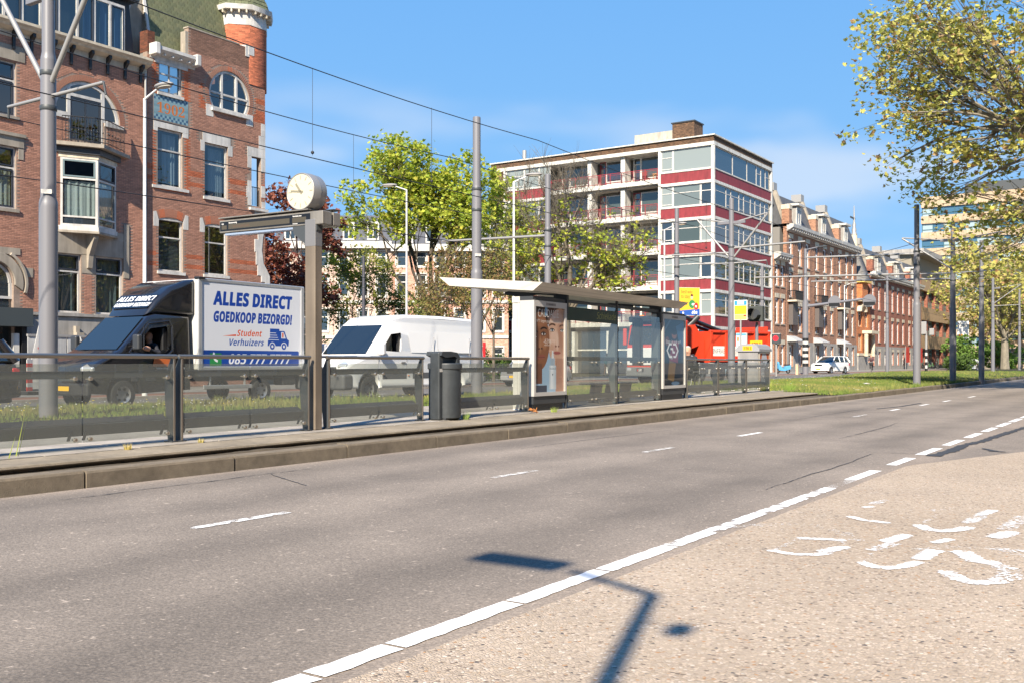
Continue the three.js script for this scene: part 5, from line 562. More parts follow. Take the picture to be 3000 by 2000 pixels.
  // slate mansard: single slates over a dark deck
  { const y0 = Y(14.5), y1 = Y(18.6), z0 = -0.45, z1 = -1.35, deck = new MB(); deck.poly([V(X(26.75), y0, z0), V(X(31.3), y0, z0), V(X(31.3), y1, z1), V(X(26.75), y1, z1)]); deck.build('roof_deck', mat.darkMetal, o); const L = Math.hypot(y1 - y0, z1 - z0), tilt = Math.atan2(z1 - z0, y1 - y0), g = new THREE.BoxGeometry(0.31, 0.26, 0.03), r = rng(77), M = [[0.195, 0.21, 0.11], [0.215, 0.23, 0.12], [0.185, 0.20, 0.11], [0.23, 0.235, 0.125]].map((c) => std(c, 0.85, 0, { map: grime })), extra = []; let n = 0; const rowsN = Math.floor(L / 0.19); for (let j = 0; j < rowsN; j++) for (let i = 0; i < 14; i++) { const x = X(26.8) + (i + (j % 2) * 0.5) * 0.33, t = (j * 0.19) / L; if (x > X(31.2)) continue; const p = [x, lerp(y0, y1, t) + 0.08, lerp(z0, z1, t) + 0.028 + r() * 0.004]; if (n++ < 300) { const k = mesh('slate', g, M[Math.floor(r() * 4)], o); k.position.set(...p); k.rotation.x = tilt + 0.10; } else extra.push(p); } if (extra.length) { const q = new MB(); for (const p of extra) q.box(p[0], p[1], p[2], 0.31, 0.26, 0.03, 0, tilt + 0.10); q.build('slating', M[0], o).userData.kind = 'stuff'; }
    const gb = new MB(); gb.poly([V(X(26.7), y0, z0 + 0.05), V(X(26.7), y1 + 0.3, z1), V(X(26.7), y0, -4)]); gb.ext([[X(25.3), Y(14.4)], [X(26.68), Y(14.4)], [X(26.68), Y(17.6)], [X(26.5), Y(17.6)]], -1.3, -0.9); gb.build('gable', mat.stone, o); new MB().box(X(26.72), (y0 + y1) / 2, (z0 + z1) / 2 + 0.08, 0.12, L + 0.2, 0.1, 0, tilt).build('verge_board', mat.white, o); new MB().box(X(25.9), Y(16.05), -0.86, 0.09, 3.6, 0.1, 0, 0, -0.38).build('verge_board', mat.white, o); }
  // octagonal turret
  { const cx = X(32.28), cz = -1.12, ap = 1.16, rad = ap / Math.cos(Math.PI / 8), oct = (r0, r1, ya, yb) => { const g = new THREE.CylinderGeometry(r1, r0, yb - ya, 8, 1, false); g.rotateY(Math.PI / 8); g.translate(cx, (ya + yb) / 2, cz); return plain(g); };
    const bt = std([0.66, 0.34, 0.22], 0.9, 0, { map: brickTex(8, [0.80, 0.62, 0.55], [0.08, 0.06, 0.05], [0.74, 0.62, 0.55]) });
    const tw = new MB(); tw.add(oct(rad, rad, Y(14.2), Y(16.94))); tw.build('turret', bt, o); const wb = new MB(); wb.add(oct(rad + 0.02, rad + 0.02, Y(16.95), Y(17.22))); wb.build('turret_band', mat.white, o); const cr = new MB(); cr.add(oct(rad + 0.28, rad + 0.32, Y(17.6), Y(17.82))); cr.add(oct(rad + 0.01, rad + 0.01, Y(17.23), Y(17.59))); cr.build('turret_cornice', mat.white, o); const md = new MB(); for (let f = 0; f < 8; f++) for (let i = 0; i < 3; i++) { const a = f * Math.PI / 4, t = (i - 1) * 0.34, x = Math.sin(a) * (ap + 0.1) + Math.cos(a) * t, z = Math.cos(a) * (ap + 0.1) - Math.sin(a) * t; md.box(cx + x, Y(17.52), cz + z, 0.07, 0.14, 0.3, a); } md.g.forEach((q) => mesh('turret_bracket', metreUV(q), mat.cream, o));
    const rg = oct(rad + 0.18, 0.25, Y(17.86), Y(20.6)); mesh('turret_roof', metreUV(rg), std([0.125, 0.14, 0.075], 0.85, 0, { map: streak }), o); const g = new THREE.BoxGeometry(0.3, 0.3, 0.014), M = std([0.21, 0.225, 0.12], 0.85, 0, { map: grime }), M2 = std([0.17, 0.19, 0.10], 0.85, 0, { map: grime }); for (let f = 5; f < 9; f++) for (let j = 0; j < 5; j++) { const a = f * Math.PI / 4, t = (j * 0.2 + 0.1) / 2.74, w = lerp((rad + 0.18) * 0.765, 0.19, t), ar = lerp((rad + 0.18) * Math.cos(Math.PI / 8), 0.23, t); for (let i = 0; i < Math.floor(w / 0.31); i++) { const x = (i - (Math.floor(w / 0.31) - 1) / 2 + (j % 2) * 0.3 - 0.15) * 0.31, k = mesh('slate', g, (i + j) % 2 ? M : M2, o); k.position.set(cx + Math.sin(a) * (ar + 0.012) + Math.cos(a) * x, lerp(Y(17.86), Y(20.6), t), cz + Math.cos(a) * (ar + 0.012) - Math.sin(a) * x); k.rotation.set(-0.48, a, 0, 'YXZ'); } }
    const ws = new MB(); ws.box(cx - 0.8, Y(15.75), cz + 0.8 + 0.03, 0.5, 0.5, 0.06, -Math.PI / 4); ws.ab(X(31.55), X(31.95), Y(15.45), Y(15.96), -0.05, 0.03).ab(X(31.72), X(32.05), Y(15.55), Y(16.0), 0.02, 0.05); ws.build('white_blocks', mat.white, o); }
}
function flatten(par, g) { g.updateMatrix(); for (const c of [...g.children]) { c.applyMatrix4(g.matrix); par.add(c); } par.remove(g); }
function facadeFrame(par, x, z, ry) { const g = new THREE.Group(); g.name = 'facade'; g.position.set(x, 0, z); g.rotation.y = ry; par.add(g); return g; }
// ---------- five-storey flats with red spandrels ----------
{
  const S = 87.7, gy = 0.17, o = thing('apartment_block', 'flat-roofed apartment block with dark red spandrel bands and white balconies', 'building', P(S, gy, 36), 0), Y = (y) => y - gy;
  const brown = std([0.23, 0.175, 0.13], 0.95, 0, { map: brickTex(21, [0.72, 0.62, 0.54], [0.2, 0.16, 0.14], [0.6, 0.55, 0.5]) }), redP = std([0.30, 0.036, 0.045], 0.6, 0, { map: streak }), wh = std([0.78, 0.77, 0.73], 0.7, 0, { map: streak });
  const W = 16.1, D = 25.3, red = [4.6, 8.05, 11.48, 14.9, 18.3], H = 22.5;
  const back = new MB(); back.ab(2.3, W - 0.2, 0, Y(21.4), -D + 0.3, -0.9); back.build('core', mat.room, o);
  const cap = new MB(); cap.ab(-0.05, W, Y(21.85), Y(22.38), -D, 0.05); cap.build('parapet', brown, o); new MB().ab(-0.22, W + 0.1, Y(22.385), Y(22.5), -D - 0.1, 0.22).build('roof_edge', wh, o); new MB().ab(-0.12, W - 0.1, Y(21.5), Y(21.845), -D + 0.05, 0.12).build('roof_band', wh, o);
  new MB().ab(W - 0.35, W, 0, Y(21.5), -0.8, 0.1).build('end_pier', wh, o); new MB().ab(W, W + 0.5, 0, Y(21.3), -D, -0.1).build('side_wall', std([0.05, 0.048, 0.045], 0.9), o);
  // right front: spandrel, sill, window strip per floor
  const xsR = [0.15, 3.3, 4.55, 6.7, 8.0, 9.9, 11.2, 12.8, 14.1, 15.7];
  red.forEach((y, f) => { new MB().ab(0.0, W - 0.36, Y(y), Y(y + 0.98), -0.25, 0.04).build('spandrel', redP, o); const st = new MB(); st.ab(-0.02, W - 0.36, Y(y - 0.28), Y(y - 0.005), -0.3, 0.09).ab(0, W - 0.36, Y(y + 0.985), Y(y + 1.1), -0.3, 0.1); st.build('string_course', wh, o); const top = f === 4 ? 21.49 : red[f + 1] - 0.285; const xs = f === 4 ? [0.15, 5.0, 8.9, 11.6, 12.9, 14.3, 15.7] : xsR; for (let i = 0; i + 1 < xs.length; i++) win(o, xs[i], xs[i + 1], Y(y + 1.105), Y(top), { z: -0.05, f: 0.07, rows: f === 4 ? (i > 2 && i % 2 ? [0.6] : []) : i % 2 ? [0.16, 0.68] : [0.68], pane: mat.paneDark, curtain: undefined }); });
  new MB().ab(-0.02, W, Y(0.2), Y(4.3), -0.7, -0.5).build('shop_front', mat.paneDark, o); { const p = new MB(); p.ab(0.0, 0.4, 0, Y(4.31), -0.5, 0.02).ab(8, 8.3, 0, Y(4.31), -0.5, 0.0).ab(13.8, 14.2, 0, Y(4.31), -0.5, 0); p.build('ground_piers', mat.greyStone, o); }
  // left front (faces the sun): windows, recessed balconies, windows
  const g = facadeFrame(o, 0, -D, -Math.PI / 2), xn = (n) => 36 + D - n, a = 1.6, b0 = xn(53.877), b1 = xn(41.348), e = D;
  new MB().ab(0, a, 0, Y(21.845), -0.6, 0.03).build('brick_pier', brown, g);
  const net = std([0.13, 0.155, 0.15], 0.2, 0, { ior: 1.8 }), nets = [mat.paneDark, net, std([0.22, 0.25, 0.24], 0.25, 0, { ior: 1.8 }), std([0.055, 0.07, 0.06], 0.05, 0, { ior: 1.9 })];
  red.forEach((y, f) => { const top = f === 4 ? 21.49 : red[f + 1] - 0.285;
    for (const [p, q, xs] of [[a + 0.3, b0, [0, 0.42, 0.75, 1]], [b1, e, [0, 0.23, 1].concat([])]]) { new MB().ab(p, q - 0.02, Y(y), Y(y + 0.98), -0.25, 0.04).build('spandrel', redP, g); const st = new MB(); st.ab(p - 0.1, q, Y(y - 0.28), Y(y - 0.005), -0.3, 0.09).ab(p, q - 0.02, Y(y + 0.985), Y(y + 1.1), -0.3, 0.1).ab(p - 0.25, p, Y(y - 0.28), Y(top), -0.3, 0.1); st.build('string_course', wh, g); const cs = p === b1 && f < 4 ? [0, 0.23, 0.76, 1] : xs; for (let i = 0; i + 1 < cs.length; i++) win(g, lerp(p, q, cs[i]), lerp(p, q, cs[i + 1]) - 0.01, Y(y + 1.105), Y(top), { z: -0.05, f: 0.09, rows: f === 4 && i ? [] : i ? [0.66] : [0.14, 0.66], pane: nets[f === 4 ? 2 : (i * 3 + f * 2) % 4] }); }
    // balcony bay
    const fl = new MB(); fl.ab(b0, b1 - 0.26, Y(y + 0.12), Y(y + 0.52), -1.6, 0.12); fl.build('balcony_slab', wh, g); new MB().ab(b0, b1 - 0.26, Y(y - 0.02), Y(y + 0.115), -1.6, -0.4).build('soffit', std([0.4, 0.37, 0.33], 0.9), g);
    for (const u of [0.36, 0.66]) new MB().ab(lerp(b0, b1, u) - 0.22, lerp(b0, b1, u) + 0.22, Y(y + 0.525), Y(top + 0.25), -1.58, -0.25).build('partition', wh, g);
    const bw = (q0, q1, k) => { const L = lerp(b0, b1, q0), R = lerp(b0, b1, q1); new MB().ab(L, R, Y(y + 0.525), Y(y + 1.05), -1.75, -1.6).build('balcony_wall', wh, g); win(g, L + 0.3, lerp(L, R, 0.3), Y(y + 0.53), Y(top), { z: -1.5, f: 0.1, rows: [0.75], frame: k % 2 ? std([0.22, 0.03, 0.04], 0.6) : wh, pane: mat.paneDark, name: 'balcony_door' }); win(g, lerp(L, R, 0.3), R - 0.25, Y(y + 1.05), Y(top), { z: -1.5, f: 0.1, pane: nets[(k + f) % 2 ? 0 : 3] }); };
    bw(0.02, 0.34, 0); bw(0.38, 0.64, 1); bw(0.68, 0.98, f);
    const r = new MB(), ry = Y(y + 0.53); for (const [q0, q1] of [[0.01, 0.36], [0.36, 0.66], [0.66, 0.97]]) { const L = lerp(b0, b1, q0), R = lerp(b0, b1, q1); r.cyl(V(L, ry + 1.05, 0.02), V(R, ry + 1.05, 0.02), 0.035, 0.035, 6).cyl(V(L, ry + 0.9, 0.02), V(R, ry + 0.9, 0.02), 0.02, 0.02, 6).cyl(V(L, ry + 0.12, 0.02), V(R, ry + 0.12, 0.02), 0.025, 0.025, 6); for (let x = L; x <= R; x += (R - L) / 3) r.cyl(V(x, ry, 0.02), V(x, ry + 1.05, 0.02), 0.04, 0.04, 6); for (let x = L; x < R; x += 0.14) r.cyl(V(x, ry + 0.12, 0.02), V(x, ry + 0.9, 0.02), 0.006, 0.006, 4); } r.build('balcony_railing', std([0.30, 0.03, 0.04], 0.5), g); });
  new MB().ab(a, e, Y(0.2), Y(4.3), -0.9, -0.7).build('shop_front', mat.paneDark, g); { const p = new MB(); for (const x of [a, 6, 10, 14, 18, 22]) p.ab(x, x + 0.35, 0, Y(4.31), -0.7, 0); p.ab(a, e, Y(2.4), Y(2.55), -0.7, -0.55); p.build('ground_piers', wh, g); }
  flatten(o, g);
  new MB().ab(-0.06, 0.16, Y(4.3), Y(21.5), -0.2, 0.12).build('corner_post', wh, o);
  // roof house and chimney
  new MB().ab(6, 11, Y(22.4), Y(24.9), -11.2, -6.7).build('roof_house', std([0.52, 0.48, 0.41], 0.9, 0, { map: streak }), o); new MB().ab(5.5, 7.7, Y(22.4), Y(25.4), -6.68, -4.3).build('chimney', brown, o); new MB().ab(5.4, 7.8, Y(25.4), Y(25.52), -6.78, -4.2).build('chimney_cap', mat.darkMetal, o); win(o, 5.9, 7, Y(22.9), Y(24.4), { z: -6.6, pane: mat.paneDark, frame: mat.darkGrey }); new MB().cyl(V(3, Y(22.4), -23), V(3, Y(24.2), -23), 0.22).build('flue', mat.galv, o);
  // household things on two balconies stay part of the picture
  const things = [[19.6, 3, 'chair'], [15.2, 3, 'table']];
}
// ---------- balcony furniture ----------
function balconyTable(s, y, n, lab) { const t = thing('balcony_table', lab, 'table', P(s, y, n), 0); new MB().ab(-0.35, 0.35, 0.68, 0.73, -0.6, 0.6).build('table_top', std([0.5, 0.26, 0.1], 0.6), t); for (const x of [-0.3, 0.3]) for (const z of [-0.52, 0.52]) new MB().ab(x - 0.03, x + 0.03, 0, 0.68, z - 0.03, z + 0.03).build('leg', std([0.5, 0.26, 0.1], 0.6), t); return t; }
balconyTable(88.6, 18.82, 41.9, 'wooden table on the top right balcony of the flats');
function balconyChair(s, y, n, ry, lab, c) { const t = thing('balcony_chair', lab, 'chair', P(s, y, n), ry), m = std(c, 0.7); new MB().ab(-0.28, 0.28, 0.4, 0.46, -0.28, 0.28).build('seat', m, t); new MB().ab(-0.28, 0.28, 0.46, 1.05, -0.3, -0.24).build('backrest', m, t); for (const x of [-0.25, 0.25]) for (const z of [-0.25, 0.25]) new MB().ab(x - 0.025, x + 0.025, 0, 0.4, z - 0.025, z + 0.025).build('leg', m, t); return t; }
balconyChair(88.6, 18.82, 43.4, 1.6, 'dark red chair left of the table on the top balcony', [0.16, 0.035, 0.03]); balconyChair(88.6, 18.82, 40.7, -1.6, 'brown chair right of the table on the top balcony', [0.3, 0.14, 0.06]); balconyChair(88.6, 15.42, 41.2, 1.6, 'dark chair on the fourth-floor right balcony', [0.1, 0.03, 0.03]); balconyChair(88.6, 8.57, 41.4, 1.6, 'dark chair on the second-floor right balcony', [0.12, 0.06, 0.05]);
// ---------- hostel banner beside the flats ----------
{ const o = thing('hostel_banner', 'yellow hostel banner on a post beside the flats', 'banner', P(70.771, 0.17, 31), -0.75), w = 1.75, h = 2.15; new MB().cyl(V(-0.7, 0, -0.06), V(-0.7, 5.3, -0.06), 0.06).build('post', mat.galv, o); const y = Y0(), f = new MB().ab(-w / 2, w / 2, y, y + h, -0.05, 0).build('board', mat.white, o); const t = canvasTex(384, 320, (x, W, H) => { x.fillStyle = '#eeae2c'; x.fillRect(0, 0, W, H); x.fillStyle = '#22509e'; x.beginPath(); x.moveTo(0, H); x.lineTo(0, H * 0.84); x.lineTo(W, H * 0.76); x.lineTo(W, H); x.fill(); x.fillStyle = '#3c2c12'; x.font = '54px sans-serif'; x.fillText('best way', 40, 66); x.fillText('to stay', 40, 122); x.fillRect(40, 186, 90, 8); x.beginPath(); x.moveTo(130, 174); x.lineTo(156, 190); x.lineTo(130, 206); x.fill(); x.fillStyle = '#d9a58a'; x.beginPath(); x.arc(240, 112, 24, 0, 7); x.fill(); x.fillStyle = '#4a2a1a'; x.beginPath(); x.arc(240, 96, 24, 3.1, 6.3); x.fill(); x.fillStyle = '#2f7d45'; x.beginPath(); x.ellipse(244, 190, 60, 50, 0, 0, 7); x.fill(); x.fillStyle = '#f4f0e6'; x.fillRect(240, 180, 70, 24); x.fillStyle = '#cf2f2b'; x.beginPath(); x.arc(318, 214, 42, 0, 7); x.fill(); x.fillStyle = '#fff'; x.font = 'bold 34px sans-serif'; x.fillText('93', 298, 228); x.font = 'bold 56px sans-serif'; x.fillText('a&o', 236, 302); x.fillText('p', 60, 312); }), g = new THREE.PlaneGeometry(w - 0.06, h - 0.06); g.translate(0, y + h / 2, 0.006); mesh('print', g, std([1, 1, 1], 0.6, 0, { map: t }), f); function Y0() { return 4.6; } }
// ---------- brown terrace further along ----------
const tileBrown = std([0.40, 0.245, 0.175], 0.92, 0, { map: brickTex(31, [0.86, 0.80, 0.76], [0.1, 0.08, 0.07], [0.9, 0.84, 0.78]) }), tileRed = std([0.36, 0.165, 0.12], 0.92, 0, { map: brickTex(41, [0.86, 0.80, 0.76], [0.1, 0.08, 0.07], [0.84, 0.76, 0.7]) }), tileOrange = std([0.58, 0.23, 0.10], 0.9, 0, { map: brickTex(51, [0.9, 0.85, 0.8], [0.1, 0.08, 0.07], [0.86, 0.8, 0.74]) });
function terrace(s, w, lab, o = {}) {
  const t = thing('terrace_house', lab, 'house', P(s, 0.17, 36), 0, o.group), wall = o.wall ?? tileBrown, H = o.h ?? 16.1, cols = o.cols ?? [0.08, 0.42, 0.72], cw = o.cw ?? 1.35, rows = o.rows ?? [[12.0, 14.9], [8.3, 11.1], [4.5, 7.4], [0.6, 3.0]], holes = [];
  for (const [a, b] of rows) for (const c of cols) holes.push(rectPath(c * w, c * w + cw, a, b));
  wallWith(t, 0, w, 0, H, -0.4, 0, holes, wall); new MB().ab(0.02, w - 0.02, 0, H, -9, -0.8).build('core', mat.room, t);
  rows.forEach(([a, b], j) => cols.forEach((c, i) => win(t, c * w, c * w + cw, a, b, { z: -0.16, f: 0.2, rows: [0.64], pane: mat.paneDark, frame: mat.whiteGloss, sill: 1, sillMat: mat.stone })));
  rows.slice(0, 3).forEach(([a, b]) => cols.forEach((c) => new MB().ab(c * w - 0.1, c * w + cw + 0.1, b + 0.01, b + 0.5, -0.05, 0.04).build('lintel', mat.cream, t)));
  if (o.grey !== false) new MB().ext(rectPath(0, w, 0.0, 3.35), 0.005, 0.06, { holes: cols.map((c) => rectPath(c * w, c * w + cw, 0.5, 3.05)) }).build('plinth', mat.greyStone, t);
  { const c = new MB().ext([[0, H - 0.5], [0.15, H - 0.45], [0.75, H - 0.1], [0.8, H + 0.25], [0, H + 0.3]], 0, w), g = c.geo(); g.rotateY(-Math.PI / 2); g.translate(w, 0, 0); mesh('cornice', g, mat.white, t); for (let x = 0.4; x < w; x += 0.75) new MB().ab(x - 0.09, x + 0.09, H - 0.42, H - 0.12, 0.1, 0.68).build('modillion', mat.white, t); }
  if (o.roof !== false) { const r = new MB().ext([[0, H + 0.3], [-1.3, H + 3.7], [-8, H + 4.0], [-8, H + 0.3]], 0, w), g = r.geo(); g.rotateY(-Math.PI / 2); g.translate(w, 0, 0); mesh('mansard_roof', g, mat.slate, t); const cp = new MB().ext([[0.15, H + 0.3], [-1.2, H + 4.1], [-1.7, H + 4.1], [-0.4, H + 0.3]], 0, 0.5), cg = cp.geo(); cg.rotateY(-Math.PI / 2); cg.translate(0.4, 0, 0); mesh('party_coping', cg, mat.stone, t); new MB().ab(-0.2, 0.7, H + 0.3, H + 1.9, -0.5, 0.35).build('chimney_pier', wall, t); new MB().ab(-0.25, 0.75, H + 1.9, H + 2.4, -0.55, 0.4).build('pier_cap', mat.cream, t); new MB().ab(-0.2, 0.9, H + 4.1, H + 5.0, -2.6, -1.4).build('chimney', mat.galv, t);
    const dx = w * 0.28; win(t, dx, dx + 1.7, H + 0.4, H + 2.5, { z: 0.25, f: 0.3, cols: [0.5], name: 'dormer_window', pane: mat.paneDark }); new MB().ab(dx, dx + 1.7, H + 0.35, H + 2.6, -1.4, 0.17).build('dormer', mat.greyStone, t); new MB().ab(dx - 0.35, dx + 2.05, H + 2.6, H + 2.85, -1.5, 0.6).build('dormer_roof', mat.white, t); }
  if (o.balcony) { const x = cols[0] * w - 0.5; new MB().ab(x, x + 2.6, 7.75, 7.95, 0, 1.0).build('balcony_slab', mat.cream, t); const r = new MB(); for (let i = 0; i <= 14; i++) r.cyl(V(x + 0.05 + i * 0.178, 7.95, 0.95), V(x + 0.05 + i * 0.178, 8.95, 0.95), 0.03, 0.03, 5); r.cyl(V(x, 8.95, 0.95), V(x + 2.6, 8.95, 0.95), 0.05).cyl(V(x, 8.95, 0), V(x, 8.95, 0.95), 0.05).cyl(V(x + 2.6, 8.95, 0), V(x + 2.6, 8.95, 0.95), 0.05); for (let i = 0; i < 6; i++) r.cyl(V(x, 7.95, i * 0.17), V(x, 8.95, i * 0.17), 0.03, 0.03, 5); r.build('balcony_railing', mat.black, t); const a = new MB().ext([[0, 4.0], [1.1, 3.45], [1.1, 3.35], [0, 3.35]], 0, 3), g = a.geo(); g.rotateY(-Math.PI / 2); g.translate(x + 2.8, 0, 0); mesh('canopy', g, std([0.4, 0.4, 0.4], 0.7), t); new MB().ab(x + 0.4, x + 2.2, 5.2, 7.7, 0, 0.5).build('bay', std([0.10, 0.085, 0.08], 0.6), t); }
  return t;
}
terrace(104.5, 4.1, 'narrow brick house squeezed beside the flats, white cornice', { h: 12.6, rows: [[9.3, 11.6], [5.2, 8.0], [0.6, 3.0]], cols: [0.1, 0.55], cw: 1.2, roof: false, grey: false });
terrace(108.7, 9.6, 'brown terrace house with dormer, nearest of the three matching ones', { balcony: 1, group: 'matching brown terrace houses' }); terrace(118.4, 9.6, 'middle one of the three matching brown terrace houses', { balcony: 1, group: 'matching brown terrace houses' }); terrace(128.1, 9.6, 'farthest of the three matching brown terrace houses', { balcony: 1, group: 'matching brown terrace houses' });
// houses on the near side of the street, behind the viewer, that the glass mirrors
[[-34, 'brown brick house on the camera side, leftmost'], [-18, 'brown brick house on the camera side, second from left'], [-2, 'brown brick house directly behind the camera'], [14, 'brown brick house on the camera side right of the viewer'], [30, 'brown brick house on the camera side, opposite the shelter'], [46, 'brown brick house on the camera side, opposite the far crossing'], [62, 'brown brick house on the camera side, farthest right']].forEach(([s, l]) => { const t = terrace(s, 15.9, l, { cols: [0.06, 0.30, 0.54, 0.78], cw: 1.6, group: 'houses behind the viewer', grey: false }); t.position.set(s + 15.9, 0, 14); t.rotation.y = Math.PI; });
{ // ornate orange house with spire
  const S = 137.8, t = thing('spire_house', 'orange brick house with pointed slate spire and weather vane', 'house', P(S, 0.17, 36), 0), w = 7;
  wallWith(t, 0, w, 0, 14, -0.4, 0, [rectPath(0.7, 2.6, 3.9, 7.2), rectPath(3.6, 6.4, 0.5, 6.2), rectPath(0.7, 2.6, 8.6, 12.2), rectPath(4.2, 5.9, 8.6, 11.8)], tileOrange); new MB().ab(0.05, w - 0.05, 0, 14, -9, -0.9).build('core', mat.room, t); for (const [a, b, c, d] of [[0.7, 2.6, 3.9, 7.2], [0.7, 2.6, 8.6, 12.2], [4.2, 5.9, 8.6, 11.8]]) win(t, a, b, c, d, { z: -0.2, f: 0.16, cols: [0.5], rows: [0.7], frame: mat.cream, pane: mat.paneDark }); new MB().ab(3.6, 6.4, 0.5, 6.2, -1.2, -1.0).build('porch_back', mat.wood, t);
  const b = new MB(); b.ab(-0.2, w + 0.2, 13.6, 14.2, -0.3, 0.7).ab(2.7, 6.9, 7.3, 7.9, 0, 1.3).ab(0, w, 2.9, 3.4, 0, 0.25); b.build('stone_bands', mat.cream, t); new MB().ab(0, w, 0, 2.8, 0.01, 0.2).build('plinth', mat.greyStone, t); for (const x of [2.9, 6.6]) new MB().cyl(V(x, 2.8, 0.5), V(x, 7.2, 0.5), 0.28).build('column', mat.cream, t);
  { const a = new THREE.Shape(); a.absarc(1.65, 11.6, 1.6, 0, Math.PI, false); a.absarc(1.65, 11.6, 1.2, Math.PI, 0, true); new MB().ext(a, 0, 0.6).build('arch', mat.cream, t); }
  t.scale.y = 0.68; new MB().ab(2.4, 5.4, 14.2, 17.6, -3, 0.1).build('turret', tileOrange, t); new MB().ab(2.1, 5.7, 17.6, 18.1, -3.3, 0.5).build('turret_cornice', std([0.6, 0.42, 0.12], 0.7), t); const r = new THREE.ConeGeometry(2.7, 8.5, 4); r.rotateY(Math.PI / 4); r.translate(3.9, 22.3, -1.4); mesh('spire', metreUV(plain(r)), std([0.22, 0.215, 0.21], 0.8, 0, { map: streak }), t); new MB().cyl(V(3.9, 24.6, -1.4), V(3.9, 27.6, -1.4), 0.55, 0.42, 8).build('lantern', mat.cream, t); new MB().lathe([[0.45, 0], [0.3, 0.5], [0.35, 1], [0.2, 1.6], [0.28, 1.9], [0.14, 2.6], [0.05, 5.8], [0, 6]], 10, M4().makeTranslation(3.9, 27.6, -1.4)).build('finial', mat.galv, t); new MB().box(3.2, 30.9, -1.4, 2.4, 0.35, 0.08).build('weather_vane', mat.darkMetal, t);
}
const dormers = { h: 13.6, rows: [[8.6, 12.0], [3.9, 7.2], [0.6, 2.6]], cols: [0.08, 0.38, 0.70], cw: 1.4, wall: tileRed };
terrace(144.9, 11.5, 'red brick house right of the spire with white sash windows', dormers); terrace(156.5, 11.5, 'red brick house with tall white doorcase and red banners', dormers); terrace(168.1, 9.8, 'red brick house beside the tan office', dormers);
{ const t = thing('banner', 'red banner hanging by the white doorcase', 'banner', P(163.2, 1.2, 35.2), 0); new MB().ab(0, 2.6, 0.0, 2.4, -0.05, 0).build('cloth', mat.red, t); new MB().cyl(V(0, -1, 0), V(0, 2.5, 0), 0.05).build('pole', mat.galv, t); const u = dup(t, P(173, 1.2, 35.2), 0, 'red banner in front of the brick house beside the office'); }
{ // tan office
  const S = 178.2, t = thing('office', 'tan office with horizontal window bands at the far end of the row', 'building', P(S, 0.17, 36), 0), tan = std([0.47, 0.325, 0.18], 0.85, 0, { map: streak }); new MB().ab(0, 27, 0, 17, -12, -1).build('core', mat.darkGrey, t);
  for (const [a, b] of [[3.4, 5.6], [8.2, 10.4], [13.2, 15.4]]) new MB().ab(0, 27, a, b, -1, 0.1).build('spandrel', tan, t); new MB().ab(-0.5, 27.5, 19.4, 20.2, -13, 0.6).build('roof_edge', mat.greyStone, t); new MB().ab(0.5, 26, 15.4, 19.4, -11, -1.6).build('top_floor', std([0.25, 0.22, 0.17], 0.8), t); new MB().ab(-1.0, -0.02, 0, 16, -1, 0.12).build('end_pier', tileBrown, t);
  for (const [a, b] of [[0.6, 3.4], [5.6, 8.2], [10.4, 13.2]]) for (let i = 0; i < 4; i++) { const x = 0.8 + i * 6.6; win(t, x, x + 4.6, a, b, { z: -0.6, f: 0.25, cols: [0.25, 0.5, 0.75], rows: [0.7], frame: std([0.06, 0.16, 0.14], 0.5), pane: mat.paneDark }); new MB().ab(x + 4.9, x + 5.9, a, b, -0.9, -0.1).build('pier', tileRed, t); }
}
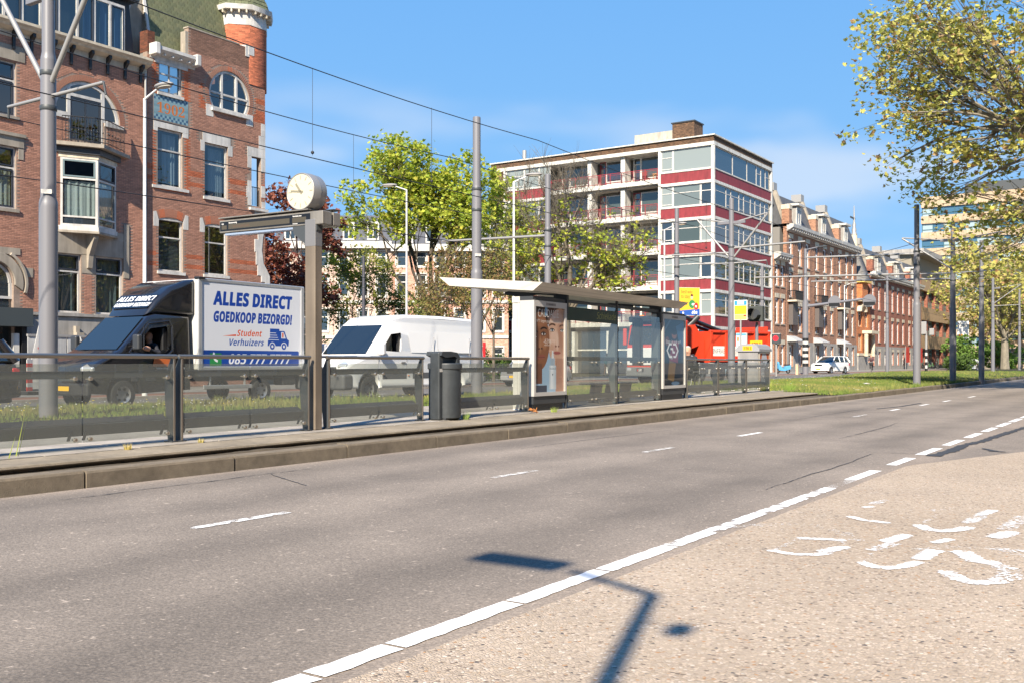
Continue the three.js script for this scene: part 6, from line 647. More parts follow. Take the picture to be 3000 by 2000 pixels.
{ // high-rise at the end of the street
  const t = thing('office_tower', 'tall beige office tower with long blue window bands', 'building', P(232, 0.17, 46.6), -Math.PI / 2), beige = std([0.58, 0.45, 0.31], 0.8, 0, { map: streak }), W = 44; new MB().ab(0, W, 0, 36, -18, -0.6).build('core', mat.darkGrey, t);
  const fr = std([0.05, 0.13, 0.16], 0.4), pb = std([0.05, 0.12, 0.19], 0.04, 0, { ior: 1.9 }), pg = std([0.30, 0.38, 0.40], 0.15, 0, { ior: 1.8 });
  for (let f = 0; f < 10; f++) { const y = 1 + f * 3.55; new MB().ab(-0.2, W, y + 1.9, y + 3.55, -0.6, 0.1).build('spandrel', beige, t); const bandv = new MB(); for (let i = 0; i <= 20; i++) bandv.ab(i * 2.2 - 0.06, i * 2.2 + 0.06, y, y + 1.9, -0.5, -0.2); bandv.ab(0, W, y + 0.55, y + 0.65, -0.5, -0.22); const w = bandv.build('window_band', fr, t); for (let i = 0; i < 20; i++) { const g = new THREE.PlaneGeometry(2.06, 1.88); g.translate(i * 2.2 + 1.1, y + 0.95, -0.35); mesh('pane', g, hash2(i, f, 4) > 0.45 ? pg : pb, w); } }
  new MB().ab(-0.2, W, 36.4, 37.2, -18, 0.2).build('roof_edge', beige, t); new MB().ab(8, W, 37.2, 40, -15, -4).build('roof_storey', mat.darkGrey, t);
  const q = thing('low_office', 'pale low office wing with teal windows behind the trees', 'building', P(206, 0.17, 30), -Math.PI / 2); new MB().ab(0, 60, 0, 13, -10, -0.5).build('core', std([0.66, 0.50, 0.36], 0.8, 0, { map: streak }), q); for (let f = 0; f < 3; f++) for (let i = 0; i < 8; i++) win(q, 4 + i * 6.8, 8.6 + i * 6.8, 1.2 + f * 4, 3.6 + f * 4, { z: -0.35, f: 0.2, cols: [0.33, 0.66], frame: std([0.1, 0.2, 0.18], 0.5), pane: mat.paneDark });
  const sg = thing('office_sign', 'white sign board with orange emblem on a post', 'sign', P(102.887, 0.2, 17), -0.95); sg.position.set(162.5, 0.2, -26.8); sg.rotation.y = -1.1; sg.scale.set(0.4, 0.75, 0.4); const tx = canvasTex(256, 256, (x, w, h) => { x.fillStyle = '#f1f0ec'; x.fillRect(0, 0, w, h); x.fillStyle = '#2b3440'; x.font = 'bold 70px serif'; x.textAlign = 'center'; x.fillText('Ploum', w / 2, 78); x.fillStyle = '#e89a2c'; x.beginPath(); x.arc(46, 190, 22, 0, 7); x.arc(98, 190, 24, 0, 7); x.fill(); x.fillStyle = '#8a8f96'; x.font = '22px sans-serif'; x.fillText('Rotterdam', 190, 196); }); new MB().ab(-2.1, 2.1, 5.6, 9.6, -0.1, 0).build('board', mat.white, sg); const pgm = new THREE.PlaneGeometry(4.1, 3.9); pgm.translate(0, 7.6, 0.01); mesh('print', pgm, std([1, 1, 1], 0.6, 0, { map: tx }), sg); for (const x of [-1.8, 1.8]) new MB().cyl(V(x, 0, -0.05), V(x, 5.6, -0.05), 0.1).build('post', mat.galv, sg);
}
// ---------- pale houses behind the square ----------
function pale(i, lab, wall, trim, H) {
  const ax = 70.0, an = 75.4, dx = 12.9, dn = -19.6, L = Math.hypot(dx, dn), w = L / 4 - 0.03, t = thing('pale_house', lab, 'house', P(ax + dx * i / 4, 0.1, an + dn * i / 4), Math.atan2(-dn, dx) * -1 + Math.PI * 0, 'pale houses behind the square'); t.rotation.y = -Math.atan2(-dn, dx); 
  const cols = [0.08, 0.42, 0.74], cw = 0.98, rows = [[0.8, 2.6], [4.2, 6.4], [7.7, 9.9], [10.7, 12.2]], holes = []; for (const [a, b] of rows) for (const c of cols) holes.push(rectPath(c * w, c * w + cw, a, b)); wallWith(t, 0, w, 0, H, -0.4, 0, holes, wall); new MB().ab(0.05, w - 0.05, 0, H, -8, -0.8).build('core', mat.room, t);
  for (const [a, b] of rows) for (const c of cols) { win(t, c * w, c * w + cw, a, b, { z: -0.12, f: 0.11, rows: [0.66], pane: mat.paneDark, sill: 1 }); bars(new MB(), c * w - 0.14, c * w + cw + 0.14, a - 0.02, b + 0.18, -0.02, 0.06, 0.135).build('surround', trim, t); } for (const y of [3.5, 7.0]) new MB().ab(0, w, y, y + 0.3, 0, 0.12).build('string_course', trim, t); new MB().ab(-0.05, w + 0.05, H - 0.1, H + 0.6, -0.3, 0.6).build('cornice', trim, t); { const r = new MB().ext([[0.2, H + 0.6], [-1.1, H + 3.4], [-7, H + 3.4], [-7, H + 0.6]], 0, w), g = r.geo(); g.rotateY(-Math.PI / 2); g.translate(w, 0, 0); mesh('mansard_roof', g, std([0.085, 0.095, 0.13], 0.7, 0, { map: streak }), t); } for (const x of [0.16, 0.58]) { win(t, x * w, x * w + 1.2, H + 0.75, H + 2.5, { z: 0.2, f: 0.15, cols: [0.5], pane: mat.paneDark, name: 'dormer_window' }); new MB().ab(x * w, x * w + 1.2, H + 0.65, H + 2.6, -1, 0.12).build('dormer', trim, t); } return t;
}
const rose = std([0.66, 0.52, 0.46], 0.9, 0, { map: brickTex(61, [0.9, 0.86, 0.83], [0.08, 0.07, 0.06], [0.9, 0.86, 0.82]) }), rose2 = std([0.62, 0.38, 0.30], 0.9, 0, { map: brickTex(63, [0.9, 0.86, 0.83], [0.08, 0.07, 0.06], [0.9, 0.86, 0.82]) });
pale(0, 'pale rose brick house, leftmost of those behind the green tree', rose, mat.white, 12.6); pale(1, 'pale rose brick house, second from left behind the green tree', rose, mat.white, 12.6); pale(2, 'salmon brick house with white arches behind the green tree', rose2, mat.white, 12.3); pale(3, 'salmon brick house next to the flats, behind the green tree', rose2, mat.white, 12.3);
// ---------- trees ----------
function taper(out, pts, r0, r1, seg) { // tapered limb through points, appended to the vertex list
  const c = new THREE.CatmullRomCurve3(pts), n = Math.max(2, Math.round((pts.length - 1) * 3)), fr = c.computeFrenetFrames(n, false), ring = [];
  for (let i = 0; i <= n; i++) { const p = c.getPoint(i / n), r = lerp(r0, r1, Math.pow(i / n, 0.8)), a = []; for (let j = 0; j < seg; j++) { const t = j / seg * 2 * Math.PI; a.push(p.clone().addScaledVector(fr.normals[i], Math.cos(t) * r).addScaledVector(fr.binormals[i], Math.sin(t) * r)); } ring.push(a); }
  for (let i = 0; i < n; i++) for (let j = 0; j < seg; j++) { const A = ring[i][j], B = ring[i][(j + 1) % seg], C = ring[i + 1][(j + 1) % seg], D = ring[i + 1][j]; out.push(A, B, C, A, C, D); }
}
function leafGeo(kind) { const s = new THREE.Shape(), P5 = kind === 'lobed' ? [[0, 0], [0.22, 0.12], [0.5, 0.1], [0.4, 0.34], [0.52, 0.6], [0.26, 0.6], [0.0, 1], [-0.26, 0.6], [-0.52, 0.6], [-0.4, 0.34], [-0.5, 0.1], [-0.22, 0.12]] : [[0, 0], [0.3, 0.35], [0.22, 0.75], [0, 1], [-0.22, 0.75], [-0.3, 0.35]]; P5.forEach((p, i) => i ? s.lineTo(...p) : s.moveTo(...p)); const g = plain(new THREE.ShapeGeometry(s)), q = g.attributes.position; for (let i = 0; i < q.count; i++) q.setZ(i, 0.35 * Math.abs(q.getX(i)) - 0.25 * q.getY(i) * q.getY(i)); g.computeVertexNormals(); return g; }
const leafA = leafGeo('lobed'), leafB = leafGeo('oval');
const leafMat = (o = {}) => new THREE.MeshPhysicalMaterial({ color: lin(1, 1, 1), roughness: 0.9, transmission: (o.t ?? 0.3) + 0.12, thickness: 0, side: THREE.DoubleSide, specularIntensity: 0.4 });
function tree(o) {
  const r = rng(o.seed), t = thing(o.name ?? 'tree', o.label, o.cat ?? 'tree', o.pos, 0, o.group), tips = [];
  const tot = o.ell.reduce((a, e) => a + e[3] * e[4] * e[5], 0);
  let guard = 0; while (tips.length < o.tips && guard++ < o.tips * 40) { let q = r() * tot, e = o.ell[0]; for (const k of o.ell) { e = k; q -= k[3] * k[4] * k[5]; if (q < 0) break; } const a = r() * 6.283, c = r() * 2 - 1, d = Math.pow(r(), o.hollow ?? 0.38), s = Math.sqrt(1 - c * c), p = V(e[0] + e[3] * d * s * Math.cos(a), e[1] + e[4] * d * c, e[2] + e[5] * d * s * Math.sin(a)); const g = fbm(p.x * (o.gf ?? 0.5) + 50 + p.y * 0.21, p.z * (o.gf ?? 0.5) + 50 + p.y * (o.gf ?? 0.5), 999, o.seed, 3); if (g < (o.gap ?? 0.44)) continue; tips.push(p); }
  const wood = [], fork = V(o.lean?.[0] ?? 0, o.fork, o.lean?.[1] ?? 0), base = V(0, -0.3, 0), R = o.r;
  taper(wood, [base, V(fork.x * 0.2 + R * 0.3 * (r() - 0.5), o.fork * 0.4, fork.z * 0.2), fork], R * 1.12, R * 0.72, 9);
  const pick = (n, list) => { const c = []; let p = list[Math.floor(r() * list.length)]; c.push(p); while (c.length < n) { let best = null, bd = -1; for (let i = 0; i < 24; i++) { const q = list[Math.floor(r() * list.length)], d = Math.min(...c.map((z) => z.distanceToSquared(q))); if (d > bd) { bd = d; best = q; } } c.push(best); } return c; };
  const assign = (cs, list) => { const b = cs.map(() => []); for (const p of list) { let k = 0, d = 1e9; cs.forEach((c, i) => { const q = c.distanceToSquared(p); if (q < d) { d = q; k = i; } }); b[k].push(p); } return b; };
  const mean = (l) => l.reduce((a, p) => a.add(p), V(0, 0, 0)).multiplyScalar(1 / l.length), jit = (p, k) => p.clone().add(V((r() - 0.5) * k, (r() - 0.5) * k * 0.7, (r() - 0.5) * k));
  const limbs = o.limbs ?? 7, c1 = pick(limbs, tips), g1 = assign(c1, tips);
  g1.forEach((l1) => { if (!l1.length) return; const m = mean(l1), d = m.distanceTo(fork), p1 = fork.clone().lerp(m, 0.78), mid = fork.clone().lerp(p1, 0.5); mid.y += (o.arch ?? 0.06) * d; const wr = R * 0.72 * Math.pow(l1.length / tips.length, 0.42) * 1.05; taper(wood, [fork.clone().lerp(base, 0.04), jit(mid, d * 0.16), p1], wr, wr * 0.5, 7);
    const n2 = Math.max(1, Math.round(l1.length / (o.perBough ?? 16))), g2 = assign(pick(Math.min(n2, l1.length), l1), l1);
    g2.forEach((l2) => { if (!l2.length) return; const m2 = mean(l2), st = mid.clone().lerp(p1, 0.25 + 0.75 * r()), p2 = st.clone().lerp(m2, 0.85), q = st.clone().lerp(p2, 0.5); q.y += (o.arch ?? 0.06) * st.distanceTo(m2); const br = Math.max(0.02, wr * 0.42); taper(wood, [st, jit(q, st.distanceTo(m2) * 0.2), p2], br, Math.max(0.012, br * 0.35), 5);
      l2.forEach((p) => { const s3 = q.clone().lerp(p2, r()), q3 = s3.clone().lerp(p, 0.55); q3.y += 0.12 * s3.distanceTo(p) * (r() - 0.3); taper(wood, [s3, q3, p], Math.max(0.012, br * 0.25), 0.005, 3); if (o.twigs) for (let k = 0; k < o.twigs; k++) { const e = p.clone().add(V((r() - 0.5), (r() - 0.25) * 1.2, (r() - 0.5)).multiplyScalar(o.twigL ?? 1.1)); taper(wood, [q3.clone().lerp(p, r()), e.clone().lerp(p, 0.4), e], 0.012, 0.004, 3); } }); }); });
  const g = new THREE.BufferGeometry().setFromPoints(wood); g.computeVertexNormals(); mesh('trunk', metreUV(plain(g)), o.bark ?? mat.bark, t);
  const lv = []; tips.forEach((p, i) => { const k = o.leafAt ? o.leafAt(p, r) : 1; const n = Math.round(o.leaves * k * (0.5 + r())); for (let j = 0; j < n; j++) { const s = (o.spread ?? 0.45); lv.push(V(p.x + s * (r() + r() - 1), p.y + s * 0.8 * (r() + r() - 1) - 0.08, p.z + s * (r() + r() - 1))); } });
  if (lv.length) { const im = new THREE.InstancedMesh(o.leaf ?? leafA, leafMat(o), lv.length), m = M4(), e = new THREE.Euler(), c = new THREE.Color(), qq = new THREE.Quaternion(); lv.forEach((p, i) => { e.set(-0.75 + 1.7 * (r() - 0.5), r() * 6.283, 2.2 * (r() - 0.5), 'YXZ'); qq.setFromEuler(e); const s = o.size * (0.65 + 0.6 * r()); m.compose(p, qq, V(s, s, s)); im.setMatrixAt(i, m); const k = o.colour(r(), p, r); im.setColorAt(i, c.setRGB(k[0], k[1], k[2])); }); im.name = 'crown'; im.userData.kind = 'stuff'; im.castShadow = im.receiveShadow = true; t.add(im); }
  if (o.fruit) { const im = new THREE.InstancedMesh(new THREE.SphereGeometry(0.032, 6, 5), std([0.08, 0.06, 0.035], 0.9), o.fruit), m = M4(); for (let i = 0; i < o.fruit; i++) { const p = tips[Math.floor(r() * tips.length)]; m.makeTranslation(p.x + (r() - 0.5) * 0.8, p.y - 0.15 - 0.4 * r(), p.z + (r() - 0.5) * 0.8); im.setMatrixAt(i, m); } im.name = 'seed_balls'; im.userData.kind = 'stuff'; t.add(im); }
  return t;
}
const LD = (l, y, d, a, b, c) => [l * 0.556 + d * 0.831, y, l * 0.831 - d * 0.556, a, b, c];
const mixc = (a, b, t) => a.map((x, i) => lerp(x, b[i], t));
const planeCol = (q, p, r) => { const k = 0.75 + 0.5 * r(); const c = q < 0.62 ? mixc([0.46, 0.44, 0.10], [0.60, 0.55, 0.16], r()) : q < 0.84 ? mixc([0.24, 0.30, 0.06], [0.36, 0.38, 0.08], r()) : mixc([0.48, 0.32, 0.15], [0.38, 0.22, 0.10], r()); return c.map((x) => x * k); };
const mapleCol = (q, p, r) => { const k = 0.72 + 0.5 * r(); const c = q < 0.55 ? [0.46, 0.51, 0.06] : q < 0.85 ? [0.32, 0.42, 0.045] : [0.58, 0.53, 0.08]; return c.map((x) => x * k); };
// plane tree over the road at the right
tree({ name: 'plane_tree', label: 'large plane tree with yellowish leaves overhanging the road at the right', pos: P(45.5, 0, -1.0), seed: 401, fork: 4.6, r: 0.55, limbs: 9, arch: 0.05, bark: mat.barkPale, tips: 1900, leaves: 16, size: 0.20, spread: 0.6, hollow: 0.42, gap: 0.445, gf: 0.55, fruit: 900, colour: planeCol, t: 0.32,
  ell: [[-1.5, 14.0, -4.8, 6.6, 5.4, 6.8], [-2.4, 11.8, -9.0, 4.2, 3.2, 3.8], [0.2, 8.8, -6.0, 4.8, 2.4, 4.4], [1, 14, 2, 8, 5, 7], [3, 9, 3, 6, 3, 6], [-0.6, 15.2, -9.8, 3.4, 2.4, 2.8], [1.5, 9.2, -9.6, 2.8, 1.7, 2.4], [0.0, 6.4, -7.2, 3.2, 2.2, 2.4], [-3.0, 13.6, -9.4, 3.4, 3.4, 3.2], [3.5, 6.2, -2.0, 3.6, 2.4, 3.2]] });
const far = { name: 'plane_tree', bark: mat.barkPale, fork: 4.2, r: 0.5, limbs: 7, leaves: 13, size: 0.26, spread: 0.8, hollow: 0.45, gap: 0.42, colour: planeCol, tips: 520, twigs: 0 };
tree({ ...far, label: 'second plane tree along the right-hand pavement', pos: P(63, 0, -1), seed: 403, ell: [[0, 11, 0, 7.5, 6, 7.5], [0, 7, -4, 5, 2.4, 4]] });
tree({ ...far, label: 'third plane tree along the right-hand pavement', pos: P(88, 0, -1.4), seed: 404, ell: [[0, 11, 0, 8, 6.5, 8], [0, 7, -4, 6, 2.4, 5]] });
tree({ ...far, label: 'plane tree with pale trunk on the verge at the far right', pos: P(150, 0.2, 19.5), seed: 405, r: 0.6, ell: [[0, 13, 0, 9, 7, 9], [3, 8, 2, 8, 3, 7]], tips: 560, size: 0.4, leaves: 10 });
tree({ ...far, label: 'distant plane tree left of the one on the far verge', pos: P(176, 0.2, 25.5), seed: 406, ell: [[0, 12, 0, 9, 7, 9], [-2, 7, 0, 7, 3, 6]], tips: 480, size: 0.45, leaves: 9 });
tree({ ...far, label: 'distant plane tree by the office tower', pos: P(196, 0.2, 21), seed: 407, ell: [[0, 13, 0, 10, 8, 10]], tips: 480, size: 0.5, leaves: 9 });
tree({ ...far, label: 'plane tree nearest the far right end of the road', pos: P(122, 0, 2.5), seed: 408, ell: [[0, 12, 0, 9, 7, 9], [0, 8, -3, 7, 3, 6]], tips: 520, size: 0.36, leaves: 10 });
// trees on the square
tree({ name: 'maple_tree', label: 'bright green maple with many limbs behind the white van', pos: P(54.6, 0.1, 43.1), seed: 411, fork: 4.4, r: 0.42, limbs: 8, arch: 0.02, bark: std([0.13, 0.105, 0.08], 0.95, 0, { map: grime }), tips: 820, leaves: 14, size: 0.27, spread: 0.62, hollow: 0.36, gap: 0.44, gf: 0.42, colour: mapleCol, t: 0.34,
  ell: [LD(-1.9, 14.4, 0, 3.0, 2.6, 2.6), LD(-5.4, 12.0, 0.4, 2.2, 2.0, 2.0), LD(-6.6, 9.6, 0.2, 1.7, 1.7, 1.7), LD(2.5, 13.6, 0.2, 2.3, 2.3, 2.2), LD(2.0, 10.8, -0.6, 2.4, 1.8, 2.2), LD(-4.4, 7.8, -0.4, 2.0, 1.5, 1.8), LD(-6.8, 7.2, 0.2, 1.4, 1.4, 1.4), LD(-2.2, 11.0, -1.6, 2.4, 1.8, 1.8), LD(0.4, 12.6, 0.2, 2.4, 2.2, 2.0)] });
tree({ name: 'maple_tree', label: 'smaller green maple with forked trunk between the larger one and the flats', pos: P(58.2, 0.1, 42.2), seed: 412, fork: 3.0, r: 0.3, limbs: 6, arch: 0.0, bark: std([0.15, 0.12, 0.09], 0.95, 0, { map: grime }), tips: 220, leaves: 12, size: 0.30, spread: 0.6, hollow: 0.3, gap: 0.46, colour: mapleCol, t: 0.34, ell: [[1.5, 9.8, 1.6, 2.4, 3.0, 2.4], [2.4, 12.6, 1.4, 2.0, 2.2, 2.0], [-0.6, 6.6, -0.5, 2, 1.2, 2]] });
tree({ name: 'bare_tree', label: 'half-bare spreading tree in front of the apartment block', pos: P(53.6, 0.15, 31.8), seed: 413, fork: 4.0, r: 0.45, limbs: 9, arch: 0.03, bark: std([0.24, 0.205, 0.155], 0.95, 0, { map: grime }), tips: 420, leaves: 7, size: 0.22, spread: 0.5, hollow: 0.45, gap: 0.38, twigs: 9, twigL: 1.5, leafAt: (p, r) => (p.y < 9 ? 1.8 : p.y < 11 && r() < 0.45 ? 1.2 : 0), colour: mapleCol, t: 0.3,
  ell: [[-1.0, 10.2, -0.6, 3.2, 3.9, 3.4], [1.6, 8.6, 2.6, 2.6, 2.6, 2.6], [-1.8, 7.0, -2.6, 2.2, 2.2, 2.2], [1.6, 6.6, 2.0, 3, 1.8, 2.6]] });
const coppCol = (q, p, r) => { const k = 0.6 + 0.7 * r(); return (q < 0.6 ? [0.26, 0.085, 0.05] : q < 0.9 ? [0.17, 0.045, 0.035] : [0.34, 0.15, 0.07]).map((x) => x * k); };
tree({ name: 'copper_beech', label: 'copper-red tree beside the turret house', pos: P(44.6, 0.1, 46.4), seed: 414, fork: 3.2, r: 0.26, limbs: 7, bark: std([0.07, 0.05, 0.045], 0.95), tips: 420, leaves: 15, size: 0.26, spread: 0.55, hollow: 0.4, gap: 0.44, colour: coppCol, t: 0.25, ell: [[0, 9.0, 0, 3.0, 3.2, 3.4], [-0.6, 5.8, 0.6, 2.8, 1.8, 3.0], [0.4, 11.2, -0.6, 1.9, 1.5, 2.0]] });
const oliveCol = (q, p, r) => { const k = 0.7 + 0.6 * r(); return (q < 0.6 ? [0.22, 0.2, 0.06] : [0.28, 0.17, 0.07]).map((x) => x * k); };
tree({ name: 'young_tree', label: 'slender young tree with olive leaves left of the shelter', pos: P(44, 0.15, 30.6), seed: 415, fork: 2.6, r: 0.09, limbs: 6, tips: 220, leaves: 13, size: 0.16, spread: 0.42, gap: 0.42, colour: oliveCol, leaf: leafB, ell: [[-0.3, 5.2, 0, 1.6, 2.1, 1.7], [-2.0, 4.6, -1.6, 1.5, 1.3, 1.5]] });
tree({ name: 'young_tree', label: 'young olive-leaved tree in front of the salmon houses', pos: P(46.5, 0.15, 35.4), seed: 416, fork: 2.4, r: 0.1, limbs: 6, tips: 260, leaves: 13, size: 0.18, spread: 0.5, gap: 0.42, colour: oliveCol, leaf: leafB, ell: [[0, 5.6, 0, 2.1, 2.3, 2.1]] });
tree({ name: 'young_tree', label: 'olive-leaved small tree between the copper tree and the maple', pos: P(49.3, 0.1, 45.6), seed: 417, fork: 2.4, r: 0.12, limbs: 7, tips: 420, leaves: 13, size: 0.22, spread: 0.55, gap: 0.43, colour: (q, p, r) => mixc([0.16, 0.19, 0.05], [0.30, 0.30, 0.06], r()), leaf: leafB, ell: [[0, 6.0, 0, 3.0, 3.0, 3.4], [1.8, 4.0, 3.0, 2.4, 1.8, 2.6]] });
const bushCol = (d) => (q, p, r) => { const k = (0.6 + 0.7 * r()) * d; return [0.12 * k, 0.2 * k, 0.035 * k]; };
function bush(pos, e, seed, label, d = 1, tips = 200, size = 0.14) { return tree({ name: 'bush', cat: 'bush', label, pos, seed, fork: 0.4, r: 0.07, limbs: 6, tips, leaves: 14, size, spread: 0.3, hollow: 0.5, gap: 0.3, colour: bushCol(d), leaf: leafB, ell: e }); }
bush(P(36.5, 0.1, 38.4), [[0, 2.6, 0, 1.5, 2.4, 1.6], [0.9, 1.6, 0.2, 1.4, 1.6, 1.4]], 421, 'dark evergreen bush behind the clock column', 0.32, 420, 0.17);
bush(P(45.5, 0.1, 33.4), [[0, 1.1, 0, 1.4, 1.2, 1.3]], 422, 'bright green shrub right of the white van', 1.5); bush(P(47.3, 0.1, 32.4), [[0, 0.8, 0, 1.7, 0.8, 1.0]], 423, 'low green shrub at the foot of the young tree', 1.2);
bush(P(150, 0.2, 24.5), [[0, 2.4, 0, 4, 2.6, 3]], 424, 'round shrub below the white sign board', 1.5, 240, 0.4); bush(P(158, 0.2, 21), [[0, 2.0, 0, 4, 2.2, 3]], 425, 'light green shrub near the far plane tree', 1.9, 240, 0.4); bush(P(140, 0.2, 23.6), [[0, 1.0, 0, 5, 1.1, 2]], 426, 'low reddish hedge by the far crossing', 0.9, 200, 0.35);
// tufts and weeds by the platform
function tuft(s, y, n, k, h, seed, label, c = [0.30, 0.34, 0.06]) { const r = rng(seed), a = []; for (let i = 0; i < k; i++) { const q = r() * 6.28, l = h * (0.5 + 0.6 * r()), b = r() * 6.28, x = 0.5 * h * r() * Math.cos(b), z = 0.5 * h * r() * Math.sin(b), t = l * 0.55 * r(), w = 0.006; a.push(V(x - w * Math.cos(q), 0, z - w * Math.sin(q)), V(x + w * Math.cos(q), 0, z + w * Math.sin(q)), V(x + t * Math.cos(b), l, z + t * Math.sin(b))); } const g = new THREE.BufferGeometry().setFromPoints(a); g.computeVertexNormals(); const m = mesh('weed_tuft', g, std(c, 0.9, 0, { side: THREE.DoubleSide })); m.position.copy(P(s, y, n)); return tag(m, label, 'weeds', null); }
tuft(33.3, 0.25, 11.75, 160, 0.4, 501, 'tall weeds growing at the foot of the grey cabinet'); tuft(34.4, 0.22, 11.3, 160, 0.38, 502, 'green weeds growing on the road side of the cabinet', [0.2, 0.3, 0.05]); tuft(5.6, 0.26, 10.1, 7, 0.42, 503, 'tall grass stalks at the left edge before the railing', [0.36, 0.42, 0.07]); tuft(7.0, 0.24, 9.95, 60, 0.09, 504, 'dry yellow tuft on the platform edge near the left post', [0.42, 0.33, 0.1]); tuft(13.95, 0.25, 10.3, 50, 0.16, 505, 'green tuft at the foot of the litter bin', [0.2, 0.28, 0.06]); tuft(17.0, 0.25, 10.35, 50, 0.12, 506, 'green tuft below the face poster', [0.24, 0.3, 0.06]); tuft(8.1, 0.245, 10.05, 40, 0.07, 507, 'small dry tuft beside the railing post', [0.4, 0.33, 0.1]);
{ const r = rng(9), g = new MB(); for (let i = 0; i < 9; i++) g.box((r() - 0.5) * 0.2, 0.02 + 0.05 * r(), (r() - 0.5) * 0.12, 0.07, 0.01, 0.06, r() * 6, r() * 2, r() * 2); const m = g.build('dry_leaves', std([0.42, 0.17, 0.05], 0.9)); m.position.copy(P(16.5, 0.26, 10.5)); tag(m, 'small heap of dry orange leaves by the shelter corner', 'leaves', null, 'stuff'); }
// ---------- vehicles: front at x = 0, tail at +x, visible flank at +z ----------
function wheel(par, x, z, r, w, side, rimMat = mat.rim, holes = 6) { const t = new MB().lathe([[r * 0.60, -w / 2], [r * 0.93, -w / 2], [r, -w * 0.36], [r, w * 0.36], [r * 0.93, w / 2], [r * 0.60, w / 2]], 28, M4().makeRotationX(Math.PI / 2).setPosition(x, r, z)).build('wheel', mat.tyre, par), k = side; const d = new MB().lathe([[0, w * 0.18], [r * 0.2, w * 0.24], [r * 0.34, w * 0.12], [r * 0.52, w * 0.18], [r * 0.62, w * 0.42], [r * 0.64, w * 0.3], [r * 0.6, -w * 0.3]], 24, M4().makeRotationX(k * Math.PI / 2).setPosition(x, r, z)); d.build('rim', rimMat, t); const h = new MB(); for (let i = 0; i < holes; i++) { const a = i / holes * 6.283; h.cyl(V(x + Math.cos(a) * r * 0.43, r + Math.sin(a) * r * 0.43, z + k * w * 0.16), V(x + Math.cos(a) * r * 0.43, r + Math.sin(a) * r * 0.43, z + k * w * 0.245), r * 0.1, r * 0.1, 8); } h.build('rim_openings', mat.black, t); return t; }
function tumble(g, y0, y1, k) { const p = g.attributes.position; for (let i = 0; i < p.count; i++) { const y = p.getY(i); if (y > y0) p.setZ(i, p.getZ(i) * (1 - k * clamp((y - y0) / (y1 - y0)))); } const q = plain(g); q.deleteAttribute('normal'); return toCreasedNormals(metreUV(withN(q)), 0.6); }
function withN(g) { g.computeVertexNormals(); return g; }
function taperEnds(g, L, k, len) { const p = g.attributes.position; for (let i = 0; i < p.count; i++) { const x = p.getX(i), t = x < len ? 1 - x / len : x > L - len ? 1 - (L - x) / len : 0; p.setZ(i, p.getZ(i) * (1 - k * t * t)); } return g; }
function arches(pts, list, r, yb) { // underside with wheel openings, from front to tail
  const o = []; for (const x of list) { o.push([x - r, yb]); for (let i = 0; i <= 10; i++) { const a = Math.PI - i / 10 * Math.PI; o.push([x + Math.cos(a) * r, Math.max(yb, yb + 0.02 + Math.sin(a) * r * 1.02)]); } o.push([x + r, yb]); } return [...pts, ...o.reverse()]; }
function flankPoly(m, pts, hw, side, off = 0.006) { const q = pts.map(([x, y]) => V(x, y, side * (hw(y) + off))); if (side < 0) q.reverse(); m.poly(q.reverse()); return m; }
function plate(par, x, y, w = 0.52) { const t = canvasTex(208, 44, (c, W, H) => { c.fillStyle = '#e0b02a'; c.fillRect(0, 0, W, H); c.fillStyle = '#2a4aa0'; c.fillRect(0, 0, 20, H); }), g = new THREE.PlaneGeometry(w, 0.11); g.rotateY(-Math.PI / 2); g.translate(x, y, 0); return mesh('number_plate', g, std([1, 1, 1], 0.5, 0, { map: t }), par); }
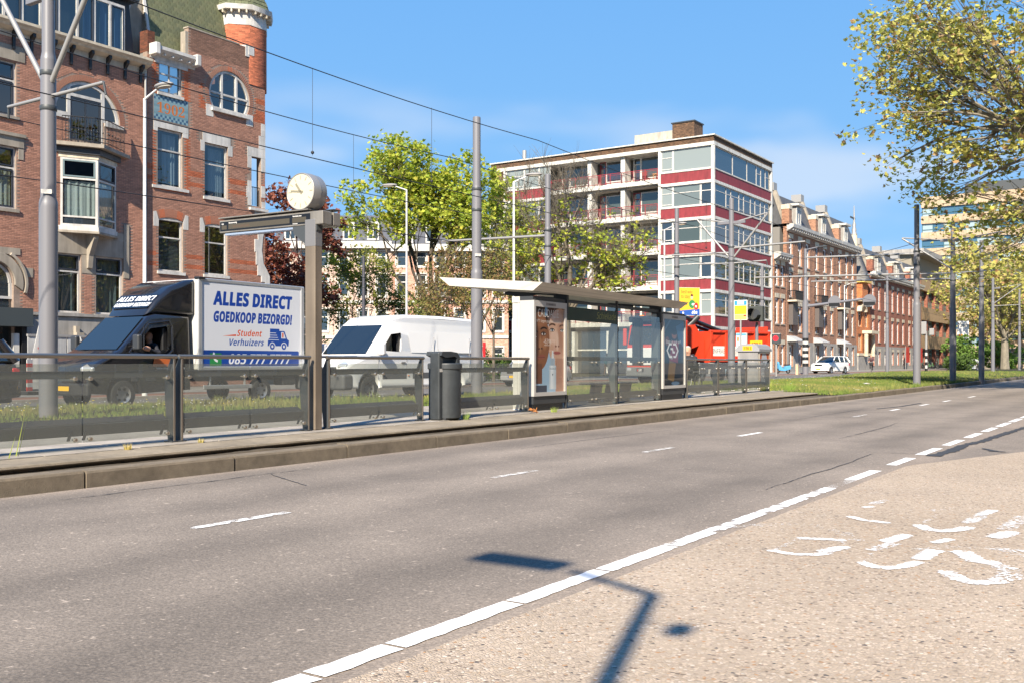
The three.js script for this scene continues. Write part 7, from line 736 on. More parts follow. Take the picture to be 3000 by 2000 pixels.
// removal truck
{
  const t = thing('box_truck', 'black removal truck with white lettered box body in the far lane', 'truck', P(13.75, 0.125, 22.03), 0.03), blk = std([0.012, 0.012, 0.014], 0.22, 0, { clearcoat: 1, clearcoatRoughness: 0.06 }), W = 2.0;
  const prof = arches([[2.95, 0.42], [3.0, 2.3], [1.95, 2.32], [1.70, 2.24], [0.86, 1.42], [0.42, 1.22], [0.12, 1.02], [0.02, 0.75], [0.03, 0.38]].reverse(), [0.95], 0.44, 0.36);
  const hole = [[1.16, 1.40], [1.72, 2.02], [2.28, 2.10], [2.34, 1.98], [2.30, 1.44], [2.18, 1.36]];
  const g = new MB().ext(prof, -W / 2, W / 2, { bevel: 0.07, seg: 3, holes: [hole] }).g[0]; mesh('cab', tumble(taperEnds(g, 9, 0.10, 0.9), 1.2, 2.3, 0.13), blk, t);
  const hw = (y) => W / 2 * (1 - (y > 1.2 ? 0.13 * clamp((y - 1.2) / 1.1) : 0));
  const ws = new MB().poly([V(0.845, 1.435, 0.82), V(0.845, 1.435, -0.82), V(1.675, 2.25, -0.74), V(1.675, 2.25, 0.74)]); ws.build('windscreen', mat.carGlass, t);
  flankPoly(new MB(), hole, hw, -1, -0.02).build('far_window', mat.carGlass, t); new MB().rb(2.25, 1.55, 0.25, 0.16, 0.9, 1.2, 0.05).build('seats', mat.black, t);
  { const fm = new MB(); const o = [[1.08, 1.34], [1.70, 2.07], [2.33, 2.16], [2.41, 2.0], [2.37, 1.42], [2.2, 1.30]]; for (let i = 0; i < 6; i++) { const a = o[i], b = o[(i + 1) % 6]; fm.cyl(V(a[0], a[1], hw(a[1]) + 0.004), V(b[0], b[1], hw(b[1]) + 0.004), 0.025, 0.025, 6); } fm.cyl(V(1.52, 1.4, hw(1.4)), V(1.56, 1.98, hw(1.98)), 0.022, 0.022, 6); fm.build('window_frame', blk, t); }
  // roof fairing
  const fa = new MB().ext([[1.72, 2.28], [1.98, 2.66], [2.38, 3.02], [2.84, 3.22], [3.12, 3.26], [3.12, 2.33], [2.0, 2.33]], -0.95, 0.95, { bevel: 0.12, seg: 3 }); const fg = fa.g[0]; { const p = fg.attributes.position; for (let i = 0; i < p.count; i++) p.setZ(i, p.getZ(i) * (1 - 0.22 * clamp((2.6 - p.getX(i)) / 0.9))); } const fairing = mesh('roof_fairing', withN2(fg), blk, t);
  function withN2(q) { q.deleteAttribute('normal'); q.computeVertexNormals(); return metreUV(toCreasedNormals(q, 0.7)); }
  { const tx = canvasTex(512, 160, (x, w, h) => { x.clearRect(0, 0, w, h); x.fillStyle = '#0d0d0e'; x.fillRect(0, 0, w, h); x.fillStyle = '#f2f1ee'; x.textAlign = 'center'; x.font = 'italic bold 78px sans-serif'; x.fillText('ALLES DIRECT', w / 2, 74); x.font = 'italic bold 60px sans-serif'; x.fillText('GOEDKOOP BEZORGD!', w / 2, 140, w - 8); }), pg = new MB(); const q = new THREE.BufferGeometry(); const A = V(1.845, 2.46, 0.70), B = V(1.845, 2.46, -0.70), C = V(2.155, 2.815, -0.74), D = V(2.155, 2.815, 0.74), off = V(-0.022, 0.018, 0); [A, B, C, D].forEach((p) => p.add(off)); q.setFromPoints([B, A, D, B, D, C]); q.setAttribute('uv', new THREE.BufferAttribute(new Float32Array([0, 0, 1, 0, 1, 1, 0, 0, 1, 1, 0, 1]), 2)); q.computeVertexNormals(); mesh('fairing_lettering', q, std([1, 1, 1], 0.25, 0, { map: tx, side: THREE.DoubleSide, clearcoat: 0.8 }), fairing); }
  // face: grille, bumper, lamps
  new MB().rb(0.06, 0.78, 0, 0.08, 0.26, 1.15, 0.03).build('grille', mat.darkGrey, t); new MB().rb(0.04, 0.48, 0, 0.14, 0.30, 1.9, 0.05).build('bumper', std([0.03, 0.03, 0.032], 0.6), t); for (const s of [-1, 1]) new MB().rb(0.25, 0.99, s * 0.72, 0.42, 0.17, 0.36, 0.05, s * 0.35, 0, 0.35).build('headlight', mat.lampClear, t); plate(t, -0.035, 0.50); new MB().ab(0.0, 0.03, 0.84, 0.87, -0.5, 0.5).build('chrome_bar', mat.galv, t);
  for (const s of [-1, 1]) { new MB().rb(1.14, 1.60, s * 1.22, 0.14, 0.38, 0.24, 0.05, 0, 0, 0, 2).build('mirror', mat.darkMetal, t); } new MB().cyl(V(1.2, 1.5, 0.95), V(1.15, 1.55, 1.15), 0.03).build('mirror_arm', mat.darkMetal, t);
  new MB().rb(1.5, 0.72, 0.985, 0.7, 0.12, 0.02, 0.01).build('side_strip', mat.darkMetal, t); { const m = canvasTex(256, 32, (x, w, h) => { x.fillStyle = '#0c0c0d'; x.fillRect(0, 0, w, h); x.fillStyle = '#dedddb'; x.font = 'bold 22px sans-serif'; x.fillText('www.studentverhuizers', 4, 24, w - 8); }), g2 = new THREE.PlaneGeometry(0.9, 0.11); g2.translate(2.3, 0.98, 1.004); mesh('door_lettering', g2, std([1, 1, 1], 0.3, 0, { map: m }), t); }
  { const o = std([0.5, 0.12, 0.03], 0.5), b = new MB(); b.poly([V(1.75, 1.02, 1.006), V(2.25, 1.02, 1.006), V(2.3, 1.2, 1.006), V(1.8, 1.24, 1.006)]); b.build('door_emblem', o, t); }
  // box body
  const bx0 = 3.12, bx1 = 6.98, by0 = 0.92, by1 = 3.28, bw = 2.1; new MB().rb((bx0 + bx1) / 2, (by0 + by1) / 2, 0, bx1 - bx0, by1 - by0, bw, 0.05, 0, 0, 0, 2).build('box_body', std([0.78, 0.78, 0.78], 0.4, 0, { map: streak }), t);
  const al = std([0.55, 0.55, 0.55], 0.35, 0.6), fr = new MB(); for (const y of [by0 + 0.04, by1 - 0.02]) fr.rb((bx0 + bx1) / 2, y, bw / 2, bx1 - bx0, 0.09, 0.05, 0.02); for (const x of [bx0 + 0.06, bx1 - 0.06]) fr.rb(x, (by0 + by1) / 2, bw / 2 + 0.004, 0.14, by1 - by0 + 0.02, 0.06, 0.03); fr.build('box_frame', al, t);
  const side = canvasTex(1280, 800, (x, w, h) => { x.fillStyle = '#dcdde0'; x.fillRect(0, 0, w, h); x.fillStyle = '#15479c'; x.textAlign = 'center'; x.strokeStyle = '#0d3f9a'; x.fillStyle = '#0d3f9a'; x.lineJoin = 'round'; const fat = (s, px, y, mw, lw) => { x.font = 'bold ' + px + 'px sans-serif'; x.save(); x.transform(1, 0, -0.1, 1, y * 0.1, 0); x.lineWidth = lw; x.strokeText(s, w * 0.5, y, mw); x.fillText(s, w * 0.5, y, mw); x.restore(); }; fat('ALLES DIRECT', 172, h * 0.265, w * 0.79, 12); fat('GOEDKOOP BEZORGD!', 132, h * 0.465, w * 0.8, 9); x.fillStyle = '#d8501c'; x.font = 'italic bold 84px sans-serif'; x.fillText('Student', w * 0.45, h * 0.63); x.beginPath(); x.moveTo(w * 0.19, h * 0.632); x.lineTo(w * 0.32, h * 0.61); x.lineTo(w * 0.32, h * 0.632); x.fill(); x.fillStyle = '#15479c'; x.font = 'italic bold 88px sans-serif'; x.fillText('Verhuizers', w * 0.42, h * 0.742, w * 0.42); // little lorry emblem
    x.fillRect(w * 0.665, h * 0.525, w * 0.1, h * 0.21); x.beginPath(); x.moveTo(w * 0.755, h * 0.55); x.lineTo(w * 0.82, h * 0.55); x.lineTo(w * 0.85, h * 0.65); x.lineTo(w * 0.87, h * 0.67); x.lineTo(w * 0.865, h * 0.74); x.lineTo(w * 0.64, h * 0.74); x.lineTo(w * 0.645, h * 0.66); x.fill(); x.fillStyle = '#dcdde0'; x.beginPath(); x.moveTo(w * 0.785, h * 0.565); x.lineTo(w * 0.812, h * 0.565); x.lineTo(w * 0.835, h * 0.645); x.lineTo(w * 0.785, h * 0.645); x.fill(); x.fillStyle = '#d8501c'; x.fillRect(w * 0.796, h * 0.575, w * 0.014, h * 0.06); for (let i = 0; i < 4; i++) { x.fillStyle = '#dcdde0'; x.fillRect(w * (0.6 + i * 0.01), h * (0.575 + i * 0.028), w * 0.13, 6); } for (const c of [0.69, 0.815]) { x.fillStyle = '#dcdde0'; x.beginPath(); x.arc(w * c, h * 0.745, 42, 0, 7); x.fill(); x.fillStyle = '#15479c'; x.beginPath(); x.arc(w * c, h * 0.745, 32, 0, 7); x.fill(); x.fillStyle = '#dcdde0'; x.beginPath(); x.arc(w * c, h * 0.745, 14, 0, 7); x.fill(); }
    x.fillStyle = '#15479c'; x.beginPath(); x.roundRect ? x.roundRect(w * 0.01, h * 0.80, w * 0.97, h * 0.19, 16) : x.rect(w * 0.01, h * 0.80, w * 0.97, h * 0.19); x.fill(); x.fillStyle = '#2c8b4a'; x.fillRect(w * 0.07, h * 0.835, w * 0.11, h * 0.15); x.strokeStyle = '#f2f2f2'; x.lineWidth = 22; x.beginPath(); x.arc(w * 0.15, h * 0.86, 56, 1.7, 3.6); x.stroke(); x.fillStyle = '#f2f2f2'; x.font = 'italic bold 136px sans-serif'; x.textAlign = 'left'; x.fillText('085 777 7777', w * 0.24, h * 0.965, w * 0.7); });
  for (const s of [1, -1]) { const pg = new THREE.PlaneGeometry(bx1 - bx0 - 0.26, by1 - by0 - 0.13); if (s < 0) pg.rotateY(Math.PI); pg.translate((bx0 + bx1) / 2, (by0 + by1) / 2 + 0.01, s * (bw / 2 + 0.004)); mesh('side_lettering', pg, std([0.88, 0.88, 0.88], 0.4, 0, { map: side }), t); }
  const un = new MB(); un.ab(3.0, 6.9, 0.62, 0.8, -0.5, 0.5).ab(3.1, 6.95, 0.8, 0.92, -0.95, 0.95); un.build('chassis', mat.black, t); new MB().rb(4.2, 0.47, 0.98, 1.7, 0.11, 0.04, 0.02).build('side_guard', al, t); for (const x of [3.6, 4.8]) new MB().ab(x - 0.02, x + 0.02, 0.5, 0.85, 0.93, 0.97).build('guard_strut', al, t); new MB().rb(6.5, 0.6, 0.75, 0.5, 0.25, 0.4, 0.04).build('tool_box', mat.darkMetal, t); for (const x of [3.35, 5.05]) new MB().rb(x, 0.83, 1.06, 0.09, 0.04, 0.02, 0.01).build('marker_lamp', mat.amber, t);
  for (const s of [-1, 1]) { wheel(t, 0.95, s * 0.86, 0.345, 0.22, s); wheel(t, 5.45, s * 0.84, 0.345, 0.22, s); }
  new MB().rb(3.2, 3.3, 1.02, 0.22, 0.06, 0.2, 0.02).build('corner_strap', mat.black, t);
}
// white delivery van
{
  const t = thing('delivery_van', 'white delivery van behind the litter bin, dark grey bumper', 'van', P(20.75, 0.125, 20.52), 0), wh = std([0.84, 0.84, 0.84], 0.3, 0, { clearcoat: 0.7, clearcoatRoughness: 0.1 }), W = 2.02, L = 6.9;
  const prof = arches([[0.02, 0.36], [0.0, 0.72], [0.06, 0.98], [0.32, 1.14], [0.98, 1.34], [1.80, 2.22], [2.16, 2.46], [2.7, 2.56], [4.5, 2.58], [6.6, 2.54], [6.84, 2.44], [6.88, 1.2], [6.86, 0.4]], [1.02, 5.15], 0.43, 0.36);
  const hole = [[1.42, 1.42], [1.98, 2.04], [2.52, 2.10], [2.58, 1.98], [2.52, 1.44], [2.36, 1.34]];
  const g = new MB().ext(prof, -W / 2, W / 2, { bevel: 0.09, seg: 3, holes: [hole] }).g[0]; mesh('body', tumble(taperEnds(g, L, 0.09, 0.9), 1.25, 2.6, 0.14), wh, t); const hw = (y) => W / 2 * (1 - 0.14 * clamp((y - 1.25) / 1.35));
  new MB().poly([V(0.975, 1.375, 0.86), V(0.975, 1.375, -0.86), V(1.765, 2.225, -0.80), V(1.765, 2.225, 0.80)]).build('windscreen', mat.carGlass, t); flankPoly(new MB(), hole, hw, -1, -0.02).build('far_window', mat.carGlass, t); new MB().rb(2.5, 1.6, 0.3, 0.16, 1.0, 1.1, 0.05).build('seats', mat.black, t); new MB().poly([V(0, 0, 0), V(0.01, 0, 0), V(0, 0.01, 0)]).geo();
  { const w = new MB(); flankPoly(w, [[1.42, 1.42], [1.98, 2.04], [2.05, 2.05], [2.02, 1.38]], hw, 1, -0.01); w.build('quarter_glass', mat.carGlass, t); const d = new MB(); for (const x of [1.38, 2.66, 4.0, 5.9]) d.ab(x - 0.006, x + 0.006, 0.62, x > 2.7 ? 1.9 : 1.3, W / 2 - 0.012, W / 2 + 0.002); d.build('door_seams', std([0.3, 0.3, 0.31], 0.6), t); const p = new MB(); flankPoly(p, [[2.9, 1.42], [2.82, 2.02], [4.245, 2.06], [4.245, 1.42]], hw, 1, 0.004); flankPoly(p, [[4.255, 1.42], [4.255, 2.06], [6.5, 2.04], [6.6, 1.42]], hw, 1, 0.004); p.build('side_panel', wh, t); }
  const dg = std([0.09, 0.092, 0.097], 0.6); new MB().rb(0.14, 0.56, 0, 0.42, 0.46, 1.98, 0.09, 0, 0, 0, 2).build('bumper', dg, t); new MB().rb(0.07, 0.87, 0, 0.16, 0.24, 1.2, 0.05).build('grille', mat.black, t); new MB().rb(4.0, 0.72, W / 2 - 0.005, 2.1, 0.18, 0.03, 0.012).build('side_strip', dg, t); new MB().rb(2.1, 0.72, W / 2 - 0.005, 1.1, 0.18, 0.03, 0.012).build('side_strip', dg, t); new MB().rb(6.85, 0.55, 0, 0.16, 0.22, 1.95, 0.05).build('rear_bumper', dg, t);
  for (const s of [-1, 1]) { new MB().rb(0.27, 1.02, s * 0.72, 0.42, 0.20, 0.32, 0.07, s * 0.3, 0, 0.3).build('headlight', mat.lampClear, t); new MB().rb(1.34, 1.50, s * 1.18, 0.16, 0.36, 0.24, 0.06, 0, 0, 0, 2).build('mirror', std([0.5, 0.5, 0.51], 0.5), t); new MB().rb(6.86, 1.5, s * 0.93, 0.06, 0.6, 0.1, 0.02).build('tail_light', mat.lampRed, t); wheel(t, 1.02, s * 0.87, 0.355, 0.23, s, std([0.2, 0.2, 0.2], 0.5, 0.4), 8); wheel(t, 5.15, s * 0.87, 0.355, 0.23, s, std([0.2, 0.2, 0.2], 0.5, 0.4), 8); }
  new MB().cyl(V(1.9, 2.33, -0.3), V(1.95, 2.62, -0.3), 0.008).build('aerial', mat.black, t); { const v = new MB(); for (const z of [-0.5, 0.45]) v.box(0.72, 1.285, z, 0.16, 0.02, 0.5, 0, 0, 0.3); v.build('air_intake', mat.black, t); } new MB().rb(2.75, 0.72, W / 2 + 0.012, 0.06, 0.03, 0.02, 0.008).build('marker_lamp', mat.amber, t); new MB().rb(2.5, 1.12, W / 2 + 0.01, 0.2, 0.045, 0.03, 0.012).build('door_handle', std([0.2, 0.2, 0.2], 0.5), t);
}
// passenger cars
function car(o) {
  const t = thing('car', o.label, 'car', o.pos, o.ry ?? 0, o.group), W = o.W, L = o.L, m = o.paint, ar = o.r + 0.06, bd = new MB().ext(arches(o.body, o.axles, ar, 0.24), -W / 2, W / 2, { bevel: 0.09, seg: 3 }).g[0]; mesh('body', tumble(taperEnds(bd, L, 0.14, 0.8), 0.62, 1.0, 0.05), m, t);
  const k = 0.24, y0 = o.cabin[0][1], y1 = Math.max(...o.cabin.map((p) => p[1])), cb = new MB().ext(o.cabin, -W / 2 + 0.04, W / 2 - 0.04, { bevel: 0.06, seg: 2 }).g[0]; mesh('glasshouse', tumble(cb, y0, y1, k), mat.carGlass, t); const hw = (y) => (W / 2 - 0.04) * (1 - k * clamp((y - y0) / (y1 - y0)));
  const rf = new MB().ext(o.roof, -hw(y1) - 0.03, hw(y1) + 0.03, { bevel: 0.03 }); rf.build('roof', m, t); const pl = new MB(); for (const s of [-1, 1]) for (const q of o.pillars) { const z = (y) => s * (hw(y) + 0.004); pl.cyl(V(q[0], q[1], z(q[1])), V(q[2], q[3], z(q[3])), q[4] ?? 0.045, q[4] ?? 0.045, 6); } pl.build('pillars', m, t);
  new MB().rb(0.06, 0.40, 0, 0.16, 0.24, W * 0.86, 0.06).build('front_bumper', o.trim ?? m, t); new MB().rb(0.05, o.gy ?? 0.68, 0, 0.10, 0.16, W * 0.42, 0.03).build('grille', mat.black, t); plate(t, -0.03, 0.46); new MB().rb(L - 0.06, 0.45, 0, 0.16, 0.26, W * 0.88, 0.06).build('rear_bumper', o.trim ?? m, t);
  for (const s of [-1, 1]) { new MB().rb(0.26, (o.gy ?? 0.68) + 0.06, s * W * 0.35, 0.40, 0.15, 0.3, 0.05, s * 0.45, 0, 0.2).build('headlight', mat.lampClear, t); new MB().rb(L - 0.12, 0.88, s * W * 0.42, 0.2, 0.24, 0.12, 0.04).build('tail_light', mat.lampRed, t); new MB().rb(o.mx, o.my, s * (W / 2 + 0.07), 0.12, 0.13, 0.18, 0.04).build('mirror', m, t); for (const x of o.axles) wheel(t, x, s * (W / 2 - 0.12), o.r, 0.21, s, mat.rim, 5); for (const x of o.doors) new MB().rb(x + 0.34, 0.84, s * (W / 2 * 0.985), 0.16, 0.035, 0.03, 0.01).build('door_handle', m, t); }
  const un = new MB().ab(0.2, L - 0.2, 0.2, 0.34, -W / 2 + 0.15, W / 2 - 0.15); un.build('underbody', mat.black, t); return t;
}
const hatch = (paint, o) => car({ L: 4.1, W: 1.68, r: 0.31, axles: [0.8, 3.25], mx: 1.25, my: 0.98, doors: [1.75, 2.6], paint, body: [[0.05, 0.26], [0.0, 0.56], [0.10, 0.78], [0.95, 0.98], [2.0, 1.0], [3.6, 1.02], [4.0, 0.95], [4.1, 0.6], [4.05, 0.28]], cabin: [[0.85, 0.95], [1.55, 1.42], [2.0, 1.52], [3.2, 1.50], [3.75, 1.25], [3.95, 0.98]], roof: [[1.62, 1.46], [2.05, 1.54], [3.2, 1.52], [3.6, 1.40], [3.5, 1.38], [2.0, 1.47]], pillars: [[0.9, 0.98, 1.65, 1.47], [2.3, 1.0, 2.3, 1.5], [3.1, 1.0, 3.2, 1.48], [3.95, 0.98, 3.55, 1.42, 0.08]], ...o });
hatch(std([0.42, 0.43, 0.45], 0.3, 0.6, { clearcoat: 0.8 }), { label: 'silver hatchback seen past the face poster case', pos: P(38.0, 0.125, 25.35), ry: 0.0, trim: std([0.3, 0.3, 0.31], 0.5) });
hatch(std([0.80, 0.80, 0.80], 0.3, 0, { clearcoat: 0.8 }), { label: 'small white car approaching at the far right', pos: P(141, 0.125, 23.6), ry: -0.25, L: 3.45 });
const suv = (paint, o) => car({ L: 4.6, W: 1.82, r: 0.35, axles: [0.92, 3.6], mx: 1.45, my: 1.12, doors: [2.0, 2.95], gy: 0.82, paint, body: [[0.05, 0.30], [0.0, 0.62], [0.06, 0.90], [0.35, 1.02], [1.25, 1.10], [2.4, 1.12], [4.2, 1.14], [4.52, 1.08], [4.6, 0.7], [4.55, 0.32]], cabin: [[1.15, 1.08], [1.85, 1.58], [2.3, 1.68], [3.9, 1.66], [4.3, 1.45], [4.48, 1.12]], roof: [[1.9, 1.62], [2.3, 1.70], [3.9, 1.69], [4.3, 1.6], [4.1, 1.57], [2.3, 1.63]], pillars: [[1.2, 1.1, 1.92, 1.62], [2.6, 1.12, 2.62, 1.66], [3.5, 1.12, 3.55, 1.65], [4.45, 1.12, 4.15, 1.6, 0.1]], ...o });
suv(std([0.78, 0.77, 0.74], 0.3, 0, { clearcoat: 0.8 }), { label: 'white estate SUV with headlights on by the striped post', pos: P(94.6, 0.14, 28.3), ry: -0.22 });
suv(std([0.014, 0.012, 0.013], 0.25, 0, { clearcoat: 1 }), { label: 'dark SUV cut off by the left edge', pos: P(8.15, 0.125, 22.9), ry: 0 });
hatch(std([0.42, 0.60, 0.72], 0.35, 0, { clearcoat: 0.8 }), { label: 'pale blue car behind the timetable post', pos: P(66, 0.125, 25.5), ry: 0 });
// tipper lorry with loading crane
{
  const t = thing('tipper_lorry', 'red tipper lorry with white cab front and folded crane', 'lorry', P(47.0, 0.125, 23.2), -0.349), red = mat.orange, wh = std([0.78, 0.77, 0.74], 0.4), W = 2.45;
  const cab = new MB().ext([[0.0, 0.55], [-0.02, 1.5], [0.02, 2.0], [0.2, 3.05], [0.5, 3.25], [2.1, 3.3], [2.1, 0.9], [1.75, 0.9], [1.7, 1.3], [1.2, 1.5], [0.7, 1.3], [0.6, 0.55]], -W / 2, W / 2, { bevel: 0.06 }); cab.build('cab', red, t);
  new MB().rb(-0.01, 1.42, 0, 0.1, 0.9, W * 0.94, 0.04).build('front_panel', wh, t); new MB().poly([V(-0.03, 2.08, W * 0.43), V(-0.03, 2.08, -W * 0.43), V(0.16, 3.0, -W * 0.41), V(0.16, 3.0, W * 0.41)]).build('windscreen', mat.carGlass, t); new MB().rb(0.25, 3.36, 0, 0.5, 0.3, W * 0.9, 0.06).build('sun_visor', mat.darkMetal, t); new MB().rb(0.02, 0.62, 0, 0.22, 0.5, W, 0.06).build('bumper', std([0.16, 0.17, 0.17], 0.5), t);
  const gr = new MB(); for (let j = 0; j < 2; j++) for (let i = 0; i < 7; i++) if (Math.abs(i - 3) > 0) gr.rb(-0.065, 1.15 + j * 0.16, (i - 3) * 0.27, 0.03, 0.09, 0.2, 0.01); gr.build('grille', mat.black, t); const st = new MB(); st.add(new THREE.TorusGeometry(0.2, 0.022, 8, 28), M4().makeRotationY(Math.PI / 2).setPosition(-0.09, 1.24, 0)); for (let i = 0; i < 3; i++) { const a = i * 2.094; st.cyl(V(-0.09, 1.24, 0), V(-0.09, 1.24 + 0.2 * Math.cos(a), 0.2 * Math.sin(a)), 0.028, 0.008, 6); } st.build('emblem', mat.galv, t);
  for (const s of [-1, 1]) { new MB().rb(-0.05, 0.75, s * 0.95, 0.1, 0.18, 0.36, 0.05).build('headlight', mat.lampClear, t); new MB().rb(0.05, 2.45, s * 1.42, 0.16, 0.9, 0.2, 0.05).build('mirror', red, t); new MB().rb(0.6, 3.5, s * 0.7, 0.22, 0.2, 0.22, 0.06).build('beacon', mat.amber, t); const w = new MB(); w.poly([V(0.35, 2.15, s * 1.232), V(1.2, 2.1, s * 1.232), V(1.2, 2.95, s * 1.232), V(0.5, 2.95, s * 1.232)]); w.build('side_window', mat.carGlass, t); for (const x of [1.2, 3.0, 6.9, 8.2]) wheel(t, x, s * 1.05, 0.5, 0.32, s, mat.darkGrey, 8); }
  new MB().ab(0.4, 9.2, 0.75, 1.05, -0.55, 0.55).build('chassis', mat.black, t); const cr = new MB(); cr.rb(2.55, 1.9, 0, 0.5, 1.8, 1.2, 0.08); cr.cyl(V(2.6, 2.7, 0.3), V(3.4, 3.55, 0.7), 0.16); cr.rb(2.5, 1.3, 0.9, 0.4, 0.5, 0.5, 0.05); cr.build('crane_base', mat.darkMetal, t); new MB().cyl(V(2.4, 3.5, 0.6), V(6.0, 2.75, 0.2), 0.13, 0.11).cyl(V(3.2, 3.15, 0.2), V(6.4, 2.6, -0.2), 0.1).build('crane_boom', mat.black, t); new MB().ext([[2.2, 1.7], [2.3, 3.0], [2.9, 3.1], [3.6, 2.3], [3.6, 1.2], [3.3, 1.2], [3.2, 2.0]], -0.9, 0.95).build('crane_frame', red, t);
  const tb = new MB(); const x0 = 3.7, x1 = 8.6, b0 = 1.2, b1 = 2.75; tb.ab(x0, x1, b0, b1, W / 2 - 0.08, W / 2).ab(x0, x1, b0, b1, -W / 2, -W / 2 + 0.08).ab(x0, x0 + 0.08, b0, b1, -W / 2 + 0.08, W / 2 - 0.08).ab(x1 - 0.08, x1, b0, b1 + 0.35, -W / 2 + 0.08, W / 2 - 0.08).ab(x0, x1, b0 - 0.1, b0, -W / 2, W / 2); tb.build('tipper_body', red, t); const rb = new MB(); for (let i = 0; i <= 4; i++) rb.rb(lerp(x0 + 0.1, x1 - 0.1, i / 4), (b0 + b1) / 2, W / 2 + 0.05, 0.18, b1 - b0 + 0.05, 0.12, 0.02); rb.rb((x0 + x1) / 2, b1, W / 2 + 0.03, x1 - x0, 0.14, 0.16, 0.02); rb.rb((x0 + x1) / 2, b0 + 0.02, W / 2 + 0.03, x1 - x0, 0.14, 0.16, 0.02); rb.build('body_ribs', red, t);
  const band = canvasTex(1024, 100, (x, w, h) => { x.fillStyle = '#e4dfd6'; x.fillRect(0, 0, w, h); x.fillStyle = '#3a3f45'; x.font = '64px sans-serif'; x.textAlign = 'center'; x.fillText('INFRABOUW * MILIEU * GROND', w / 2, 74, w - 60); }), bg = new THREE.PlaneGeometry(x1 - x0 - 0.1, 0.52); bg.translate((x0 + x1) / 2, 1.72, W / 2 + 0.004); mesh('lettering_band', bg, std([1, 1, 1], 0.5, 0, { map: band }), t);
  const sir = canvasTex(128, 40, (x, w, h) => { x.fillStyle = '#24282c'; x.fillRect(0, 0, w, h); x.fillStyle = '#e7e5e1'; x.font = 'italic bold 36px sans-serif'; x.fillText('SIR', 34, 33); x.fillStyle = '#d23a20'; x.fillRect(16, 8, 12, 24); }), sg = new THREE.PlaneGeometry(0.55, 0.2); sg.rotateY(-Math.PI / 2); sg.translate(-0.1, 0.72, -0.1); mesh('bumper_plate', sg, std([1, 1, 1], 0.5, 0, { map: sir }), t);
}
// ---------- tram masts, wires ----------
function mast(s, n, h, r, label, o = {}) {
  const t = thing('tram_mast', label, 'mast', P(s, 0.2, n), 0, 'grey tram wire masts'), H = h - 0.2, k = r / 0.2;
  new MB().lathe([[0.2 * k, -0.3], [0.2 * k, H * 0.44], [0.197 * k, H * 0.45], [0.165 * k, H * 0.462], [0.165 * k, H * 0.74], [0.162 * k, H * 0.745], [0.138 * k, H * 0.757], [0.136 * k, H - 0.02], [0.12 * k, H], [0, H]], 24).build('pole', mat.poleGrey, t);
  for (const y of [6.0, 5.4]) new MB().lathe([[0.15 * k, y - 0.04], [0.185 * k, y - 0.04], [0.185 * k, y + 0.04], [0.15 * k, y + 0.04]], 16).build('clamp_ring', mat.darkGrey, t);
  if (o.sticker) { const g = new THREE.PlaneGeometry(0.17, 0.075); g.rotateY(-0.75); g.translate(-Math.sin(0.75) * (0.2 * k + 0.004), o.sticker, Math.cos(0.75) * (0.2 * k + 0.004)); mesh('sticker', g, mat.white, t); }
  for (const d of o.truss ?? []) { const sg = Math.sign(d); new MB().cyl(V(0, H - 1.05, -sg * 0.1), V(0, H - 0.75, -d), 0.035, 0.035, 8).build('bracket_tube', mat.galv, t); new MB().cyl(V(0, H - 2.55, -sg * 0.1), V(0, H - 0.78, -d), 0.045, 0.045, 8).build('strut', mat.galv, t); const b = new MB().rb(0, H - 1.05, -sg * 0.35, 0.1, 0.12, 0.55, 0.01); b.build('insulator_beam', mat.poleGrey, t); new MB().cyl(V(0, H - 2.8, -sg * 0.1), V(0.1, H - 2.75, -d * 0.95), 0.035, 0.03, 8).build('steady_arm', mat.galv, t); new MB().cyl(V(0.1, H - 2.75, -d * 0.95), V(0.12, H - 2.95, -d * 0.97), 0.02).build('wire_clip', mat.darkGrey, t); }
  for (const [d, y, d0] of o.arms ?? []) new MB().cyl(V(0, y, -(d0 ?? 0)), V(0, y + 0.12 * Math.abs(d) / 5, -d), 0.05, 0.04, 8).build('long_arm', mat.galv, t);
  return t;
}
mast(9.79, 16.13, 8.6, 0.152, 'thick grey tram mast with braced arms near the left edge', { truss: [-1.5, 1.5], sticker: 3.95 });
mast(23.19, 16.72, 8.27, 0.165, 'grey tram mast rising behind the left end of the shelter roof', { sticker: 4.1 });
mast(31.9, 19.7, 8.3, 0.15, 'grey tram mast behind the middle of the shelter', { arms: [[5.0, 5.8]] });
mast(42.2, 19.1, 8.3, 0.14, 'slim grey tram mast in front of the red corner of the flats');
mast(41.0, 16.0, 8.3, 0.155, 'grey tram mast with braced arms before the corner of the flats', { truss: [-1.6, 1.6], arms: [[2.8, 5.75], [-3.2, 5.95]] });
mast(67.5, 24.1, 7.9, 0.15, 'thin mast standing behind the yellow stop sign');
mast(47.27, 9.72, 8.3, 0.16, 'sunlit grey mast on the verge near the kerb', { arms: [[5.0, 5.9], [7.5, 5.0]] });
mast(57.43, 9.98, 8.8, 0.165, 'tree-shaded mast behind the sunlit verge mast', { truss: [-2.4, 2.6], arms: [[7.6, 5.5]] });
mast(63.14, 9.43, 8.3, 0.155, 'third mast along the kerb, dappled with shade');
mast(104, 24.2, 10.4, 0.17, 'grey mast left of the cyclist background, before the red brick row', {}); mast(108.9, 15.23, 9.6, 0.18, 'farther mast on the right part of the verge', { truss: [-2.5] }); mast(134.3, 15.86, 10.0, 0.17, 'farthest mast at the right edge');
{ const o = mast(43.5, 39.5, 7.4, 0.12, 'dark thin mast in front of the pale houses'); o.children[0].material = std([0.06, 0.06, 0.075], 0.5); }
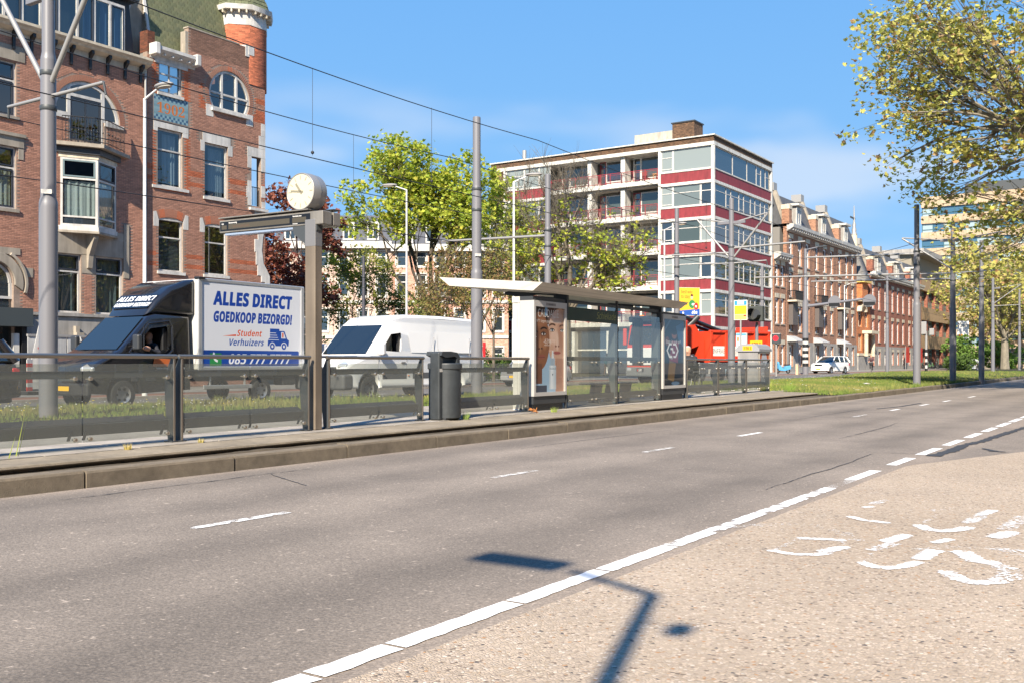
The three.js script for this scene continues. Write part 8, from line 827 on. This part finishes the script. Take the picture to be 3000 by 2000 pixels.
{ // wires: one contact wire and one carrying wire per track, hung between masts
  const span = (nm, lab, pts, r) => { const m = new MB(); for (let i = 0; i + 1 < pts.length; i++) { const [a, b] = [pts[i], pts[i + 1]], q = []; for (let k = 0; k <= 6; k++) { const p = a.clone().lerp(b, k / 6); p.y -= (a.sag ?? 0) * 4 * (k / 6) * (1 - k / 6); q.push(p); } m.tube(q, r, 4, 12); } return tag(m.build(nm, mat.wire), lab, 'wire', 'tram wires'); };
  const line = (n, y, sag) => [-12, 9.8, 23.2, 41, 58, 76, 94, 112, 130, 150].map((s) => { const p = P(s, y, n + (s > 45 ? (s - 45) * 0.02 : 0)); p.sag = sag; return p; });
  span('carrying_wire', 'upper carrying wire over the near track', line(14.65, 7.35, 0.14), 0.011); span('carrying_wire', 'upper carrying wire over the far track', line(17.6, 7.2, 0.14), 0.011); span('contact_wire', 'lower contact wire over the near track', line(14.7, 5.44, 0.03), 0.010); span('contact_wire', 'lower contact wire over the far track', line(17.6, 5.66, 0.03), 0.010);
  span('feeder_wire', 'dark feeder cable from the left mast towards the flats', [[5, 4.9, 20], [12, 5.0, 19.5], [30, 5.2, 19.6], [52, 5.4, 19.2]].map(([s, y, n]) => P(s, y, n)), 0.012); span('span_wire', 'thin cross wire between the kerb mast and the terrace', [P(47.3, 6.6, 9.7), P(88, 8.5, 30)], 0.012); span('span_wire', 'thin cross wire between the shaded mast and the spire house', [P(57.4, 7.4, 10), P(136, 13, 35.8)], 0.016);
  for (const [s, n, y0, y1, l] of [[14.6, 14.65, 5.45, 7.22, 'dropper wire left of the clock'], [18.5, 14.65, 5.45, 7.25, 'dropper wire above the clock'], [28.5, 14.65, 5.45, 7.25, 'dropper wire beside the tall mast'], [35, 14.65, 5.45, 7.22, 'dropper wire before the flats'], [19, 17.6, 5.66, 7.08, 'dropper wire over the far track above the van']]) { const m = new MB().cyl(P(s, y0, n), P(s, y1, n), 0.006, 0.006, 4); m.sph(P(s, y0 + 0.06, n), 0.035); tag(m.build('dropper_wire', mat.wire), l, 'wire', 'tram wires'); }
}
// ---------- street lamps ----------
function lamp(s, n, h, dir, label, col = std([0.52, 0.52, 0.51], 0.5)) {
  const t = thing('street_lamp', label, 'street lamp', P(s, 0.17, n), 0, 'street lamps'), d = V(dir[0], 0, -dir[1]).normalize(); new MB().lathe([[0.085, -0.2], [0.085, h * 0.32], [0.06, h * 0.33], [0.045, h], [0, h]], 12).build('post', col, t); new MB().cyl(V(0, h - 0.02, 0), d.clone().multiplyScalar(0.6).add(V(0, h + 0.2, 0)), 0.035, 0.03, 8).build('arm', col, t); const a = Math.atan2(-d.z, d.x); const g = new THREE.SphereGeometry(0.5, 20, 10); g.scale(0.85, 0.16, 0.34); const m = M4().makeRotationY(a).setPosition(d.x * 0.95, h + 0.28, d.z * 0.95); mesh('lamp_head', metreUV(plain(g, m)), std([0.28, 0.27, 0.26], 0.5), t); const q = new THREE.CylinderGeometry(0.26, 0.26, 0.03, 16); q.scale(1.2, 1, 0.5); mesh('lens', plain(q, M4().makeRotationY(a).setPosition(d.x * 0.98, h + 0.215, d.z * 0.98)), std([0.35, 0.33, 0.28], 0.2), t); return t; }
const whiteLamp = std([0.68, 0.68, 0.66], 0.5);
lamp(19.6, 27.0, 9.35, [0, -1], 'white street lamp in front of the downpipe between the two houses', whiteLamp); lamp(39.0, 32.5, 9.8, [-0.3, 1], 'slim grey street lamp before the green maple'); lamp(38.3, 25.5, 9.4, [0.3, -1], 'white street lamp left of the mast behind the shelter', whiteLamp); lamp(52, 24.3, 8.6, [0, -1], 'street lamp with long arm in front of the second red band'); lamp(112, 30.6, 9.5, [0.2, -1], 'distant street lamp before the red brick row', whiteLamp); lamp(72, 30.8, 5.6, [-0.4, 1], 'short street lamp at the right balcony of the flats');
{ // lamp behind the camera whose shadow falls on the road
  const t = lamp(-1.85, 0.035, 5.0, [0.05, 1], 'street lamp beside the bus bay', mat.poleGrey); t.remove(t.children[3]); t.remove(t.children[2]); new MB().rb(0.04, 5.24, -0.98, 0.26, 0.09, 0.66, 0.04).build('lamp_head', mat.darkGrey, t); t.userData.group = 'street lamps'; new MB().rb(-0.07, 4.6, 0.24, 0.16, 0.09, 0.12, 0.03).build('sensor_box', mat.darkGrey, t); new MB().cyl(V(0, 4.62, 0), V(-0.06, 4.61, 0.2), 0.006).build('sensor_arm', mat.darkGrey, t);
}
{ // sign gantry with striped foot
  const t = thing('sign_gantry', 'tall grey post with black and white striped foot and arm with two round signs', 'sign gantry', P(88.8, 0.17, 27.7), 0); new MB().lathe([[0.26, 0], [0.26, 6.4], [0.16, 6.7], [0.12, 11.2], [0, 11.2]], 16).build('post', mat.poleGrey, t); for (let i = 0; i < 9; i++) new MB().cyl(V(0, 0.7 + i * 0.28, 0), V(0, 0.975 + i * 0.28, 0), 0.27, 0.27, 16).build('stripe', i % 2 ? mat.white : mat.black, t); new MB().cyl(V(0, 6.05, 0.2), V(0, 6.6, 5.9), 0.14, 0.1, 10).build('arm', mat.poleGrey, t); for (const [z, l] of [[2.6, 1], [5.6, 2]]) { const d = new MB().cyl(V(-0.12, 6.35, z), V(-0.16, 6.35, z), 0.55, 0.55, 28).build('round_sign', mat.poleGrey, t); new MB().ext([[-0.5, -0.35], [0.45, -0.42], [0.5, -0.05], [0.1, 0.02], [-0.4, 0.0]], -0.166, -0.163, {}).geo(); new MB().box(-0.168, 6.1, z, 0.01, 0.3, 0.95).build('sign_mark', mat.black, d); new MB().box(-0.168, 5.86, z - 0.1, 0.01, 0.12, 0.35).build('sign_mark', mat.darkGrey, d); } new MB().cyl(V(0, 11.1, 0), V(0, 11.3, 1.2), 0.06).build('lamp_arm', mat.poleGrey, t); new MB().rb(0, 11.3, 1.5, 0.3, 0.14, 0.8, 0.06).build('lamp_head', mat.darkGrey, t);
  const q = thing('traffic_signal', 'grey backed traffic signal on a striped post before the office', 'traffic signal', P(106.024, 0.2, 20), 0); q.position.copy(P(108, 0.2, 21.3)); new MB().cyl(V(0, 0, 0), V(0, 4.2, 0), 0.12).build('post', mat.galv, q); for (let i = 0; i < 7; i++) new MB().cyl(V(0, 0.1 + i * 0.32, 0), V(0, 0.415 + i * 0.32, 0), 0.13, 0.13, 12).build('stripe', i % 2 ? mat.white : mat.black, q); new MB().rb(-0.1, 4.5, -0.2, 0.3, 1.3, 0.5, 0.05).build('signal_back', mat.galv, q); new MB().rb(-0.1, 4.1, 0.55, 0.3, 0.7, 0.45, 0.05).build('signal_back', mat.galv, q);
}
// ---------- building site, barriers ----------
{ const t = thing('site_hoarding', 'pale grey metal hoarding with struts in front of the bay house', 'hoarding', P(19.6, 0.17, 33.6), 0), pm = std([0.55, 0.56, 0.57], 0.55, 0, { map: streak }); for (let i = 0; i < 4; i++) new MB().rb(0.75 + i * 1.5, 1.05, 0, 1.47, 1.85, 0.05, 0.015).build('panel', pm, t); for (let i = 0; i < 4; i++) new MB().cyl(V(0.5 + i * 1.5, 2.0, 0.05), V(0.75 + i * 1.5, 0, 0.7), 0.03).build('strut', mat.galv, t); new MB().ab(0, 6, 1.98, 2.06, -0.05, 0.06).build('top_rail', mat.galv, t); for (const [s, n, l] of [[18.4, 31.4, 'red and white striped barrier board, leftmost by the hoarding'], [20.6, 31.2, 'red and white striped barrier board behind the thick mast'], [21.6, 31.0, 'red and white striped barrier board nearest the removal truck']]) { const b = thing('barrier_board', l, 'barrier', P(s, 0.17, n), 0.2, 'striped barrier boards'); for (let i = 0; i < 8; i++) new MB().box(0, 0.2 + i * 0.13, 0, 0.22, 0.125, 0.03, 0, 0, 0).build('stripe', i % 2 ? mat.white : mat.red, b); new MB().rb(0, 0.06, 0, 0.5, 0.12, 0.35, 0.02).build('foot', mat.black, b); } const f = thing('banner_flag', 'white slanting banner with red script beside the thick mast', 'banner', P(19.0, 0.17, 32.6), 0); new MB().ext([[0, 0.4], [0.7, 0.4], [0.7, 2.4], [0.45, 2.4]], -0.015, 0.015).build('cloth', mat.white, f); const w = new MB(); for (let i = 0; i < 3; i++) w.box(0.45 + i * 0.07, 1.5 - i * 0.05, 0.02, 0.05, 0.2, 0.006, 0, 0, 0.5); w.build('script', mat.red, f); new MB().cyl(V(0.72, 0, 0), V(0.72, 2.5, 0), 0.02).build('rod', mat.galv, f); }
// ---------- people: one smooth skin round a jointed skeleton ----------
function figure(par, bones, size, centre, res = 64) { // bones: [ax,ay,az, bx,by,bz, ra, rb, colour]
  const mc = new MarchingCubes(res, new THREE.MeshBasicMaterial(), false, false, 200000); mc.isolation = 0; const h = size / 2, A = V(), B = V(), p = V(), d = V();
  const dist = (x, y, z, want) => { let best = 1e9, acc = 0, col = null; const k = 0.025; let sm = 0; for (const b of bones) { A.set(b[0], b[1], b[2]); B.set(b[3], b[4], b[5]); d.copy(B).sub(A); p.set(x, y, z).sub(A); const t = clamp(p.dot(d) / Math.max(1e-9, d.lengthSq())); const q = p.addScaledVector(d, -t).length() - lerp(b[6], b[7], t); sm += Math.exp(-q / k); if (q < best) { best = q; col = b[8]; } } return want ? col : -k * Math.log(sm + 1e-30); };
  for (let k = 0; k < res; k++) for (let j = 0; j < res; j++) for (let i = 0; i < res; i++) mc.field[k * res * res + j * res + i] = -dist(centre[0] + (i - res / 2) / (res / 2) * h, centre[1] + (j - res / 2) / (res / 2) * h, centre[2] + (k - res / 2) / (res / 2) * h);
  mc.update(); const n = mc.count, P0 = new Float32Array(n * 3), c = new Float32Array(n * 3); for (let i = 0; i < n; i++) { const x = mc.positionArray[i * 3] * h + centre[0], y = mc.positionArray[i * 3 + 1] * h + centre[1], z = mc.positionArray[i * 3 + 2] * h + centre[2]; P0.set([x, y, z], i * 3); const q = dist(x, y, z, true); c.set(q, i * 3); }
  const g = new THREE.BufferGeometry(); g.setAttribute('position', new THREE.BufferAttribute(P0, 3)); g.setAttribute('normal', new THREE.BufferAttribute(new Float32Array(mc.normalArray.slice(0, n * 3)), 3)); g.setAttribute('color', new THREE.BufferAttribute(c, 3)); g.setAttribute('uv', new THREE.BufferAttribute(new Float32Array(n * 2), 2)); g.computeVertexNormals(); return mesh('body', g, new THREE.MeshPhysicalMaterial({ vertexColors: true, roughness: 0.85, side: THREE.DoubleSide }), par);
}
const skin = [0.50, 0.27, 0.18];
function bonesAt(j, c) { // joints -> tapered bones, head with hair, hands with fingers
  const B = [], L = (a, b, r0, r1, k) => B.push([...j[a], ...j[b], r0, r1, k]); L('hip', 'chest', 0.13, 0.155, c.top); L('chest', 'neck', 0.13, 0.06, c.top); L('neck', 'head', 0.055, 0.055, skin); const hd = j.head; B.push([hd[0], hd[1] + 0.05, hd[2], hd[0], hd[1] + 0.10, hd[2], 0.085, 0.09, skin]); const f = c.face ?? [-1, 0, 0]; B.push([hd[0] - f[0] * 0.03, hd[1] + 0.14, hd[2] - f[2] * 0.03, hd[0] - f[0] * 0.045, hd[1] + 0.08, hd[2] - f[2] * 0.045, 0.082, 0.075, c.hair]); B.push([hd[0] + f[0] * 0.085, hd[1] + 0.065, hd[2] + f[2] * 0.085, hd[0] + f[0] * 0.108, hd[1] + 0.045, hd[2] + f[2] * 0.108, 0.012, 0.014, skin]);
  for (const s of ['l', 'r']) { L('chest', s + 'sh', 0.09, 0.07, c.top); L(s + 'sh', s + 'el', 0.062, 0.048, c.top); L(s + 'el', s + 'wr', 0.046, 0.034, c.sleeve ?? c.top); const w = j[s + 'wr'], e = j[s + 'el'], d = V(w[0] - e[0], w[1] - e[1], w[2] - e[2]).normalize(), sd = V(0, 1, 0).cross(d).normalize(); const pm = V(...w).addScaledVector(d, 0.08); B.push([...w, ...pm.toArray(), 0.032, 0.036, skin]); for (let i = 0; i < 4; i++) { const a = pm.clone().addScaledVector(sd, (i - 1.5) * 0.018), b = a.clone().addScaledVector(d, 0.06 - Math.abs(i - 1.3) * 0.008).add(V(0, -0.02, 0)); B.push([...a.toArray(), ...b.toArray(), 0.011, 0.009, skin]); } const th = V(...w).addScaledVector(d, 0.035).addScaledVector(sd, 0.03); B.push([...th.toArray(), ...th.clone().addScaledVector(d, 0.05).addScaledVector(sd, 0.012).toArray(), 0.012, 0.010, skin]);
    L('hip', s + 'hp', 0.12, 0.105, c.leg); L(s + 'hp', s + 'kn', 0.09, 0.062, c.leg); L(s + 'kn', s + 'an', 0.06, 0.042, c.leg); const a = j[s + 'an']; B.push([a[0], a[1] - 0.03, a[2], a[0] + (c.toe ?? f)[0] * 0.17, a[1] - 0.045, a[2] + (c.toe ?? f)[2] * 0.17, 0.045, 0.035, c.shoe ?? [0.03, 0.03, 0.03]]); }
  return B;
}
{ // walker with shoulder bag on the far footway, walking to the right
  const [s, n] = [66.8, 36.0], o = thing('person', 'person in green top and tan trousers walking with a white shoulder bag', 'person', P(s, 0.18, n), 0), f = [0.85, 0, -0.5];
  figure(o, bonesAt({ hip: [0, 0.92, 0], chest: [0.02, 1.30, 0], neck: [0.03, 1.46, 0], head: [0.04, 1.53, 0], lsh: [0.02, 1.40, 0.19], rsh: [0.02, 1.40, -0.19], lel: [-0.10, 1.14, 0.25], rel: [0.12, 1.14, -0.24], lwr: [-0.03, 0.92, 0.27], rwr: [0.26, 0.96, -0.22], lhp: [0, 0.88, 0.1], rhp: [0, 0.88, -0.1], lkn: [0.14, 0.50, 0.1], rkn: [-0.06, 0.48, -0.1], lan: [0.22, 0.08, 0.1], ran: [-0.28, 0.12, -0.1] }, { top: [0.06, 0.17, 0.13], leg: [0.30, 0.17, 0.08], hair: [0.03, 0.02, 0.015], face: f, toe: f, sleeve: [0.06, 0.17, 0.13] }), 2.0, [0, 0.9, 0], 80);
  new MB().rb(0.05, 0.95, 0.30, 0.34, 0.42, 0.10, 0.04).cyl(V(0.05, 1.1, 0.3), V(0.02, 1.45, 0.14), 0.015).build('shoulder_bag', std([0.7, 0.68, 0.62], 0.8), o);
}
{ // seated person on a mobility chair on the platform
  const s = 29.3, n = 12.9, o = thing('person', 'grey-haired person in a dark hooded jacket seated on the platform', 'person', P(s, PY + 0.02, n), 0), f = [-0.97, 0, 0.25], dk = [0.022, 0.023, 0.026];
  figure(o, bonesAt({ hip: [0.08, 0.58, 0], chest: [0.10, 0.98, 0], neck: [0.06, 1.17, 0], head: [0.03, 1.25, 0], lsh: [0.10, 1.08, 0.21], rsh: [0.10, 1.08, -0.21], lel: [-0.02, 0.82, 0.27], rel: [-0.02, 0.82, -0.27], lwr: [-0.28, 0.78, 0.2], rwr: [-0.28, 0.78, -0.2], lhp: [0.02, 0.56, 0.11], rhp: [0.02, 0.56, -0.11], lkn: [-0.42, 0.60, 0.13], rkn: [-0.42, 0.60, -0.13], lan: [-0.48, 0.18, 0.13], ran: [-0.48, 0.18, -0.13] }, { top: dk, leg: [0.03, 0.03, 0.033], hair: [0.42, 0.41, 0.40], face: f }), 1.7, [-0.05, 0.72, 0], 84);
  new MB().sph(V(0.17, 1.13, 0), 0.11, 0.9, 0.6, 1.3).build('hood', std([0.16, 0.16, 0.19], 0.9), o);
  const w = thing('wheelchair', 'dark wheelchair under the seated person on the platform', 'wheelchair', P(s, PY, n), 0); new MB().rb(0.05, 0.46, 0, 0.46, 0.07, 0.46, 0.02).build('seat', mat.black, w); new MB().rb(0.31, 0.74, 0, 0.05, 0.5, 0.46, 0.02).build('backrest', mat.black, w); for (const z of [-0.3, 0.3]) { const q = new MB().add(new THREE.TorusGeometry(0.29, 0.022, 8, 32), M4().makeTranslation(0.16, 0.31, z)).build('wheel', mat.tyre, w), sp = new MB(); for (let i = 0; i < 10; i++) { const a = i * 0.628; sp.cyl(V(0.16, 0.31, z), V(0.16 + 0.28 * Math.cos(a), 0.31 + 0.28 * Math.sin(a), z), 0.004, 0.004, 4); } sp.build('spokes', mat.galv, q); const c = new MB().add(new THREE.TorusGeometry(0.075, 0.02, 8, 20), M4().makeTranslation(-0.36, 0.095, z * 0.8)).build('castor', mat.galv, w); new MB().cyl(V(-0.36, 0.1, z * 0.8), V(-0.2, 0.46, z * 0.8), 0.014).cyl(V(0.33, 0.3, z * 0.9), V(0.33, 0.98, z * 0.9), 0.014).cyl(V(0.33, 0.68, z * 0.9), V(-0.15, 0.68, z * 0.9), 0.016).build('frame', mat.galv, w); } new MB().rb(-0.50, 0.12, 0, 0.16, 0.02, 0.36, 0.008).build('footrest', mat.darkGrey, w);
}
function bicycle(pos, ry, label, c = mat.black, group) { const b = thing('bicycle', label, 'bicycle', pos, ry, group); for (const x of [-0.53, 0.53]) { const w = new MB().add(new THREE.TorusGeometry(0.33, 0.02, 6, 28), M4().makeTranslation(x, 0.35, 0)).build('wheel', mat.tyre, b), s = new MB(); for (let i = 0; i < 9; i++) { const a = i * 0.698; s.cyl(V(x, 0.35, 0), V(x + 0.32 * Math.cos(a), 0.35 + 0.32 * Math.sin(a), 0), 0.003, 0.003, 3); } s.build('spokes', mat.galv, w); } const f = new MB(); f.cyl(V(-0.53, 0.35, 0), V(-0.36, 0.95, 0), 0.018).cyl(V(-0.42, 0.78, 0), V(0.12, 0.32, 0), 0.02).cyl(V(0.12, 0.32, 0), V(0.25, 0.88, 0), 0.018).cyl(V(0.53, 0.35, 0), V(0.12, 0.32, 0), 0.014).cyl(V(0.53, 0.35, 0), V(0.22, 0.75, 0), 0.012); f.build('frame', c, b); new MB().cyl(V(-0.36, 0.95, 0), V(-0.34, 1.08, 0), 0.014).cyl(V(-0.3, 1.1, -0.27), V(-0.3, 1.1, 0.27), 0.014).build('handlebar', mat.galv, b); new MB().rb(0.26, 0.93, 0, 0.25, 0.07, 0.16, 0.03).build('saddle', mat.black, b); new MB().ab(0.3, 0.8, 0.74, 0.76, -0.07, 0.07).build('carrier', mat.black, b); return b; }
{ // cyclist
  const s = 113.5, n = 28.1, b = bicycle(P(s, 0.17, n), 0.25, 'dark bicycle with front crate ridden towards the camera'); new MB().rb(-0.62, 0.95, 0, 0.36, 0.3, 0.44, 0.04).build('crate', mat.black, b);
  const o = thing('person', 'cyclist in a dark red jacket riding along the red path', 'person', P(s, 0.17, n), 0.25); figure(o, bonesAt({ hip: [0.24, 1.02, 0], chest: [0.12, 1.40, 0], neck: [0.08, 1.57, 0], head: [0.05, 1.65, 0], lsh: [0.11, 1.49, 0.19], rsh: [0.11, 1.49, -0.19], lel: [-0.05, 1.28, 0.28], rel: [-0.05, 1.28, -0.28], lwr: [-0.27, 1.15, 0.25], rwr: [-0.27, 1.15, -0.25], lhp: [0.2, 0.98, 0.1], rhp: [0.2, 0.98, -0.1], lkn: [-0.12, 0.72, 0.12], rkn: [-0.04, 0.85, -0.12], lan: [0.08, 0.26, 0.12], ran: [0.14, 0.46, -0.12] }, { top: [0.09, 0.04, 0.045], leg: [0.03, 0.035, 0.05], hair: [0.05, 0.035, 0.025], face: [-1, 0, 0.1] }), 2.0, [0, 1.0, 0], 72);
}
const rack = [['parked bicycle at the left end of the rack by the office', mat.darkGrey], ['parked green-framed bicycle in the rack by the office', std([0.06, 0.5, 0.06], 0.5)], ['parked bicycle in the middle of the rack by the office', mat.galv], ['parked black bicycle in the rack by the office', mat.black], ['parked bicycle at the right end of the rack by the office', mat.darkGrey]]; rack.forEach(([l, c], i) => bicycle(P(170 + i * 1.6, 0.18, 33.6 - (i % 2) * 0.4), 1.1 + i * 0.12, l, c, 'bicycles parked by the office'));
{ // driver of the removal truck, arm on the open window
  const o = thing('person', 'driver in a black striped jacket leaning an arm out of the removal truck', 'person', P(13.75, 0.125, 22.03), 0.03), dk = [0.02, 0.021, 0.028];
  figure(o, bonesAt({ hip: [2.06, 1.02, 0.5], chest: [2.06, 1.42, 0.52], neck: [2.03, 1.60, 0.52], head: [1.98, 1.68, 0.54], lsh: [2.05, 1.52, 0.70], rsh: [2.05, 1.52, 0.34], lel: [1.95, 1.36, 0.98], rel: [1.8, 1.3, 0.3], lwr: [1.66, 1.44, 0.99], rwr: [1.5, 1.42, 0.35], lhp: [2.0, 1.0, 0.6], rhp: [2.0, 1.0, 0.4], lkn: [1.6, 1.05, 0.6], rkn: [1.6, 1.05, 0.4], lan: [1.5, 0.7, 0.6], ran: [1.5, 0.7, 0.4] }, { top: dk, leg: dk, hair: [0.03, 0.02, 0.015], face: [-0.9, 0, 0.4], sleeve: dk }), 1.5, [1.8, 1.2, 0.6], 80);
  const st = new MB(); for (let i = 0; i < 3; i++) st.cyl(V(2.07 - i * 0.03, 1.50, 0.775 - i * 0.012), V(1.97 - i * 0.03, 1.385, 1.03), 0.006, 0.006, 5); st.build('sleeve_stripes', mat.white, o);
}
for (const [s, n, c, l] of [[168, 22.2, [0.08, 0.1, 0.16], 'distant pedestrian in dark clothes beneath the far plane tree'], [150, 25.4, [0.05, 0.05, 0.06], 'distant pedestrian in black near the far shrubs']]) { const o = thing('person', l, 'person', P(s, 0.18, n), 0); figure(o, bonesAt({ hip: [0, 0.92, 0], chest: [0, 1.3, 0], neck: [0, 1.46, 0], head: [0, 1.53, 0], lsh: [0, 1.4, 0.19], rsh: [0, 1.4, -0.19], lel: [0.02, 1.14, 0.24], rel: [0.02, 1.14, -0.24], lwr: [-0.05, 0.92, 0.25], rwr: [-0.05, 0.92, -0.25], lhp: [0, 0.88, 0.1], rhp: [0, 0.88, -0.1], lkn: [-0.08, 0.48, 0.1], rkn: [0.05, 0.48, -0.1], lan: [-0.12, 0.08, 0.1], ran: [0.18, 0.1, -0.1] }, { top: c, leg: [0.04, 0.04, 0.06], hair: [0.04, 0.03, 0.02], face: [-1, 0, 0] }), 2.0, [0, 0.9, 0], 56); }
{ // scooter and bollard
  const o = thing('scooter', 'light blue motor scooter parked beside the striped post', 'scooter', P(92.5, 0.18, 31.0), -0.6), bl = std([0.10, 0.36, 0.62], 0.35, 0, { clearcoat: 0.8 }); for (const x of [-0.6, 0.6]) new MB().add(new THREE.TorusGeometry(0.18, 0.06, 8, 20), M4().makeTranslation(x, 0.24, 0)).build('wheel', mat.tyre, o); new MB().ext([[-0.5, 0.3], [-0.62, 0.95], [-0.5, 1.0], [-0.32, 0.36], [0.1, 0.34], [0.2, 0.72], [0.85, 0.78], [0.8, 0.4], [0.1, 0.22]], -0.17, 0.17, { bevel: 0.05 }).build('bodywork', bl, o); new MB().rb(0.45, 0.82, 0, 0.65, 0.1, 0.26, 0.04).build('saddle', mat.black, o); new MB().cyl(V(-0.5, 1.08, -0.3), V(-0.5, 1.08, 0.3), 0.02).build('handlebar', mat.black, o); new MB().rb(-0.55, 1.0, 0, 0.2, 0.24, 0.26, 0.08).build('headset', bl, o);
  const b = thing('bollard', 'short pale wooden bollard left of the white SUV', 'bollard', P(85.5, 0.15, 27.4), 0); new MB().rb(0, 0.45, 0, 0.22, 0.9, 0.22, 0.03).build('shaft', std([0.6, 0.42, 0.25], 0.8), b); new MB().rb(0, 0.92, 0, 0.24, 0.06, 0.24, 0.02).build('cap', mat.cream, b);
}
// litter on the verge, fallen twigs on the pavement
for (const [s, n, l] of [[37.5, 9.75, 'crumpled white paper on the verge near the cabinet'], [40.6, 9.9, 'flattened white carton on the verge by the kerb'], [45.2, 11.4, 'white litter scrap beside the sunlit mast']]) { const g = new THREE.IcosahedronGeometry(0.13, 1), p = g.attributes.position, r = rng(s * 10); for (let i = 0; i < p.count; i++) p.setXYZ(i, p.getX(i) * (0.7 + 0.6 * hash2(Math.round(p.getX(i) * 99), Math.round(p.getY(i) * 99), 3)), p.getY(i) * 0.35, p.getZ(i)); g.computeVertexNormals(); const m = mesh('litter', plain(g), mat.white); m.position.copy(P(s, lawnY(s, n) + 0.05, n)); tag(m, l, 'litter'); }
scene.traverse((o) => { if (o.isMesh) { o.castShadow = true; o.receiveShadow = true; } });
renderer.render(scene, camera);
